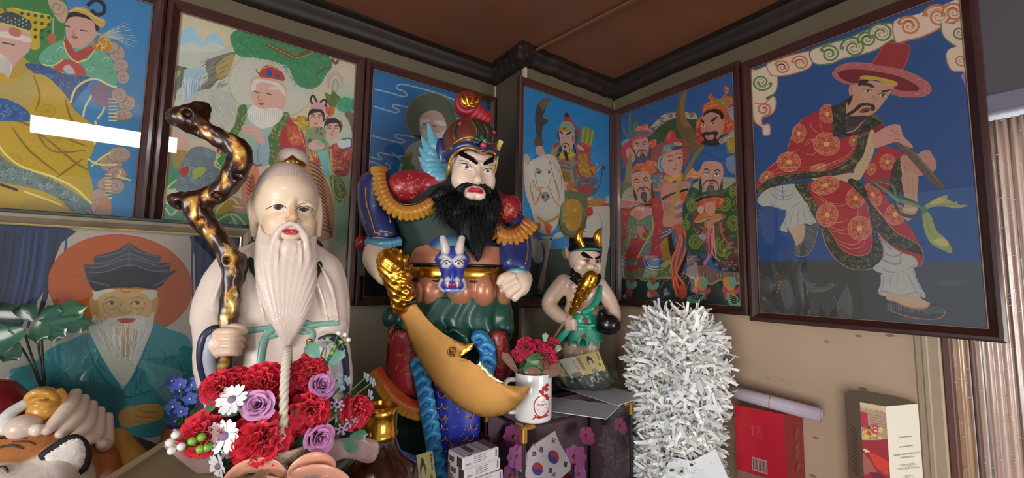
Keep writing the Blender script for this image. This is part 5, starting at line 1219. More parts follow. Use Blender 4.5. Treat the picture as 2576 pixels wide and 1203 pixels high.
def p0(pt, px):
    bg(pt, px, '#a9a193'); pt.crop(0, 540, 1.814)
    pt.poly('-400,60 305,60 280,130 240,230 200,350 150,420 60,560 0,640 -400,700', '#202c4c', 3)
    r = random.Random(3)
    for i in range(26): x = r.uniform(-100,280); pt.line([(x+30,70),(x,300),(x-60,520)],14,('#18223a','#2c3f70','#141a28')[i % 3],taper=True,sm=3)
    pt.poly('865,100 1105,100 1105,400 900,360 890,200', '#1c2542', 0)
    for i in range(12): x = 880+i*18; pt.line([(x, 100), (x-4, 230), (x, 380)], 9, ('#263764', '#11172a')[i % 2], sm=3)
    pt.oval(548, 325, 328, 232, '#a85204', 4, 48, outline='#a8402c', ow=5)
    # robe
    pt.poly('400,540 480,560 560,800 650,560 700,490 760,520 860,560 890,680 915,740 860,900 740,1010 300,1010 40,740 150,680 230,610 330,570','#2a8086',3)
    for i in range(60):
        x,y = r.uniform(180,860),r.uniform(600,900); pt.line([(x,y),(x+r.uniform(-30,30),y+30),(x+r.uniform(-40,40),y+70)],8,('#236c78','#3c9494','#1f6068')[i % 3],taper=True)
    pt.poly('200,790 400,760 560,800 560,900 520,980 300,930','#24686c',4); pt.line('390,560 440,700 560,830 700,800',7,'#1f5c66'); pt.line('700,500 640,680 600,760',7,'#1f5c66')
    pt.poly('560,890 610,872 730,868 738,930 640,960 560,970 540,920','#b08c4c',4); folds(pt,['620,885 660,900 720,900','610,915 660,925 720,925','600,940 650,948 700,945'],'#80602c',4)
    # head
    pt.poly('412,385 430,370 440,340 700,345 705,370 722,375 718,430 700,480 660,520 600,540 500,520 440,480 415,440', '#b89a5c', 4)
    pt.poly('410,390 425,375 445,385 450,470 430,490 412,440', '#a88a50', 4); pt.poly('722,375 700,372 690,440 700,480 716,430', '#a88a50', 4)
    pt.poly('430,350 470,345 510,340 520,350 470,362 440,390 425,380', '#bcb8a8', 3); pt.poly('640,350 710,345 716,372 690,390 670,368', '#bcb8a8', 3)
    for x in (512,628): pt.line([(x-32,408),(x-10,396),(x+22,402)],5,'#5a4430'); pt.poly([(x-26,406),(x,396),(x+22,404),(x,412)],'#b8b09c',3); pt.oval(x,404,10,8,'#4c443c'); pt.line([(x-34,388),(x,376),(x+30,386)],4,'#8c6c3c'); pt.line([(x-28,424),(x,432),(x+26,422)],3,'#8c6c3c')
    pt.line('548,345 575,355 600,348',6,'#8c6c3c'); pt.line('555,400 545,435 560,450 585,448 600,435 592,405',4,'#8c6c3c'); pt.line('470,400 480,440 520,470',3,'#8c6c3c'); pt.line('660,400 655,430 630,460',3,'#8c6c3c')
    pt.poly('500,490 600,490 610,525 560,540 505,530', '#b48448', 4)
    pt.poly('460,500 490,475 560,462 640,462 680,470 700,440 700,500 680,560 640,650 600,740 565,780 520,740 460,640 420,560 405,520 430,460 445,480','#b8b8ac',4)
    pt.poly('505,500 540,478 600,478 615,505 600,600 580,650 550,630 515,550','#a8895c',4); pt.poly('505,495 610,495 610,525 560,535 505,528','#b88850',3)
    for i in range(170):
        a = r.random(); x = 425+a*265; y = 480+r.random()*80+abs(a-.5)*-60; L = 60+r.random()*90*(1-abs(a-.5)); pt.line([(x,y),(x+(560-x)*.12,y+L*.5),(x+(565-x)*.35,y+L)],2.5,('#c6c6bc','#9c9c90','#d0d0c6')[i % 3],taper=True)
    for i in range(40): a = i/39; pt.line([(470+a*190, 490-math.sin(a*3.14)*22), (460+a*210, 515+abs(a-.5)*40)], 3, '#c8c8bc', sm=0)
    pt.poly('538,478 560,473 590,473 620,476 600,492 555,494', '#a83428', 3)
    # tiered black hat
    for k,(q,c) in enumerate((('430,345 420,320 330,268 380,268 400,290 500,330 600,335 700,300 770,262 815,250 760,300 715,325 712,340 640,330 520,335','#2a2c2c'),('400,310 388,262 383,228 430,230 480,235 590,210 700,215 780,222 772,262 745,310 600,330 480,325','#34373a'),('430,235 428,190 480,178 540,160 590,128 640,160 690,180 738,190 725,225 600,215 480,240','#3c3f44'))):
        pt.poly(q, c, 0)
    pt.poly('430,345 410,300 480,262 590,232 700,250 750,300 712,338 600,330 500,335', '#1f2122', 3)
    for q in ('430,195 500,185 560,165 590,140 620,165 690,185 735,195','432,225 500,215 590,180 690,215 730,220','385,235 460,240 590,200 720,235 775,228','395,262 480,262 590,230 700,258 770,255','335,270 400,300 500,325','812,252 750,300 700,325','590,135 590,240'): pt.line(q,5,'#5c6064')
    pt.line('430,348 500,332 560,326 640,328 712,338', 9, '#101112')
    pt.crop(0, 0, 1); pt.poly('240,1085 345,1100 410,1140 240,1203', '#3a2c2c', 3)
Y0 = 1.13
def hitx(x, y): return hit(x, y, 1, Y0)[0]
t = framed(1,Y0,-.50,0.073,1.02,1.6045,'framed portrait of an old man in tiered black hat and teal robe','framed paintings',paintfn=p0,g=GP*.95,bw=.022,mf=mat('marbled_bronze_frame','#7d7260',.3,metal=.25,noise=.35,nscale=26),lip=False,dep=.03)
m = M(); a0, a1, z0, z1 = -.50+.0225, .073-.0225, 1.0425, 1.582
for p,q in (((a0,z0),(a1,z0)),((a1,z0),(a1,z1)),((a1,z1),(a0,z1)),((a0,z1),(a0,z0))): m.tube([(p[0],Y0-.007,p[1]),(q[0],Y0-.007,q[1])],.0022,8)
m.obj('gold_inner_lip', mat('pale_gold', '#cdbf86', .25, metal=.7), t)
m = M(); m.box((-.2135,Y0-.004,1.6045),(.57,.03,.007),bev=.002); m.obj('carved_green_edge',mat('dark_green_carving','#34403a',.35,noise=.5,nscale=90,bump=.001,bscale=140),t)
M().box((-.2135, Y0+.012, (ZA+1.02)/2+.0), (.5, .03, 1.02-ZA), bev=.002).obj('support_stand', mat('altar_wood'), t)
lap('left paintings')
# ------------------------------------------------------------------ white robed elder statue
fe = Frame(725, 800, .80)
def down(fr, px, z, w=0):
    """picture row at which the frame reaches world height z"""
    lo, hi = 600, 4000
    for _ in range(50):
        m_ = (lo+hi)/2; q = fr.world([fr.p(px, m_, w)])[0]
        if q[2] > z: lo = m_
        else: hi = m_
    return lo
m_pearl = mat('pearl_cream_lacquer', None, .42, coat=.18, sss=.06, noise=.03, nscale=30)
m_satin = mat('satin_lacquer', None, .42, coat=.2)
eld = thing('elder_statue', 'white-bearded elder statue in cream robe with teal sash', 'statue', (*fe.world([fe.p(725, 800, 0)])[0][:2], ZA))
yb = down(fe, 725, ZA+.001)
CR, HAIR, SK = '#d8c8bc', '#c2b0a4', '#e2cab0'
b = Sculpt(fe, 3.0)
def efold(th, v): return 1+.018*np.sin(th*9+v*.012)+.010*np.sin(th*17-v*.02)
b.stack([(598,668,780,0,34),(622,620,815,0,48),(648,575,842,0,54),(690,545,860,0,62),(760,535,866,0,74),(830,545,864,0,82),(900,548,868,2,86),(1000,545,872,0,88),(yb,540,880,-6,84)],c=CR,fold=efold,k=8)
b.chain([(590, 680, 5), (552, 740, 12), (538, 800, 30), (550, 850, 62)], [44, 46, 45, 38], k=22, c=CR, sm=3)
b.chain([(545, 850, 55), (540, 920, 45), (550, 1010, 30)], [42, 40, 28], k=14, c=CR, sm=3)
b.chain([(812, 685, 5), (830, 750, 14), (834, 820, 30), (822, 880, 62)], [42, 43, 42, 36], k=22, c=CR, sm=3)
b.chain([(838, 880, 55), (850, 960, 40), (845, 1040, 30)], [40, 36, 26], k=14, c=CR, sm=3)
for P,r in (([(600,660,60),(560,700,62),(535,770,62)],5),([(615,680,70),(590,740,78),(560,800,85)],4),([(800,660,62),(832,720,62),(850,800,72)],5),([(790,690,76),(815,760,84),(825,820,88)],4),([(640,700,80),(660,780,90),(665,815,92)],4),([(600,760,84),(560,790,78)],4),([(826,800,88),(868,812,58)],4)):
    b.chain(P, [1, r, 1], k=9, c=CR, sm=5)
for P in ([(505,760,38),(500,830,50),(512,930,50)],[(870,760,36),(868,850,50)],[(700,880,95),(690,1000,100)],[(760,880,95),(775,1000,100)]): b.chain(P,[2,3.5,2][:len(P)],op='-',k=8,sm=4 if len(P) > 2 else 0)
ob = b.obj('body', m_pearl, eld, default=CR, sm=1)
rob = b
# head with ears, face and hand share one skin
h = Sculpt(fe, 1.5)
h.ball(722, 510, 8, 82, 98, 84, c=SK); h.ball(728, 572, 34, 66, 62, 56, k=18, c=SK); h.cap((722, 590, 0), (722, 640, 0), 44, 46, c=SK, k=10)
h.ball(728, 482, 52, 56, 30, 36, k=20, c=SK)
h.ball(694, 560, 64, 25, 25, 20, k=14, c='#dfbf9c'); h.ball(770, 562, 58, 22, 24, 20, k=14, c='#dfbf9c')
h.ball(700, 524, 92, 22, 13, 10, k=7, op='-'); h.ball(768, 529, 86, 19, 13, 10, k=7, op='-')
h.ball(700, 521, 72, 20, 14, 15, k=5, c=SK); h.ball(766, 526, 68, 18, 14, 14, k=5, c=SK)
h.chain([(738, 500, 84), (738, 525, 93), (738, 546, 104)], [5, 7, 10], k=9, c='#d5b08c', sm=4); h.ball(738, 549, 104, 11, 9, 9, k=4, c='#cda582')
h.ball(724, 553, 96, 7, 6, 8, k=4, c='#cda582'); h.ball(751, 555, 94, 6.5, 6, 8, k=4, c='#cda582')
h.ball(731, 588, 84, 26, 16, 12, k=8, c=SK)
h.ball(720,581,93.5,11,3.6,7,k=2,c='#b0182c',rot=-6); h.ball(741,582,93,11,3.6,7,k=2,c='#b0182c',rot=8); h.ball(731,587,92,17,5,7,k=1.5,c='#b0182c')
h.chain([(640,492,0),(634,520,2),(637,560,4),(640,590,4)],[10,12,9,8],k=5,c=SK,sm=3); h.chain([(638,500,12),(633,525,13),(640,555,13)],[2,3,2],op='-',k=3,sm=3)
h.chain([(800, 500, -10), (803, 540, -6), (800, 590, -2)], [8, 9, 8], k=5, c=SK, sm=3)
h.chain([(672, 520, 72), (686, 507, 82), (704, 503, 86), (722, 513, 84), (726, 528, 80)], [1.5, 2.4, 2.6, 2.2, 1.2], k=3, c='#e8cfae', sm=4)
h.chain([(742, 524, 84), (752, 512, 86), (770, 508, 82), (786, 519, 70), (792, 530, 60)], [1.2, 2.2, 2.6, 2.2, 1.2], k=3, c='#e8cfae', sm=4)
head = h; h.obj('head', m_pearl, eld, default=SK, sigma=.9)
# face details
sk = Skin(fe, [h]); Wc, Ic, Bc = '#d8cbb8', '#3a2a22', '#100c0c'
eyes(sk,735,[(Wc,'677,524 690,518 706,516 720,523 706,527 690,528',4,.7,'f'),(Wc,'745,528 757,521 770,521 787,529 770,533 756,532',4,.7,'f'),(Ic,'687,522 700,516 713,521 700,528',5,1.0,'f'),(Ic,'752,527 764,521 778,527 765,533',5,1.0,'f'),
    (Bc,'695,521 701,517 706,521 701,525',4,1.3,'f'),(Bc,'760,526 766,522 771,526 766,530',4,1.3,'f'),('#35261e','668,528 680,521 700,515 714,519 722,526',1.2,.8,'l'),('#35261e','743,531 752,522 768,519 780,524 791,532',1.2,.8,'l')],m_satin,eld)
# hair cap, bun
c = Sculpt(fe, 1.6)
c.ball(722, 505, 4, 84.5, 100, 86, c=HAIR)
c.box(724, 476+150, 96, 70, 150, 100, r=26, op='-', k=3); c.box(722, 505+100, 4, 140, 100, 140, op='-', k=4)
c.ball(737, 402, -10, 42, 31, 36, k=4, c=HAIR)
def hd(G):
    a = np.arctan2(G[:, 0]-c.fr.p(722, 506, 0)[0], G[:, 2]); return .5*np.sin(a*70)
c.disp = hd; c.obj('hair', m_pearl, eld, default=HAIR)
# beard
g = Sculpt(fe, 1.8)
g.stack([(566,652,668,40,26),(590,646,796,38,36),(620,640,799,46,42),(660,639,799,60,36),(700,641,797,70,30),(740,649,791,78,25),(775,662,782,84,21),(810,680,768,88,18),(840,697,751,91,14),(862,711,736,93,10),(878,720,727,94,5)],c='#d6c4b8',k=8,pw=2.6)
g.ball(734,566,70,62,42,60,op='-',k=5); g.ball(688,558,70,34,32,44,op='-',k=4); g.ball(776,560,66,30,34,44,op='-',k=4); g.ball(731,588,96,26,11,26,op='-',k=4)
g.chain([(733, 562, 93), (715, 570, 92), (698, 588, 86), (688, 620, 84), (684, 680, 86)], [6, 7.5, 9, 8, 3], k=7, c='#d6c4b8', sm=4)
g.chain([(736, 562, 93), (752, 572, 92), (764, 590, 86), (772, 620, 82), (776, 680, 84)], [6, 7.5, 9, 8, 3], k=7, c='#d6c4b8', sm=4)
g.chain([(703,606,92),(699,640,94),(696,700,96)],[2.2,2.6,1],k=3,c='#d8c4b2',sm=4); g.chain([(756,606,90),(758,640,92),(757,700,95)],[2.2,2.6,1],k=3,c='#d8c4b2',sm=4)
g.ball(730, 622, 84, 25, 22, 14, k=8, c='#d6c4b8')
u0 = fe.p(722, 700, 60)[0]
def bd(G):
    v = G[:, 1]; top = fe.p(722, 600, 60)[1]; bot = fe.p(722, 876, 60)[1]; t = np.clip((v-bot)/(top-bot), .12, 1)
    return .32*np.sin((G[:, 0]-u0)/t*.30+np.sin(v*.02)*1.2)+.22*np.sin((G[:, 0]-u0)/t*.9+2)
g.disp = bd; g.obj('beard', m_pearl, eld, default='#d6c4b8')
# gold hair ornament
m_gold = mat('polished_gold', '#d99a35', .22, metal=.95, noise=.1)
m_goldd = mat('antique_gold', '#9b7434', .3, metal=.85, noise=.35, nscale=90)
k = Sculpt(fe,1.2); k.chain([(704,412,20),(720,419,30),(738,420,33),(752,419,30),(766,415,20)],4,k=3,sm=3); k.obj('crown_band',m_gold,eld)
k = Sculpt(fe,1.2); k.chain([(708,412,16),(725,408,26),(735,394,26),(746,408,26),(762,412,16)],[5,9,4,9,5],k=5); k.ball(735,407,29,13,9,8,k=4); k.chain([(735,398,34),(728,408,36),(735,414,37),(742,408,36),(735,398,34)],1.6,k=1); k.obj('crown_ornament',m_goldd,eld)
# dark under collar
NC = mat('dark_green_collar', '#23302e', .4)
n_ = Sculpt(fe, 1.8); n_.chain([(640, 618, -10), (628, 640, 24), (640, 680, 62), (650, 705, 74)], [15, 13, 8, 3], k=4, fl=((0, 0, 1), .6), sm=3)
n_.obj('collar',NC,eld); n_ = Sculpt(fe,1.8); n_.chain([(795,618,-14),(806,640,18),(800,680,58),(792,705,72)],[15,12,8,3],k=4,fl=((0,0,1),.6),sm=3); n_.obj('collar',NC,eld)
# robe edge bands, sash
rs = Skin(fe, [rob]); d = M(); d.col('#5f9a8e')
for P,r in (('606,834 640,830 680,826 700,826',7),('748,824 790,818 832,814 852,812',7),('690,826 668,850 658,890 654,940 652,1000',8),('745,822 770,826 786,840 782,870 778,900',7),('688,818 672,828 676,846 694,842 700,828',6),('752,816 775,812 783,826 765,836 750,830',6)):
    rs.line(d, P, r, 1.5, flat=.42, n=8)
d.obj('sash', mat('teal_sash', '#78a89a', .42, coat=.2), eld, smooth=True)
d = M()
for P in ('640,690 660,760 690,830', '800,700 780,760 750,822'): rs.line(d, P, 2.4, 0, flat=.5)
d.obj('robe_edge', mat('cream_edge', '#e0cbb4', .4, coat=.3), eld, smooth=True)
# navy cuff trims with pale lining
NV, LN = mat('navy_cuff', '#2b2d47', .4, coat=.2), mat('pale_blue_lining', '#a9aebb', .45)
for P,nm,mt,r in (([(566,824,84),(534,828,96),(512,852,98),(506,900,92),(514,950,80),(534,1010,62)],'cuff_trim',NV,9),([(806,854,96),(836,848,108),(860,870,106),(870,920,96),(872,990,80)],'cuff_trim',NV,9),
                     ([(530,850,98),(527,900,92),(540,965,78)],'sleeve_lining',LN,14),([(838,872,100),(850,920,92),(852,980,78)],'sleeve_lining',LN,13)):
    cu = Sculpt(fe, 2.0); cu.chain(P, [r*.7, r, r, r*.8], k=4, sm=4); cu.obj(nm, mt, eld)
# fist closed on the staff
f = Sculpt(fe, 1.3)
f.ball(562, 862, 84, 36, 40, 22, c=SK, k=8); f.chain([(535, 862, 66), (552, 862, 80)], [30, 32], k=12, c=SK)
for i, (y, x1) in enumerate(((836, 606), (853, 609), (870, 606), (886, 598))):
    f.chain([(542, y+2, 92), (556, y, 107), (580, y-1, 116), (598, y, 110), (x1, y+2, 97)], [9, 9.5, 9.2, 8.6, 7], k=2.2, c='#dcc0a6', sm=3)
f.chain([(560, 832, 92), (585, 824, 104), (606, 826, 104), (616, 834, 98)], [9, 9, 8, 6.5], k=3, c='#dcc0a6', sm=3)
f.obj('hand', m_pearl, eld, default='#dcc0a6')
# ------------------------------------------------------------------ gnarled staff
def staff_mat():
    m = mat('gilt_lacquered_wood', None, .3, coat=.35); nt = m.node_tree; b_ = nt.nodes['Principled BSDF']; L = nt.links.new
    tc = nt.nodes['Texture Coordinate']; mp = nt.nodes['Mapping']; mp.inputs['Scale'].default_value = (1, 1, .55)
    n1 = nt.nodes.new('ShaderNodeTexNoise'); n1.inputs['Scale'].default_value = 42; n1.inputs['Detail'].default_value = 6; n1.inputs['Distortion'].default_value = .6; L(mp.outputs[0],n1.inputs['Vector'])
    r = nt.nodes.new('ShaderNodeValToRGB'); L(n1.outputs[0], r.inputs[0]); cr_ = r.color_ramp
    for p_, c_ in ((.40, '#20100a'), (.47, '#4b2410'), (.51, '#a8601c'), (.55, '#d0a03a'), (.66, '#ead28a'), (.74, '#7a4a20')):
        el = cr_.elements.new(p_); el.color = lin(c_)
    cr_.elements.remove(cr_.elements[0]); cr_.elements[0].color = lin('#20100a')
    # carved hollows are dark lacquer, raised faces gilt
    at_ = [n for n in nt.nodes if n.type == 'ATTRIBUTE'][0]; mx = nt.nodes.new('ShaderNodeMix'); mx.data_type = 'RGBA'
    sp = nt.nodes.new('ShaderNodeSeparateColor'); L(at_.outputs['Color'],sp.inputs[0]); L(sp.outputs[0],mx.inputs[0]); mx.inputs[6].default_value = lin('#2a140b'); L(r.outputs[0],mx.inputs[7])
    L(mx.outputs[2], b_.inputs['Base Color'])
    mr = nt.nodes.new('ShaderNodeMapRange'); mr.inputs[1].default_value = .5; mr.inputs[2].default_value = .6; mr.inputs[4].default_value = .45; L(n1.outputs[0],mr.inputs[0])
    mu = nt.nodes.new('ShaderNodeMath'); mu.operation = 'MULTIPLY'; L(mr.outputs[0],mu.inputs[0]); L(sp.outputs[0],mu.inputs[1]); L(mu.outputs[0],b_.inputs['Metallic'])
    return m
st = Sculpt(fe, 1.8); A = 78
pth = [(560,1120,A),(563,980,A),(567,900,A+10),(572,840,A+10),(577,780,A+6),(583,720,A+6),(586,672,A+6),(570,632,A+6),(548,600,A+4),(520,565,A),(500,540,A),(492,516,A),(520,500,A),(552,482,A+4),(580,452,A+6),(598,418,A+6),(604,388,A+6),(585,366,A+6),(552,348,A+4),(520,330,A+2),(496,314,A),(474,298,A)]
st.chain(pth, [16, 17, 18, 18, 20, 21, 24, 22, 21, 24, 27, 29, 24, 23, 25, 27, 26, 25, 22, 21, 25, 29], k=6, sm=4)
st.chain([(486,514,A),(458,506,A),(446,503,A)],[27,21,17],k=8); st.chain([(590,668,A+4),(606,652,A),(606,700,A)],[17,13,9],k=8)
st.chain([(474,300,A),(446,294,A),(434,291,A)],[26,20,12],k=8); st.chain([(482,296,A),(500,278,A-6),(510,272,A-6)],[26,20,15],k=8); st.chain([(492,310,A),(514,292,A-8),(520,280,A-10)],[18,12,8],k=8)
for q in ((470,286,A+22,9),(490,330,A+20,8),(596,440,A+26,9),(574,392,A+28,8),(545,492,A+20,7),(505,560,A+22,8),(572,655,A+26,8),(590,740,A+22,7),(455,515,A+14,8)): st.ball(*q[:3],q[3],k=7,op='-')
rr = random.Random(2)
def sd(G): return 1.5*np.sin(G[:, 0]*.11+G[:, 1]*.07)*np.sin(G[:, 1]*.09-G[:, 2]*.13)+.9*np.sin(G[:, 0]*.25+1)*np.sin(G[:, 1]*.05+G[:, 2]*.2)
st.disp = sd
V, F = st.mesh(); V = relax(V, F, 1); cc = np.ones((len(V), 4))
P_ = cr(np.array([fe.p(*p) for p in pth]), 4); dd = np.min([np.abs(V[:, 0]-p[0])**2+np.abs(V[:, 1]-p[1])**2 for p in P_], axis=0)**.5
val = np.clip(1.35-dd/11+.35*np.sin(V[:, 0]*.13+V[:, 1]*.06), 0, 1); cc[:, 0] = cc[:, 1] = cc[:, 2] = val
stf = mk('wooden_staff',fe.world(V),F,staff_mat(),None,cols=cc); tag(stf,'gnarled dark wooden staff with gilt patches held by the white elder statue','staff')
# lower end of the staff reaches the altar
lap('elder')
# ------------------------------------------------------------------ bearded warrior statue
fw = Frame(1130, 700, 1.05)
ybw = down(fw, 1130, ZA+.003)
war = thing('warrior_statue','armoured warrior statue with long black beard, winged helmet and blue dragon belt','statue',(*fw.world([fw.p(1130,700,0)])[0][:2],ZA))
WS = '#dcc3ae'; NAVY = '#232f66'; GRN = '#122b22'; RED = '#9c2430'; COP = '#b87a5c'; ORG = '#c98a34'; LB = '#5f9fb6'; YEL = '#e0b040'
m_lac = mat('painted_lacquer', None, .34, coat=.3, noise=.07, nscale=45); m_hair = mat('black_hair', '#0b0b0d', .5, spec=.3)
def one(name, col, fn, vox=2.0, par=None, m=None, fr=None, sig=1.2, lacquer=None):
    q = Sculpt(fr or fw, vox); fn(q); q.o = q.obj(name, m or m_lac, par or war, default=col, sigma=sig); return q
# core body: robe and lower gown
def core(q):
    q.stack([(440,1100,1225,-10,40),(480,1020,1262,-8,60),(540,985,1275,0,74),(600,1010,1268,4,76),(680,1020,1270,6,76),(760,1010,1278,4,86),(860,1015,1270,-2,80),(960,995,1250,-6,76),(1080,985,1230,-8,80),(ybw,960,1250,-8,90)],c=GRN,k=10,fold=lambda th,v: 1+.015*np.sin(th*11+v*.02))
    q.cap((1190, 470, -10), (1185, 520, -10), 50, 60, c=GRN)
body = one('robe', GRN, core, 3.2, m=mat('dark_green_cloth_paint', None, .6, noise=.1, nscale=30))
# head
h = Sculpt(fw, 1.5)
h.ball(1190,425,22,58,74,60,c=WS); h.ball(1192,474,40,44,42,44,k=14,c=WS); h.ball(1162,452,56,26,32,22,k=14,c=WS); h.ball(1226,456,52,20,30,20,k=12,c=WS)
h.ball(1174, 423, 88, 18, 10, 10, k=6, op='-'); h.ball(1226, 431, 82, 14, 9, 10, k=6, op='-')
h.ball(1174, 421, 68, 18, 11, 14, k=4, c=WS); h.ball(1225, 430, 64, 14, 10, 12, k=4, c=WS)
h.chain([(1203,412,82),(1203,435,90),(1201,452,102)],[6,7.5,10.5],k=8,c=WS,sm=4); h.ball(1200,456,101,11,9,9,k=4,c=WS); h.ball(1187,459,92,7.5,6.5,8,k=4,c=WS); h.ball(1212,461,90,7,6,8,k=4,c=WS)
h.chain([(1158,396,68),(1176,402,82),(1194,412,84)],6,k=8,c=WS,sm=3); h.chain([(1244,408,56),(1230,410,74),(1216,414,80)],6,k=8,c=WS,sm=3)
h.ball(1180, 494, 78, 17, 15, 16, k=4, c=WS); h.ball(1209, 496, 76, 17, 15, 15, k=4, c=WS); h.ball(1194, 480, 80, 24, 13, 14, k=5, c=WS)
h.ball(1186,477.5,94,10,4.5,6,k=1.2,c='#b5182a',rot=-12); h.ball(1205,479,93,10,4.5,6,k=1.2,c='#b5182a',rot=14); h.chain([(1178,483,91),(1195,480,95),(1213,486,90)],[2,3.2,2],k=1,c='#b5182a',sm=3)
h.obj('head', mat('ivory_lacquer', None, .4, coat=.2, sss=.05), war, default=WS, sigma=.8)
sk = Skin(fw, [h]); circ = lambda x, y, r: [(x+r*1.04*math.cos(a), y+r*math.sin(a)) for a in np.linspace(0, 6.28, 9, endpoint=False)]
eyes(sk,1200,[('#d9d2c8','1158,414 1166,413 1178,416 1187,424 1184,428 1172,426 1162,420',4,.7,'f'),('#d9d2c8','1216,431 1222,426 1232,426 1235,429 1231,434 1221,435',4,.7,'f'),('#6b3a30',circ(1174.5,420.5,5),0,1.1,'f'),('#6b3a30',circ(1227,430,4.6),0,1.1,'f'),('#140c0c',circ(1174.5,420.5,2),0,1.5,'f'),('#140c0c',circ(1227,430,2),0,1.5,'f'),
    ('#1a1414','1152,409 1162,411 1178,414 1189,424',1.3,.7,'l'),('#1a1414','1214,431 1222,425 1232,424 1237,428',1.2,.7,'l'),('#8a6a5c','1162,421 1172,428 1186,429',.7,.5,'l'),('#6a5448','1153,403 1165,404 1182,410',.9,.3,'l')],m_satin,war)
m_vel = mat('black_felt', '#0d0c0d', .8, spec=.15)
for P in ('1154,381 1158,378 1174,388 1190,397 1201,409 1199,414 1192,411 1180,403 1162,395 1155,389','1217,416 1218,409 1230,400 1243,394 1242,407 1228,413'):
    e = M(); sk.fill(e, P, 1.0, 4, 3, dome=3.5)
    r_ = random.Random(1); A_ = cr(pts(P), 6, True)
    for p in A_[::1]: q2 = (p[0]+r_.uniform(-3, 3), p[1]+r_.uniform(-3.4, 1)); sk.line(e, [p, q2], .5, .8, sm=0, n=4)
    e.obj('eyebrow', m_vel, war, smooth=True)
# beard and moustache
bs = Sculpt(fw, 2.0); BK = '#0c0c0e'
bs.chain([(1140,470,30),(1142,505,55),(1160,540,78)],[14,30,40],k=14,c=BK,sm=3); bs.chain([(1240,480,30),(1238,510,52),(1220,545,74)],[10,24,34],k=14,c=BK,sm=3)
bs.ball(1188, 520, 74, 46, 26, 26, k=14, c=BK); bs.chain([(1110, 490, 58), (1085, 500, 66)], [22, 10], k=16, c=BK)
bs.chain([(1188, 530, 84), (1190, 580, 100), (1200, 630, 104), (1203, 655, 104)], [50, 36, 14, 4], k=12, c=BK, sm=4, fl=((0, 0, 1), .55))
bs.chain([(1178,464,96),(1160,472,88),(1152,492,80),(1150,515,76)],[5,8,11,12],k=6,c=BK,sm=3); bs.chain([(1216,467,93),(1230,480,82),(1234,500,76)],[5,8,10],k=6,c=BK,sm=3); bs.chain([(1178,466,98),(1200,467,102),(1218,469,94)],[4.5,3.5,4.5],k=4,c=BK)
bs.ball(1195, 488, 96, 27, 19, 26, op='-', k=4); bs.ball(1194, 512, 96, 4, 9, 12, k=5, c=BK)
def bdd(G): return .8*np.sin(G[:, 0]*.55+G[:, 1]*.05)
bs.disp = bdd; br = bs.obj('beard', m_hair, war)
hs = M(); r_ = random.Random(11)
for i in range(1500):
    t = r_.random(); x0 = 1136+t*108; y0 = 478+r_.random()*50+abs(t-.5)*-10; w0 = 60+40*(1-abs(t-.45)*1.9)*r_.random()+14
    edge = r_.random() < .35; L = r_.uniform(60, 150)*(1-abs(t-.55)*.9)
    if t < .35: dx = -r_.uniform(10, 70)*(1-t*2.2); L *= .75
    elif t > .8: dx = r_.uniform(0, 20)
    else: dx = r_.uniform(-10, 22)
    x1 = x0+dx+(1200-x0)*.25*(L/150); y1 = y0+L*.95
    if abs(x0-1195) < 30 and y0 < 514: y0 = 514
    p = [fw.p(x0, y0, w0), fw.p((x0+x1)/2+dx*.15, y0*.55+y1*.45, w0+22), fw.p(x1, y1, w0+16)]
    hs.tube(fw.world(cr(p, 4)), np.array([.55, .6, .6, .55, .5, .45, .35, .25, .12])*fw.s*1.4, 3, caps=False)
hb_ = hs.obj('beard_strands', m_hair, war, smooth=True); hb_['kind'] = 'stuff'
# helmet
def helm(q):
    q.ball(1183, 372, 4, 76, 76, 82, c='#5c2a20'); q.box(1190, 452, 60, 62, 66, 90, r=30, op='-', k=4); q.box(1185, 470, 0, 120, 68, 140, op='-', k=4)
    q.ball(1190, 425, 22, 60, 76, 62, op='-', k=2)
    q.cap((1110, 390, 10), (1112, 440, 4), 14, 18, c=NAVY, k=4); 
    q.chain([(1122,392,58),(1148,374,80),(1176,366,90),(1206,378,90),(1232,380,76),(1252,386,50)],[9,10,10,9,9,8],k=4,c='#26305e',sm=4)
q = one('helmet', '#5c2a20', helm, 1.6)
hk = Skin(fw, [q]); hm = M(); hm.col('#b8863c')
hk.line(hm,'1131,410 1136,396 1150,382 1172,373 1196,377 1215,387 1232,381 1248,390',3.4,1.5); hk.line(hm,'1133,376 1142,362 1162,349 1185,345 1197,350',3.0,1.5)
hm.tube(fw.world([fw.p(*p) for p in ((1131,408,62),(1128,430,50),(1122,452,36))]),4*fw.s,8); hm.tube(fw.world([fw.p(*p) for p in ((1247,388,56),(1243,420,52),(1237,448,48))]),3.4*fw.s,8)
hm.obj('gold_rim', mat('old_gold_paint', '#b48238', .35, metal=.6, noise=.1), war, smooth=True)
for P,cc_ in (('1150,352 1146,330 1156,308','#16332c'),('1206,350 1204,325 1190,300','#16332c'),('1214,352 1216,330 1204,303','#16332c'),('1230,356 1234,335 1222,312','#16332c'),('1242,362 1246,345 1238,325','#16332c')):
    s2 = M(); hk.line(s2, P, 5.0, 0, flat=.4); s2.obj('helmet_rib', mat('dark_green_lacquer', '#16332c', .3, coat=.4), war, smooth=True)
    s2 = M(); hk.line(s2, [(x-6, y) for x, y in pts(P)], 1.3, .8); s2.obj('rib_edge', _mats['old_gold_paint'], war, smooth=True)
one('leaf_ornament','#173a2c',lambda q: [q.ball(1212+dx,352+dy,92,10,6,5,rot=r2,k=2,c='#173a2c') for dx,dy,r2 in ((-10,-2,30),(0,-8,90),(10,0,-30),(14,8,10),(-14,6,0))],1.5)
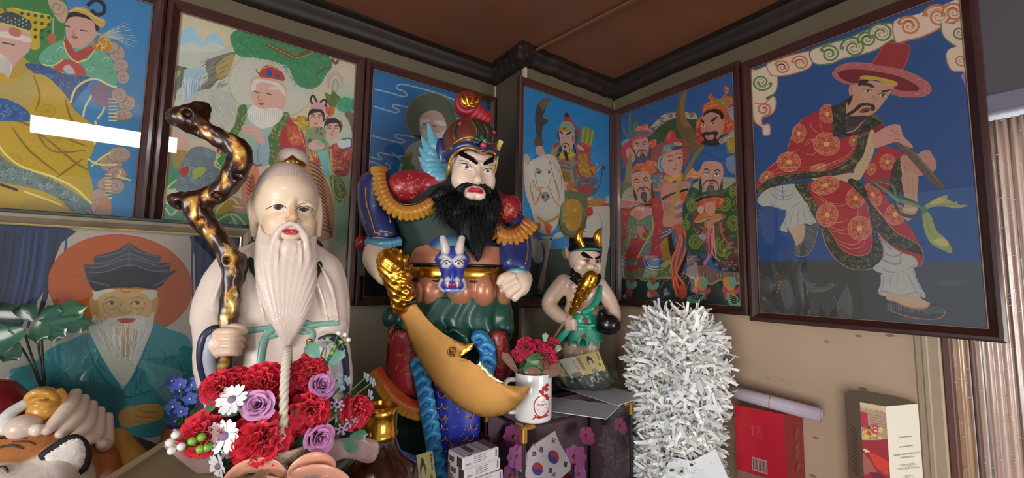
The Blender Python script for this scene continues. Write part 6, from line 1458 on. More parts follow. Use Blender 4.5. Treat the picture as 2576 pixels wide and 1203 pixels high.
for (x,y,w,r,nm) in ((1216,366,97,8.5,'red_jewel'),(1158,316,60,9.5,'red_jewel'),(1241,334,46,7,'red_jewel')): M().ball(fw.world(fw.p(x,y,w))[0],r*fw.s,14).obj(nm,mat('red_enamel','#a8384c',.2,coat=.6),war,smooth=True)
def plume(q):
    q.ball(1176,266,-6,37,36,36,c='#8c1c26'); q.chain([(1192,280,-6),(1214,296,-6),(1226,300,-8),(1228,284,-8)],[26,18,12,6],k=8,c='#9c2430',sm=3)
    c0 = fw.p(1176, 262, -6)
    q.disp = lambda G: 1.3*np.sin(np.hypot(G[:, 0]-c0[0], G[:, 1]-c0[1]+8)*.55+np.arctan2(G[:, 1]-c0[1], G[:, 0]-c0[0])*2)
one('plume', '#93202a', plume, 1.5, m=mat('red_matte_paint', None, .5, noise=.1))
def flame(q):
    q.ball(1182, 262, 26, 14, 9, 8, k=3)
    for P in ([(1170,262,26),(1162,248,28),(1162,236,26)],[(1178,260,30),(1174,244,32),(1176,230,28)],[(1186,260,30),(1190,244,30),(1188,230,26)],[(1192,262,26),(1202,252,26),(1210,240,22)],[(1180,266,30),(1190,268,30),(1200,262,28)]): q.chain(P,[6,5,2],k=2,sm=3)
one('flame_ornament', YEL, flame, 1.2, m=m_gold)
one('ear_guard',NAVY,lambda q: (q.ball(1112,384,24,17,38,14,c=NAVY,rot=-8)),1.5); M().ball(fw.world(fw.p(1122,383,38))[0],7*fw.s,12).obj('gold_stud',_mats['old_gold_paint'],war,smooth=True)
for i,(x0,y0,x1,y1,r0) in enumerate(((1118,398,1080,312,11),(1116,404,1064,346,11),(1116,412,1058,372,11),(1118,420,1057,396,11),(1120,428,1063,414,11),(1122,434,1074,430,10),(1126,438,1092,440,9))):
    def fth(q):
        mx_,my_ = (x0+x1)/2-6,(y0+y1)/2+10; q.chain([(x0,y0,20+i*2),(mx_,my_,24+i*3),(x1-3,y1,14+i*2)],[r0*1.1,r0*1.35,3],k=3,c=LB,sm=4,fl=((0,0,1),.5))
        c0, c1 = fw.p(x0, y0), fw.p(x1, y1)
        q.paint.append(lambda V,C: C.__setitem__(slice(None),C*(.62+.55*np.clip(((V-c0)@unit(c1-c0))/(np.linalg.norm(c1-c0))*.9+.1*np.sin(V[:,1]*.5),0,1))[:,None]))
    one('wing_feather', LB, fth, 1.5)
one('side_wing','#c9b25a',lambda q: (q.box(1256,364,40,7,12,4,rot=25),q.chain([(1254,376,44),(1250,400,44),(1246,430,40)],[5,4,3],k=3)),1.5)
# shoulders
m_red = mat('crimson_lacquer', '#8e1f2b', .32, coat=.3, noise=.1, nscale=30)
def pad(P, R): return lambda q: q.chain(P, R, k=16, sm=3, c=RED)
padL = one('shoulder_pad',RED,lambda q: (q.ball(1020,478,12,56,46,62,c=RED,rot=-12),q.cap((1050,462,20),(1110,462,20),32,26,k=20,c=RED)),2.0,m=m_red)
padR = one('shoulder_pad',RED,lambda q: (q.ball(1274,530,10,34,44,50,c=RED,rot=38),q.cap((1240,500,8),(1270,530,20),24,28,k=18,c=RED)),2.0,m=m_red)
def squiggles(mm, skn, R, n, seed, sz=7, r=.8, avoid=None):
    q = random.Random(seed); k = 0
    for _ in range(n*6):
        if k >= n: break
        x, y = q.uniform(R[0], R[2]), q.uniform(R[1], R[3]); a = q.random()*6.28
        if avoid is not None and not inside(np.array(avoid, float), x, y): continue
        P = [(x+sz*t*math.cos(a)+sz*.5*math.sin(t*3.2)*math.sin(a),y+sz*t*math.sin(a)-sz*.5*math.sin(t*3.2)*math.cos(a)) for t in (-1,-.5,0,.5,1)]
        try:
            L = skn.lay(P, 0)
            if np.ptp(L[:, 2]) < 22: skn.line(mm, P, r, .1, sm=3, n=5); k += 1
        except Exception: pass
for pd,R,av,sd_ in ((padL,(975,440,1100,512),pts('978,450 1000,436 1060,442 1100,455 1070,495 1030,508 1000,510 985,490'),1),(padR,(1250,495,1312,572),pts('1252,500 1275,505 1308,545 1290,570 1268,568 1250,530'),2)):
    ks = Skin(fw,[pd]); mm = M(); squiggles(mm,ks,R,24,sd_,8,1.0,av); mm.obj('gold_scrollwork',mat('coral_gold_line','#c8704e',.35,metal=.2),war,smooth=True)
def ruffle(name, P, inw, outw, n, col1, col2, r=7, L=30, seed=0, wdir=-12):
    """fan of rounded pleats along path P (px,py,w); pleats point along inw->outw offset"""
    Q = cr(P,10); t = np.linspace(0,len(Q)-1,n); Q = np.array([[np.interp(a,range(len(Q)),Q[:,i]) for i in range(3)] for a in t]); T = np.gradient(Q,axis=0); T /= np.linalg.norm(T[:,:2],axis=1)[:,None]+1e-9
    def fn(q):
        for i in range(n):
            nx, ny = T[i][1]*inw, -T[i][0]*inw; a, b = Q[i], Q[i]+np.array([nx*L, ny*L, wdir]); m2 = (a+b)/2+np.array([0, 0, 8])
            q.chain([tuple(a), tuple(m2), tuple(b)], [r*.75, r, r*.85], k=2.5, c=col1)
        A_ = [fw.p(*x) for x in Q]; B_ = [fw.p(*(Q[i]+np.array([T[i][1]*inw*L,-T[i][0]*inw*L,wdir]))) for i in range(n)]; A_,B_ = np.array(A_),np.array(B_)
        def pnt(V, C):
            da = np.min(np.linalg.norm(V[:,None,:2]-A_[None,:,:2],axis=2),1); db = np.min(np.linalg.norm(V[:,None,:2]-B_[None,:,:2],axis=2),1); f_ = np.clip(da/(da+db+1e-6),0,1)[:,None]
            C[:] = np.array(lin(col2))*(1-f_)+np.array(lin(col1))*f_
        q.paint.append(pnt)
    return one(name, col1, fn, 1.8)
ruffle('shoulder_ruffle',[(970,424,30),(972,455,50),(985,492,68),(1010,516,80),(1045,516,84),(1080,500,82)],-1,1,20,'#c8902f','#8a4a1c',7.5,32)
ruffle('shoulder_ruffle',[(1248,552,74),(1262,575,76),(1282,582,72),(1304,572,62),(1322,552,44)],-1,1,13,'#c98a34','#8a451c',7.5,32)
mm = M()
for P in ([(974,434,44),(976,460,58),(990,494,74),(1014,514,84),(1045,512,88),(1080,494,86)],[(1250,548,80),(1266,568,80),(1284,574,78),(1304,562,66)]):
    mm = M(); mm.tube(fw.world(cr([fw.p(*p) for p in P],6)),3.6*fw.s,8); mm.obj('dark_piping',mat('dark_bronze','#3a2c1c',.3,metal=.5),war,smooth=True)
# arms
armL = one('left_sleeve',NAVY,lambda q: (q.chain([(950,470,0),(944,530,0),(962,588,20)],[42,40,34],k=10,c=NAVY,sm=4),q.ball(928,480,-10,26,44,34,k=14,c=NAVY)),2.2)
armR = one('right_sleeve',NAVY,lambda q: (q.chain([(1300,570,0),(1304,630,20),(1304,672,54)],[34,34,30],k=10,c=NAVY,sm=4),q.chain([(1270,600,30),(1285,660,60)],[26,26],k=12,c=NAVY)),2.2)
for ar,Ps in ((armL,('920,470 922,510 936,560 944,588','944,588 965,582 990,588','970,480 974,520 982,560')),(armR,('1325,590 1328,630 1322,664',))):
    ks = Skin(fw, [ar])
    for P in Ps: mm = M(); ks.line(mm, P, 2.0, .6); mm.obj('gold_piping', _mats['old_gold_paint'], war, smooth=True)
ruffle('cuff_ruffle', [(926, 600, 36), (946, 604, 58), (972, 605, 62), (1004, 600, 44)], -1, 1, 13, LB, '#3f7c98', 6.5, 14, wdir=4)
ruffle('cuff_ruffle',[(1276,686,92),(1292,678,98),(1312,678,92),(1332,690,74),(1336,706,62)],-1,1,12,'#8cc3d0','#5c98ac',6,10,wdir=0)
one('right_forearm',WS,lambda q: (q.chain([(958,622,26),(950,652,50),(972,690,92)],[34,34,26],k=8,c=WS,sm=3),q.ball(990,690,108,26,26,20,k=8,c=WS)),2.0,m=_mats['ivory_lacquer'])
def fist(q):
    q.chain([(1312, 704, 74), (1302, 716, 90)], [26, 30], k=8, c=WS); q.ball(1298, 712, 92, 34, 32, 24, k=8, c=WS)
    for i,(a,b_,c_) in enumerate((((1290,696,112),(1268,706,112),(1262,718,104)),((1296,708,116),(1272,722,116),(1270,732,106)),((1304,720,114),(1282,738,114),(1282,744,104)),((1312,730,108),(1296,748,106),(1298,750,98)))):
        q.chain([a, b_, c_], [9.5, 9.5, 7.5], k=2, c=WS, sm=3)
    q.chain([(1284, 690, 104), (1264, 698, 116), (1256, 712, 116)], [9, 8.5, 7], k=2, c=WS, sm=3)
one('left_fist', WS, fist, 1.4, m=_mats['ivory_lacquer'])
# breastplate, belt, scalloped copper skirt
def bp(q):
    q.ball(1150, 640, 44, 92, 76, 46, c='#223a78', k=4); q.ball(1150, 648, 60, 70, 58, 36, k=2, c='#7fb4c4')
plt = one('breastplate',NAVY,bp,2.0); ks = Skin(fw,[plt]); mm = M(); ks.line(mm,[(1150+96*math.cos(a)*.98,640+76*math.sin(a)) for a in np.linspace(math.pi*1.03,math.pi*1.95,14)],2.6,0); mm.obj('gold_piping',_mats['old_gold_paint'],war,smooth=True)
m_cop = mat('copper_lacquer', None, .32, metal=.25, coat=.3, noise=.08)
def skirt_top(q):
    q.stack([(622,1030,1272,8,82),(650,1024,1274,10,90),(712,1018,1278,10,94),(730,1020,1278,10,92)],c=COP,k=4); q.ball(1150,616,84,64,14,50,op='-',k=6)
    for x, w, rx in ((1036, 56, 30), (1085, 84, 40), (1160, 96, 36), (1214, 90, 34), (1262, 56, 28)):
        q.ball(x, 728, w-26, rx, 46, 44, k=5, c=COP)
    for x, w in ((1058, 96), (1124, 112), (1188, 110), (1240, 90)): q.chain([(x, 700, w), (x+3, 735, w), (x+2, 765, w-14)], [1, 3.5, 4], op='-', k=8)
    q.chain([(1050,716,86),(1058,740,84),(1046,764,70)],[3,5,3],k=7,c=COP,sm=3); q.chain([(1232,716,90),(1222,740,92),(1240,760,74)],[3,5,3],k=7,c=COP,sm=3)
sc = one('scalloped_skirt', COP, skirt_top, 2.2, m=m_cop)
sck = Skin(fw, [sc])
for P in ('1048,755 1062,770 1085,775 1105,768 1118,748','1128,750 1142,768 1160,773 1178,766 1188,752'): mm = M(); sck.line(mm,P,1.6,-.4); mm.obj('scallop_edge',_mats['old_gold_paint'],war,smooth=True)
def ring(name, y, r, m_, hgt, dw=0):
    mm = M(); P = []; C0 = fw.p(1148, y, 10)
    for a in np.linspace(0, 2*math.pi, 40, endpoint=False): P.append(C0+np.array([(128*fw.hx+dw)*math.sin(a), 0, (92+dw)*math.cos(a)]))
    V = []; n_ = 8
    for i, p in enumerate(P):
        d = unit((p-C0)*np.array([1, 0, 1]))
        for k in range(n_): a = 2*math.pi*k/n_; V.append(p+d*r*math.cos(a)+np.array([0, hgt*math.sin(a), 0]))
    F = [(i*n_+k, i*n_+(k+1) % n_, ((i+1) % 40)*n_+(k+1) % n_, ((i+1) % 40)*n_+k) for i in range(40) for k in range(n_)]
    mm.add(fw.world(V), [f[::-1] for f in F]); return mm.obj(name, m_, war, smooth=True)
ring('gold_belt',688,5,mat('bright_gold_belt','#d8a03c',.16,metal=.95),17); blk = mat('black_lacquer','#0c0b0c',.25,coat=.4); ring('belt_cord',669,6,blk,3.2); ring('belt_cord',707,6,blk,3.2)
def dragon(q):
    B, Wt = '#27348c', '#b9bcc8'
    q.ball(1138,655,122,36,32,22,c=B); q.ball(1138,690,128,26,34,20,k=10,c=B); q.ball(1138,716,128,31,18,18,k=8,c=B); q.ball(1138,700,142,9,22,12,k=5,c=B)
    for sg in (-1, 1):
        q.chain([(1138+sg*16, 636, 132), (1138+sg*20, 615, 132), (1138+sg*24, 600, 126)], [10, 9, 7.5], k=3, c='#c9c0b4', sm=3)
        q.ball(1138+sg*16,662,140,12,9,8,k=3,c='#cfcac4'); q.chain([(1138+sg*6,654,144),(1138+sg*20,645,142),(1138+sg*32,650,130)],[4,5,3],k=3,c=Wt,sm=3)
        q.ball(1138+sg*34,650,116,12,8,5,k=3,c='#3c4ca4',rot=sg*40); q.ball(1138+sg*11,704,146,7,6,6,k=3,c=Wt); q.chain([(1138+sg*26,706,134),(1138+sg*30,720,132),(1138+sg*22,732,134)],[5,5,3],k=3,c=Wt,sm=3)
        q.cap((1138+sg*12, 712, 146), (1138+sg*13, 722, 146), 3.2, 1.4, k=1, c='#e0dcd4')
    q.ball(1138, 717, 142, 14, 6, 9, k=1.5, c='#a81c24'); q.ball(1138, 731, 134, 20, 5, 10, k=3, c='#7c9cc8')
dr = one('dragon_buckle', '#27348c', dragon, 1.3, sig=.7); ks = Skin(fw, [dr])
for sg in (-1,1): mm = M(); x = 1138+sg*16; mm.col('#6b2c28'); ks.fill(mm,[(x+4*math.cos(a),663+3.6*math.sin(a)) for a in np.linspace(0,6.28,9,endpoint=False)],.8,0,3); mm.col('#120c10'); ks.line(mm,[(x-11,664-sg*2),(x,655),(x+11,662+sg*2)],1.1,.4); mm.obj('dragon_eye',m_satin,war,colored=True)
# green pleated under skirt
def gsk(q):
    q.stack([(745,1010,1280,4,92),(790,990,1284,4,100),(830,985,1284,2,104),(858,992,1276,2,100)],c='#15463a',k=6,fold=lambda th,v: 1+(.03+.0006*np.clip(-v-60,0,80))*np.sin(th*13+np.sin(v*.05)))
    for x,y,w,r in ((985,800,60,22),(1045,850,92,16),(1100,835,106,18),(1170,850,104,18),(1225,850,84,18),(1270,825,60,20)): q.ball(x,y,w-10,r,r*1.1,r,k=9,c='#15463a')
    q.chain([(1120, 842, 112), (1140, 830, 116), (1160, 842, 112)], [3, 5, 3], k=6, c='#15463a', sm=3)
one('green_pleated_skirt', '#15463a', gsk, 2.4)
# lower armour panels
def flap(P, w0, t, name, col, rim=None, bow=16, seed=3):
    mm = M(); A_ = np.array(cr(pts(P), 5, True)); cx_ = A_[:, 0].mean(); hw = np.ptp(A_[:, 0])/2
    wf = lambda x, y: w0+bow*(1-((x-cx_)/hw)**2)
    plate(mm, fw, A_, wf, t, sm=0, step=7, dome=6); o = mm.obj(name, col, war, smooth=True, auto=50)
    class S: pass
    s_ = S(); s_.W = np.array(mm.V); s_.F = np.array([f if len(f) == 4 else f+[f[-1]] for f in [list(f) for f in mm.F]]) if 0 else None
    t_ = BVHTree.FromPolygons(fw.local(np.array(mm.V)).tolist(), [list(f) for f in mm.F]); K = Skin.__new__(Skin); K.fr = fw; K.t = t_
    if rim: mr = M(); K.line(mr, list(A_)+[A_[0]], 3, .5, sm=0); mr.obj('panel_rim', rim, war, smooth=True)
    mq = M(); lo,hi = A_.min(0),A_.max(0); squiggles(mq,K,(*lo,*hi),34,seed,8,.9,A_); mq.obj('gold_scrollwork',mat('gold_line','#b8823c',.3,metal=.5),war,smooth=True); return K
flap('990,836 1060,850 1062,930 1058,1000 1030,996 1000,978 980,950 976,915', 84, 8, 'red_panel', m_red, _mats['dark_bronze'])
flap('1222,850 1270,838 1284,900 1290,935 1262,962 1228,950', 84, 8, 'red_panel', m_red, _mats['dark_bronze'], seed=5)
flap('1000,826 985,870 975,915 968,925 975,860 985,822', 70, 5, 'crimson_strap', m_red)
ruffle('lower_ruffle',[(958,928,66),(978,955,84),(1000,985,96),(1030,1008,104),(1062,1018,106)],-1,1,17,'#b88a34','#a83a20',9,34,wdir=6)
flap('1094,880 1150,900 1205,930 1205,1120 1190,1300 1100,1300 1094,1100',102,9,'blue_scaled_panel',mat('royal_blue_lacquer','#1c2f9c',.3,coat=.4,noise=.12),seed=8)
mm = M(); 
for j in range(11):
    for i in range(6):
        x = 1102+i*18+(j % 2)*9; y = 905+j*27; 
        if x < 1200: mm.tube(fw.world(cr([fw.p(x-9,y,122),fw.p(x-7,y+11,124),fw.p(x,y+15,125),fw.p(x+7,y+11,124),fw.p(x+9,y,122)],4)),1.1*fw.s,5)
so = mm.obj('gold_scale_lines', mat('gold_line', '#b8823c', .3, metal=.5), war, smooth=True)
def waves(path, n, r, name, flip=1):
    def fn(q):
        Q = cr(path, 8); q.chain([tuple(p) for p in Q[::3]], r, k=3, c='#2c78b4', fl=((0, 0, 1), .7))
        for i in range(n):
            p = Q[int((i+.3)/n*(len(Q)-1))]; q.chain([(p[0]-flip*r*.9,p[1]+4,p[2]+r*.5),(p[0],p[1]-10,p[2]+r*.75),(p[0]+flip*r*.9,p[1]-2,p[2]+r*.5),(p[0]+flip*r*.5,p[1]+9,p[2]+r*.75)],[4.5,6.5,5.5,3],k=2,c='#3f98cc',sm=3)
            q.chain([(p[0]-flip*r*.6,p[1]+10,p[2]+r*.7),(p[0],p[1]+1,p[2]+r*.95),(p[0]+flip*r*.5,p[1]+4,p[2]+r*.8)],[1.3,1.6,1.2],k=1,c='#1c4c98',sm=3)
    return one(name, '#2c78b4', fn, 1.9, sig=.8)
waves([(1052,915,108),(1066,970,118),(1078,1040,124),(1092,1120,124),(1106,1210,120),(1112,1300,116)],13,18,'blue_wave_fringe'); waves([(1206,852,112),(1226,880,114),(1224,925,112),(1212,950,112)],4,20,'blue_wave_fringe',-1)
one('side_tassel','#8c1c26',lambda q: (q.ball(910,612,-30,17,20,16,c='#8c1c26'),q.cap((908,630,-30),(914,690,-34),9,7,c='#30342c')),2.2)
# ------------------------------------------------------------------ golden glaive
glv = thing('curved_glaive', 'broad golden curved sword with dragon guard held in front of the warrior', 'sword', fw.world(fw.p(1000, 800, 120))[0])
ox = lambda t: [(880+x/1.871, 560+y/1.871) for x, y in pts(t)]
wf = lambda x, y: 128+max(0, (x-1000))*.24+max(0, y-760)*.06
bl = cr(ox('217,398 240,376 270,368 300,372 330,410 370,460 430,515 490,550'),4).tolist()+ox('540,572 587,564')+cr(ox('584,570 570,596 548,614 520,636'),4).tolist()+cr(ox('560,648 590,668 600,672'),3).tolist()+ox('612,654')+cr(ox('620,668 640,700 680,740 730,764 790,770 852,768'),4).tolist()+cr(ox('848,780 820,830 780,874 730,902 660,918 590,906 520,872 450,812 385,740 330,655 290,570 255,480 228,430'),4).tolist()
m_bl = mat('brushed_gold_paint', '#94692f', .46, metal=.6, noise=.08, nscale=40)
def ridge(x, y):
    P0_,P1_ = np.array([1015,760]),np.array([1190,915]); d = (P1_-P0_)/np.linalg.norm(P1_-P0_); q = np.array([x,y])-P0_; return 2.2*math.exp(-(abs(q[0]*d[1]-q[1]*d[0]-12)/14)**2)
mm = M(); plate(mm, fw, bl, wf, 3.6, sm=0, step=7, dome=14, edge=.12, add=ridge); mm.obj('blade', m_bl, glv, smooth=True, auto=60)
mm = M(); plate(mm,fw,ox('612,654 640,690 690,735 730,757 700,755 650,722 618,688 600,672'),lambda x,y: wf(x,y)+5,2,sm=0,step=6); mm.obj('pale_bevel',mat('pale_gold','#cdbf86',.25,metal=.7),glv)
mm = M(); plate(mm, fw, ox('587,564 575,596 545,618 515,634 520,612 545,590'), lambda x, y: wf(x, y)+5, 3, sm=0, step=5); mm.obj('spur', m_gold, glv)
mm = M(); C0 = ox('482,607')[0]; mm.tube(fw.world([fw.p(C0[0]+12*(1-t*.7)*math.cos(a),C0[1]+12*(1-t*.7)*math.sin(a),wf(*C0)+8) for t,a in zip(np.linspace(0,1,16),np.linspace(1.2,9,16))]),2.6*fw.s,7); mm.obj('scroll_ornament',_mats['brushed_gold_paint'],glv,smooth=True)
def guard(q):
    q.chain([(985, 660, 138), (1000, 700, 146), (1006, 745, 142), (1008, 770, 134)], [32, 30, 22, 18], k=10, sm=3)
    q.ball(978, 668, 160, 22, 24, 14, k=5); q.chain([(962, 655, 150), (958, 675, 158), (968, 694, 160), (982, 696, 160)], [6, 7, 7, 5], k=3, sm=3)
    for (a,b_) in (((992,660,160),(985,634,158)),((1002,660,160),(1008,632,158)),((1010,668,156),(1026,644,152)),((1014,680,150),(1036,668,142)),((980,655,156),(966,640,150))): q.chain([a,b_],[7.5,4],k=3)
    q.ball(1006,686,168,13,8,8,k=2); q.ball(1022,690,160,8,8,8,k=2); q.ball(1000,702,168,9,6,8,k=2); q.chain([(996,725,158),(1010,712,164),(1028,722,158),(1024,740,156),(1008,742,160)],[5,6,6,5,4],k=2,sm=3)
    q.chain([(1006,758,158),(1030,752,154),(1042,742,148)],[5,6,4],k=3,sm=3); q.chain([(992,745,154),(1004,752,158),(1020,748,158)],[4,4,3],k=2,sm=3); q.ball(994,775,146,7,12,7,k=4)
    q.disp = lambda G: 1.3*np.sin(G[:, 0]*.23+G[:, 1]*.1)*np.sin(G[:, 1]*.27+G[:, 2]*.2)
one('dragon_guard', YEL, guard, 1.3, par=glv, m=m_gold)
mm = M(); mm.tube(fw.world(cr([fw.p(*p) for p in ((1012,770,150),(1030,764,150),(1046,756,146))],5)),4*fw.s,8); mm.obj('black_collar',blk,glv,smooth=True)
lap('warrior')
# ------------------------------------------------------------------ horned goblin figure on a rock
def circp(x, y, r, n=9, k=1.0): return [(x+r*k*math.cos(a), y+r*math.sin(a)) for a in np.linspace(0, 2*math.pi, n, endpoint=False)]
fd = Frame(1465, 760, 1.2); dO = fd.world(fd.p(1465, 905, 0))[0]; FL = '#cbb09c'
dem = thing('goblin_statue', 'small pale goblin statue with golden horns and ragged green tunic', 'statue', dO)
m_fl = mat('flesh_lacquer', None, .3, coat=.4, sss=.03)
one('body',FL,lambda q: (q.ball(1466,735,4,44,52,34,c=FL),q.ball(1462,785,10,44,34,36,k=14,c='#c4a68e'),q.cap((1470,690,0),(1470,712,0),22,26,k=8,c=FL),
    q.chain([(1418,712,2),(1388,748,8),(1384,772,16),(1408,796,38),(1432,806,52)],[23,21,20,17,13],k=9,c=FL,sm=4),q.chain([(1506,716,0),(1530,752,8),(1546,786,22),(1548,812,34)],[20,19,16,12],k=9,c=FL,sm=4),
    q.cap((1438,850,6),(1436,905,10),24,19,k=8,c=FL),q.cap((1488,850,6),(1484,905,10),24,19,k=8,c=FL),q.ball(1434,818,50,15,14,13,k=5,c=FL),
    [q.chain([(1426,808+i*7,60),(1442,806+i*7,64),(1449,808+i*7,56)],[5,5,4],k=1.5,c=FL) for i in range(4)],q.ball(1447,722,34,12,8,6,k=12,c=FL),q.ball(1440,885,14,24,14,18,k=8,c=FL),
    [q.ball(1552+i*2, 822-i*4, 30, 5, 7, 6, k=2, c=FL) for i in range(3)]), 1.9, dem, m_fl, fd)
hd_ = one('head',FL,lambda q: (q.ball(1470,652,10,40,44,42,c=FL),q.ball(1480,680,26,30,24,28,k=10,c=FL),q.ball(1484,672,56,12,9,10,k=4,c=FL),q.ball(1472,676,50,8,7,8,k=3,c=FL),q.ball(1496,675,48,7,7,8,k=3,c=FL),q.ball(1456,674,40,13,12,11,k=7,c=FL),q.ball(1505,672,30,8,12,11,k=6,c=FL),
    q.chain([(1440,652,0),(1430,638,-2),(1423,622,-6)],[12,9,2],k=4,c='#cda090',sm=3),q.ball(1434,640,9,4,12,5,op='-',k=3),q.ball(1479,657,56,9,5,7,op='-',k=4),q.ball(1504,657,42,6,5,7,op='-',k=4),q.chain([(1461,648,48),(1476,652,54),(1488,655,54)],[4,5,4],k=3,c=FL),q.ball(1487,690,50,13,7,8,k=2,c='#a8443c')),1.3,dem,m_fl,fd)
ks = Skin(fd,[hd_]); eyes(ks,1492,[('#8a3a30',circp(1478,657,5.5),0,.8,'f'),('#1c0c0a',circp(1479,657,2.2),0,1.3,'f'),('#8a3a30',circp(1503,658,4.6),0,.8,'f'),('#1c0c0a',circp(1503,658,2),0,1.3,'f'),('#17110f','1469,655 1478,651 1487,656',.9,.6,'l'),('#17110f','1497,656 1503,652 1509,656',.8,.6,'l')],m_satin,dem)
for P in ('1462,636 1470,634 1484,644 1492,650 1484,650 1472,648 1463,642','1496,650 1502,646 1511,642 1508,650 1500,652'): e = M(); ks.fill(e,P,1.0,4,3,dome=2); e.obj('eyebrow',m_vel,dem,smooth=True)
one('hair','#141212',lambda q: (q.ball(1470,628,6,41,27,43,c='#141212'),[q.cap((1436+i*7,612,22+18*math.sin(i/11*3.1)),(1436+i*7,600,18+18*math.sin(i/11*3.1)),5,3.5,k=1.5) for i in range(11)],q.box(1480,672,50,60,36,40,op='-',k=2),q.box(1470,680,0,60,40,60,op='-',k=2)),1.5,dem,m_hair,fd)
mm = M(); mm.tube(fd.world(cr([fd.p(*p) for p in ((1434,638,-8),(1438,634,22),(1455,630,45),(1475,627,54),(1495,627,48),(1508,629,28))],5)),5*fd.s,8,flat=.5,up=(0,0,1)); mm.obj('headband',mat('teal_band','#2f8c80',.4,coat=.3),dem,smooth=True)
for P in ([(1464,620,44),(1455,600,50),(1460,582,50),(1473,568,46)],[(1505,616,30),(1502,598,36),(1506,584,36),(1513,574,32)]): one('horn',YEL,lambda q: q.chain(P,[9,10,7,1.5],k=2,sm=5),1.2,dem,m_gold,fd)
one('beard','#111010',lambda q: (q.chain([(1446,680,26),(1452,700,40),(1470,712,44),(1492,712,44),(1505,696,34)],[9,13,14,12,8],k=6,sm=3),[q.chain([(1452,692+i*6,42),(1442,690+i*7,44),(1434-i,683+i*9,40)],[6,5,1.5],k=2) for i in range(3)]),1.4,dem,m_hair,fd)
def tunic(q):
    q.stack([(786,1424,1502,10,38),(800,1418,1510,10,42),(822,1418,1512,10,43),(842,1411,1516,10,46),(866,1405,1522,10,50)],c='#1c8f72',k=3,fold=lambda th,v: 1+.035*np.sin(th*9)*np.clip((-v-45)/60,0,1))
    for i, x in enumerate((1408, 1424, 1444, 1466, 1488, 1508, 1522)): q.ball(x, 870, 62-abs(x-1465)*.75, 8, 13+3*(i % 2), 26, op='-', k=1.5)
    q.chain([(1470,786,50),(1490,774,44),(1503,750,32),(1510,722,20)],[8,9,8,6],k=5,c='#1c8f72',sm=4); q.chain([(1422,806,44),(1450,816,56),(1480,820,56),(1510,816,42)],4,k=3,c='#30a68a',sm=4); q.chain([(1432,826,56),(1415,845,52),(1400,862,44)],[7,9,6],k=3,c='#38b098',sm=3)
tn = one('tunic', '#1c8f72', tunic, 1.7, dem, None, fd); ks = Skin(fd, [tn])
for P in ('1467,800 1474,799 1480,806 1480,816 1474,815 1468,808','1462,846 1472,838 1476,846 1472,856 1464,855','1421,848 1429,846 1428,860 1418,866 1417,856','1495,770 1500,768 1502,776 1496,779'): e = M(); ks.fill(e,P,.8,3,3); e.obj('red_patch',mat('maroon_patch','#6b3a34',.5),dem)
one('beggar_pouch','#0c0c0d',lambda q: (q.ball(1530,816,50,27,25,22),q.chain([(1510,824,50),(1514,790,50),(1520,782,50)],[12,10,6],k=8),q.ball(1548,822,46,12,14,14,k=8)),1.6,dem,blk,fd).o
pz = [o for o in coll.objects if o.name == 'beggar_pouch'][0]; pz.name = 'black_pouch'
clb = thing('spiked_club', 'small golden club with spikes on a wooden stick, held by the goblin', 'club', fd.world(fd.p(1440, 790, 66))[0])
def club(q):
    q.chain([(1438, 786, 66), (1456, 752, 76), (1476, 716, 84), (1486, 698, 84)], [8, 13, 18, 17], k=4, sm=3); r_ = random.Random(6)
    for i in range(34):
        t = .08+.92*(i/34); a = i*2.4; x,y,w,r = np.interp(t,(0,.35,.75,1),(1438,1456,1476,1486)),np.interp(t,(0,.35,.75,1),(786,752,716,698)),np.interp(t,(0,.35,1),(66,76,84)),np.interp(t,(0,.35,.75,1),(8,13,18,17))
        d = np.array([math.cos(a)*.86,math.cos(a)*.5,math.sin(a)]); q.cap(tuple(np.array([x,y,w])+d*r*.8),tuple(np.array([x,y,w])+d*(r+8)),3.6,.8,k=1)
one('spiked_head',YEL,club,1.1,clb,m_gold,fd); mm = M(); mm.tube(fd.world([fd.p(1446,776,66),fd.p(1418,812,58),fd.p(1393,850,52)]),3*fd.s,8); mm.obj('stick',mat('light_wood','#a08a60',.5),clb,smooth=True)
ZS = 1.19
rk = Sculpt(fd,3.0); rk.ball(1465,944,0,88,42,60); rk.box(1465,935,0,64,30,50,r=14,k=10); rk.disp = lambda G: 3*np.sin(G[:,0]*.12+G[:,2]*.1)*np.sin(G[:,1]*.14+1)+1.5*np.sin(G[:,0]*.31+G[:,1]*.2)
V, F = rk.mesh(); W_ = fd.world(relax(V, F, 1)); W_[:, 2] = np.maximum(W_[:, 2], ZS+.001); W_[:, 2] = np.minimum(W_[:, 2], dO[2]+.004)
tag(mk('stone_base',W_,F,mat('dark_wrapped_stone','#4c4f48',.22,noise=.5,nscale=22,bump=.004,bscale=50,coat=.4)),'dark glossy stone block under the goblin statue','stone')
def blockthing(name, lo, hi, m_, label, cat, bev=.003, part='body'):
    lo,hi = np.array(lo,float),np.array(hi,float); t = thing(name,label,cat,((lo[0]+hi[0])/2,(lo[1]+hi[1])/2,lo[2])); M().box((lo+hi)/2,hi-lo,bev=bev).obj(part,m_,t); return t
blockthing('wooden_pedestal',(dO[0]-.10,.878,ZA),(dO[0]+.10,1.03,ZS),mat('dark_pedestal_wood','#2a2028',.35,coat=.2),'dark wooden pedestal behind the glass display case','pedestal')
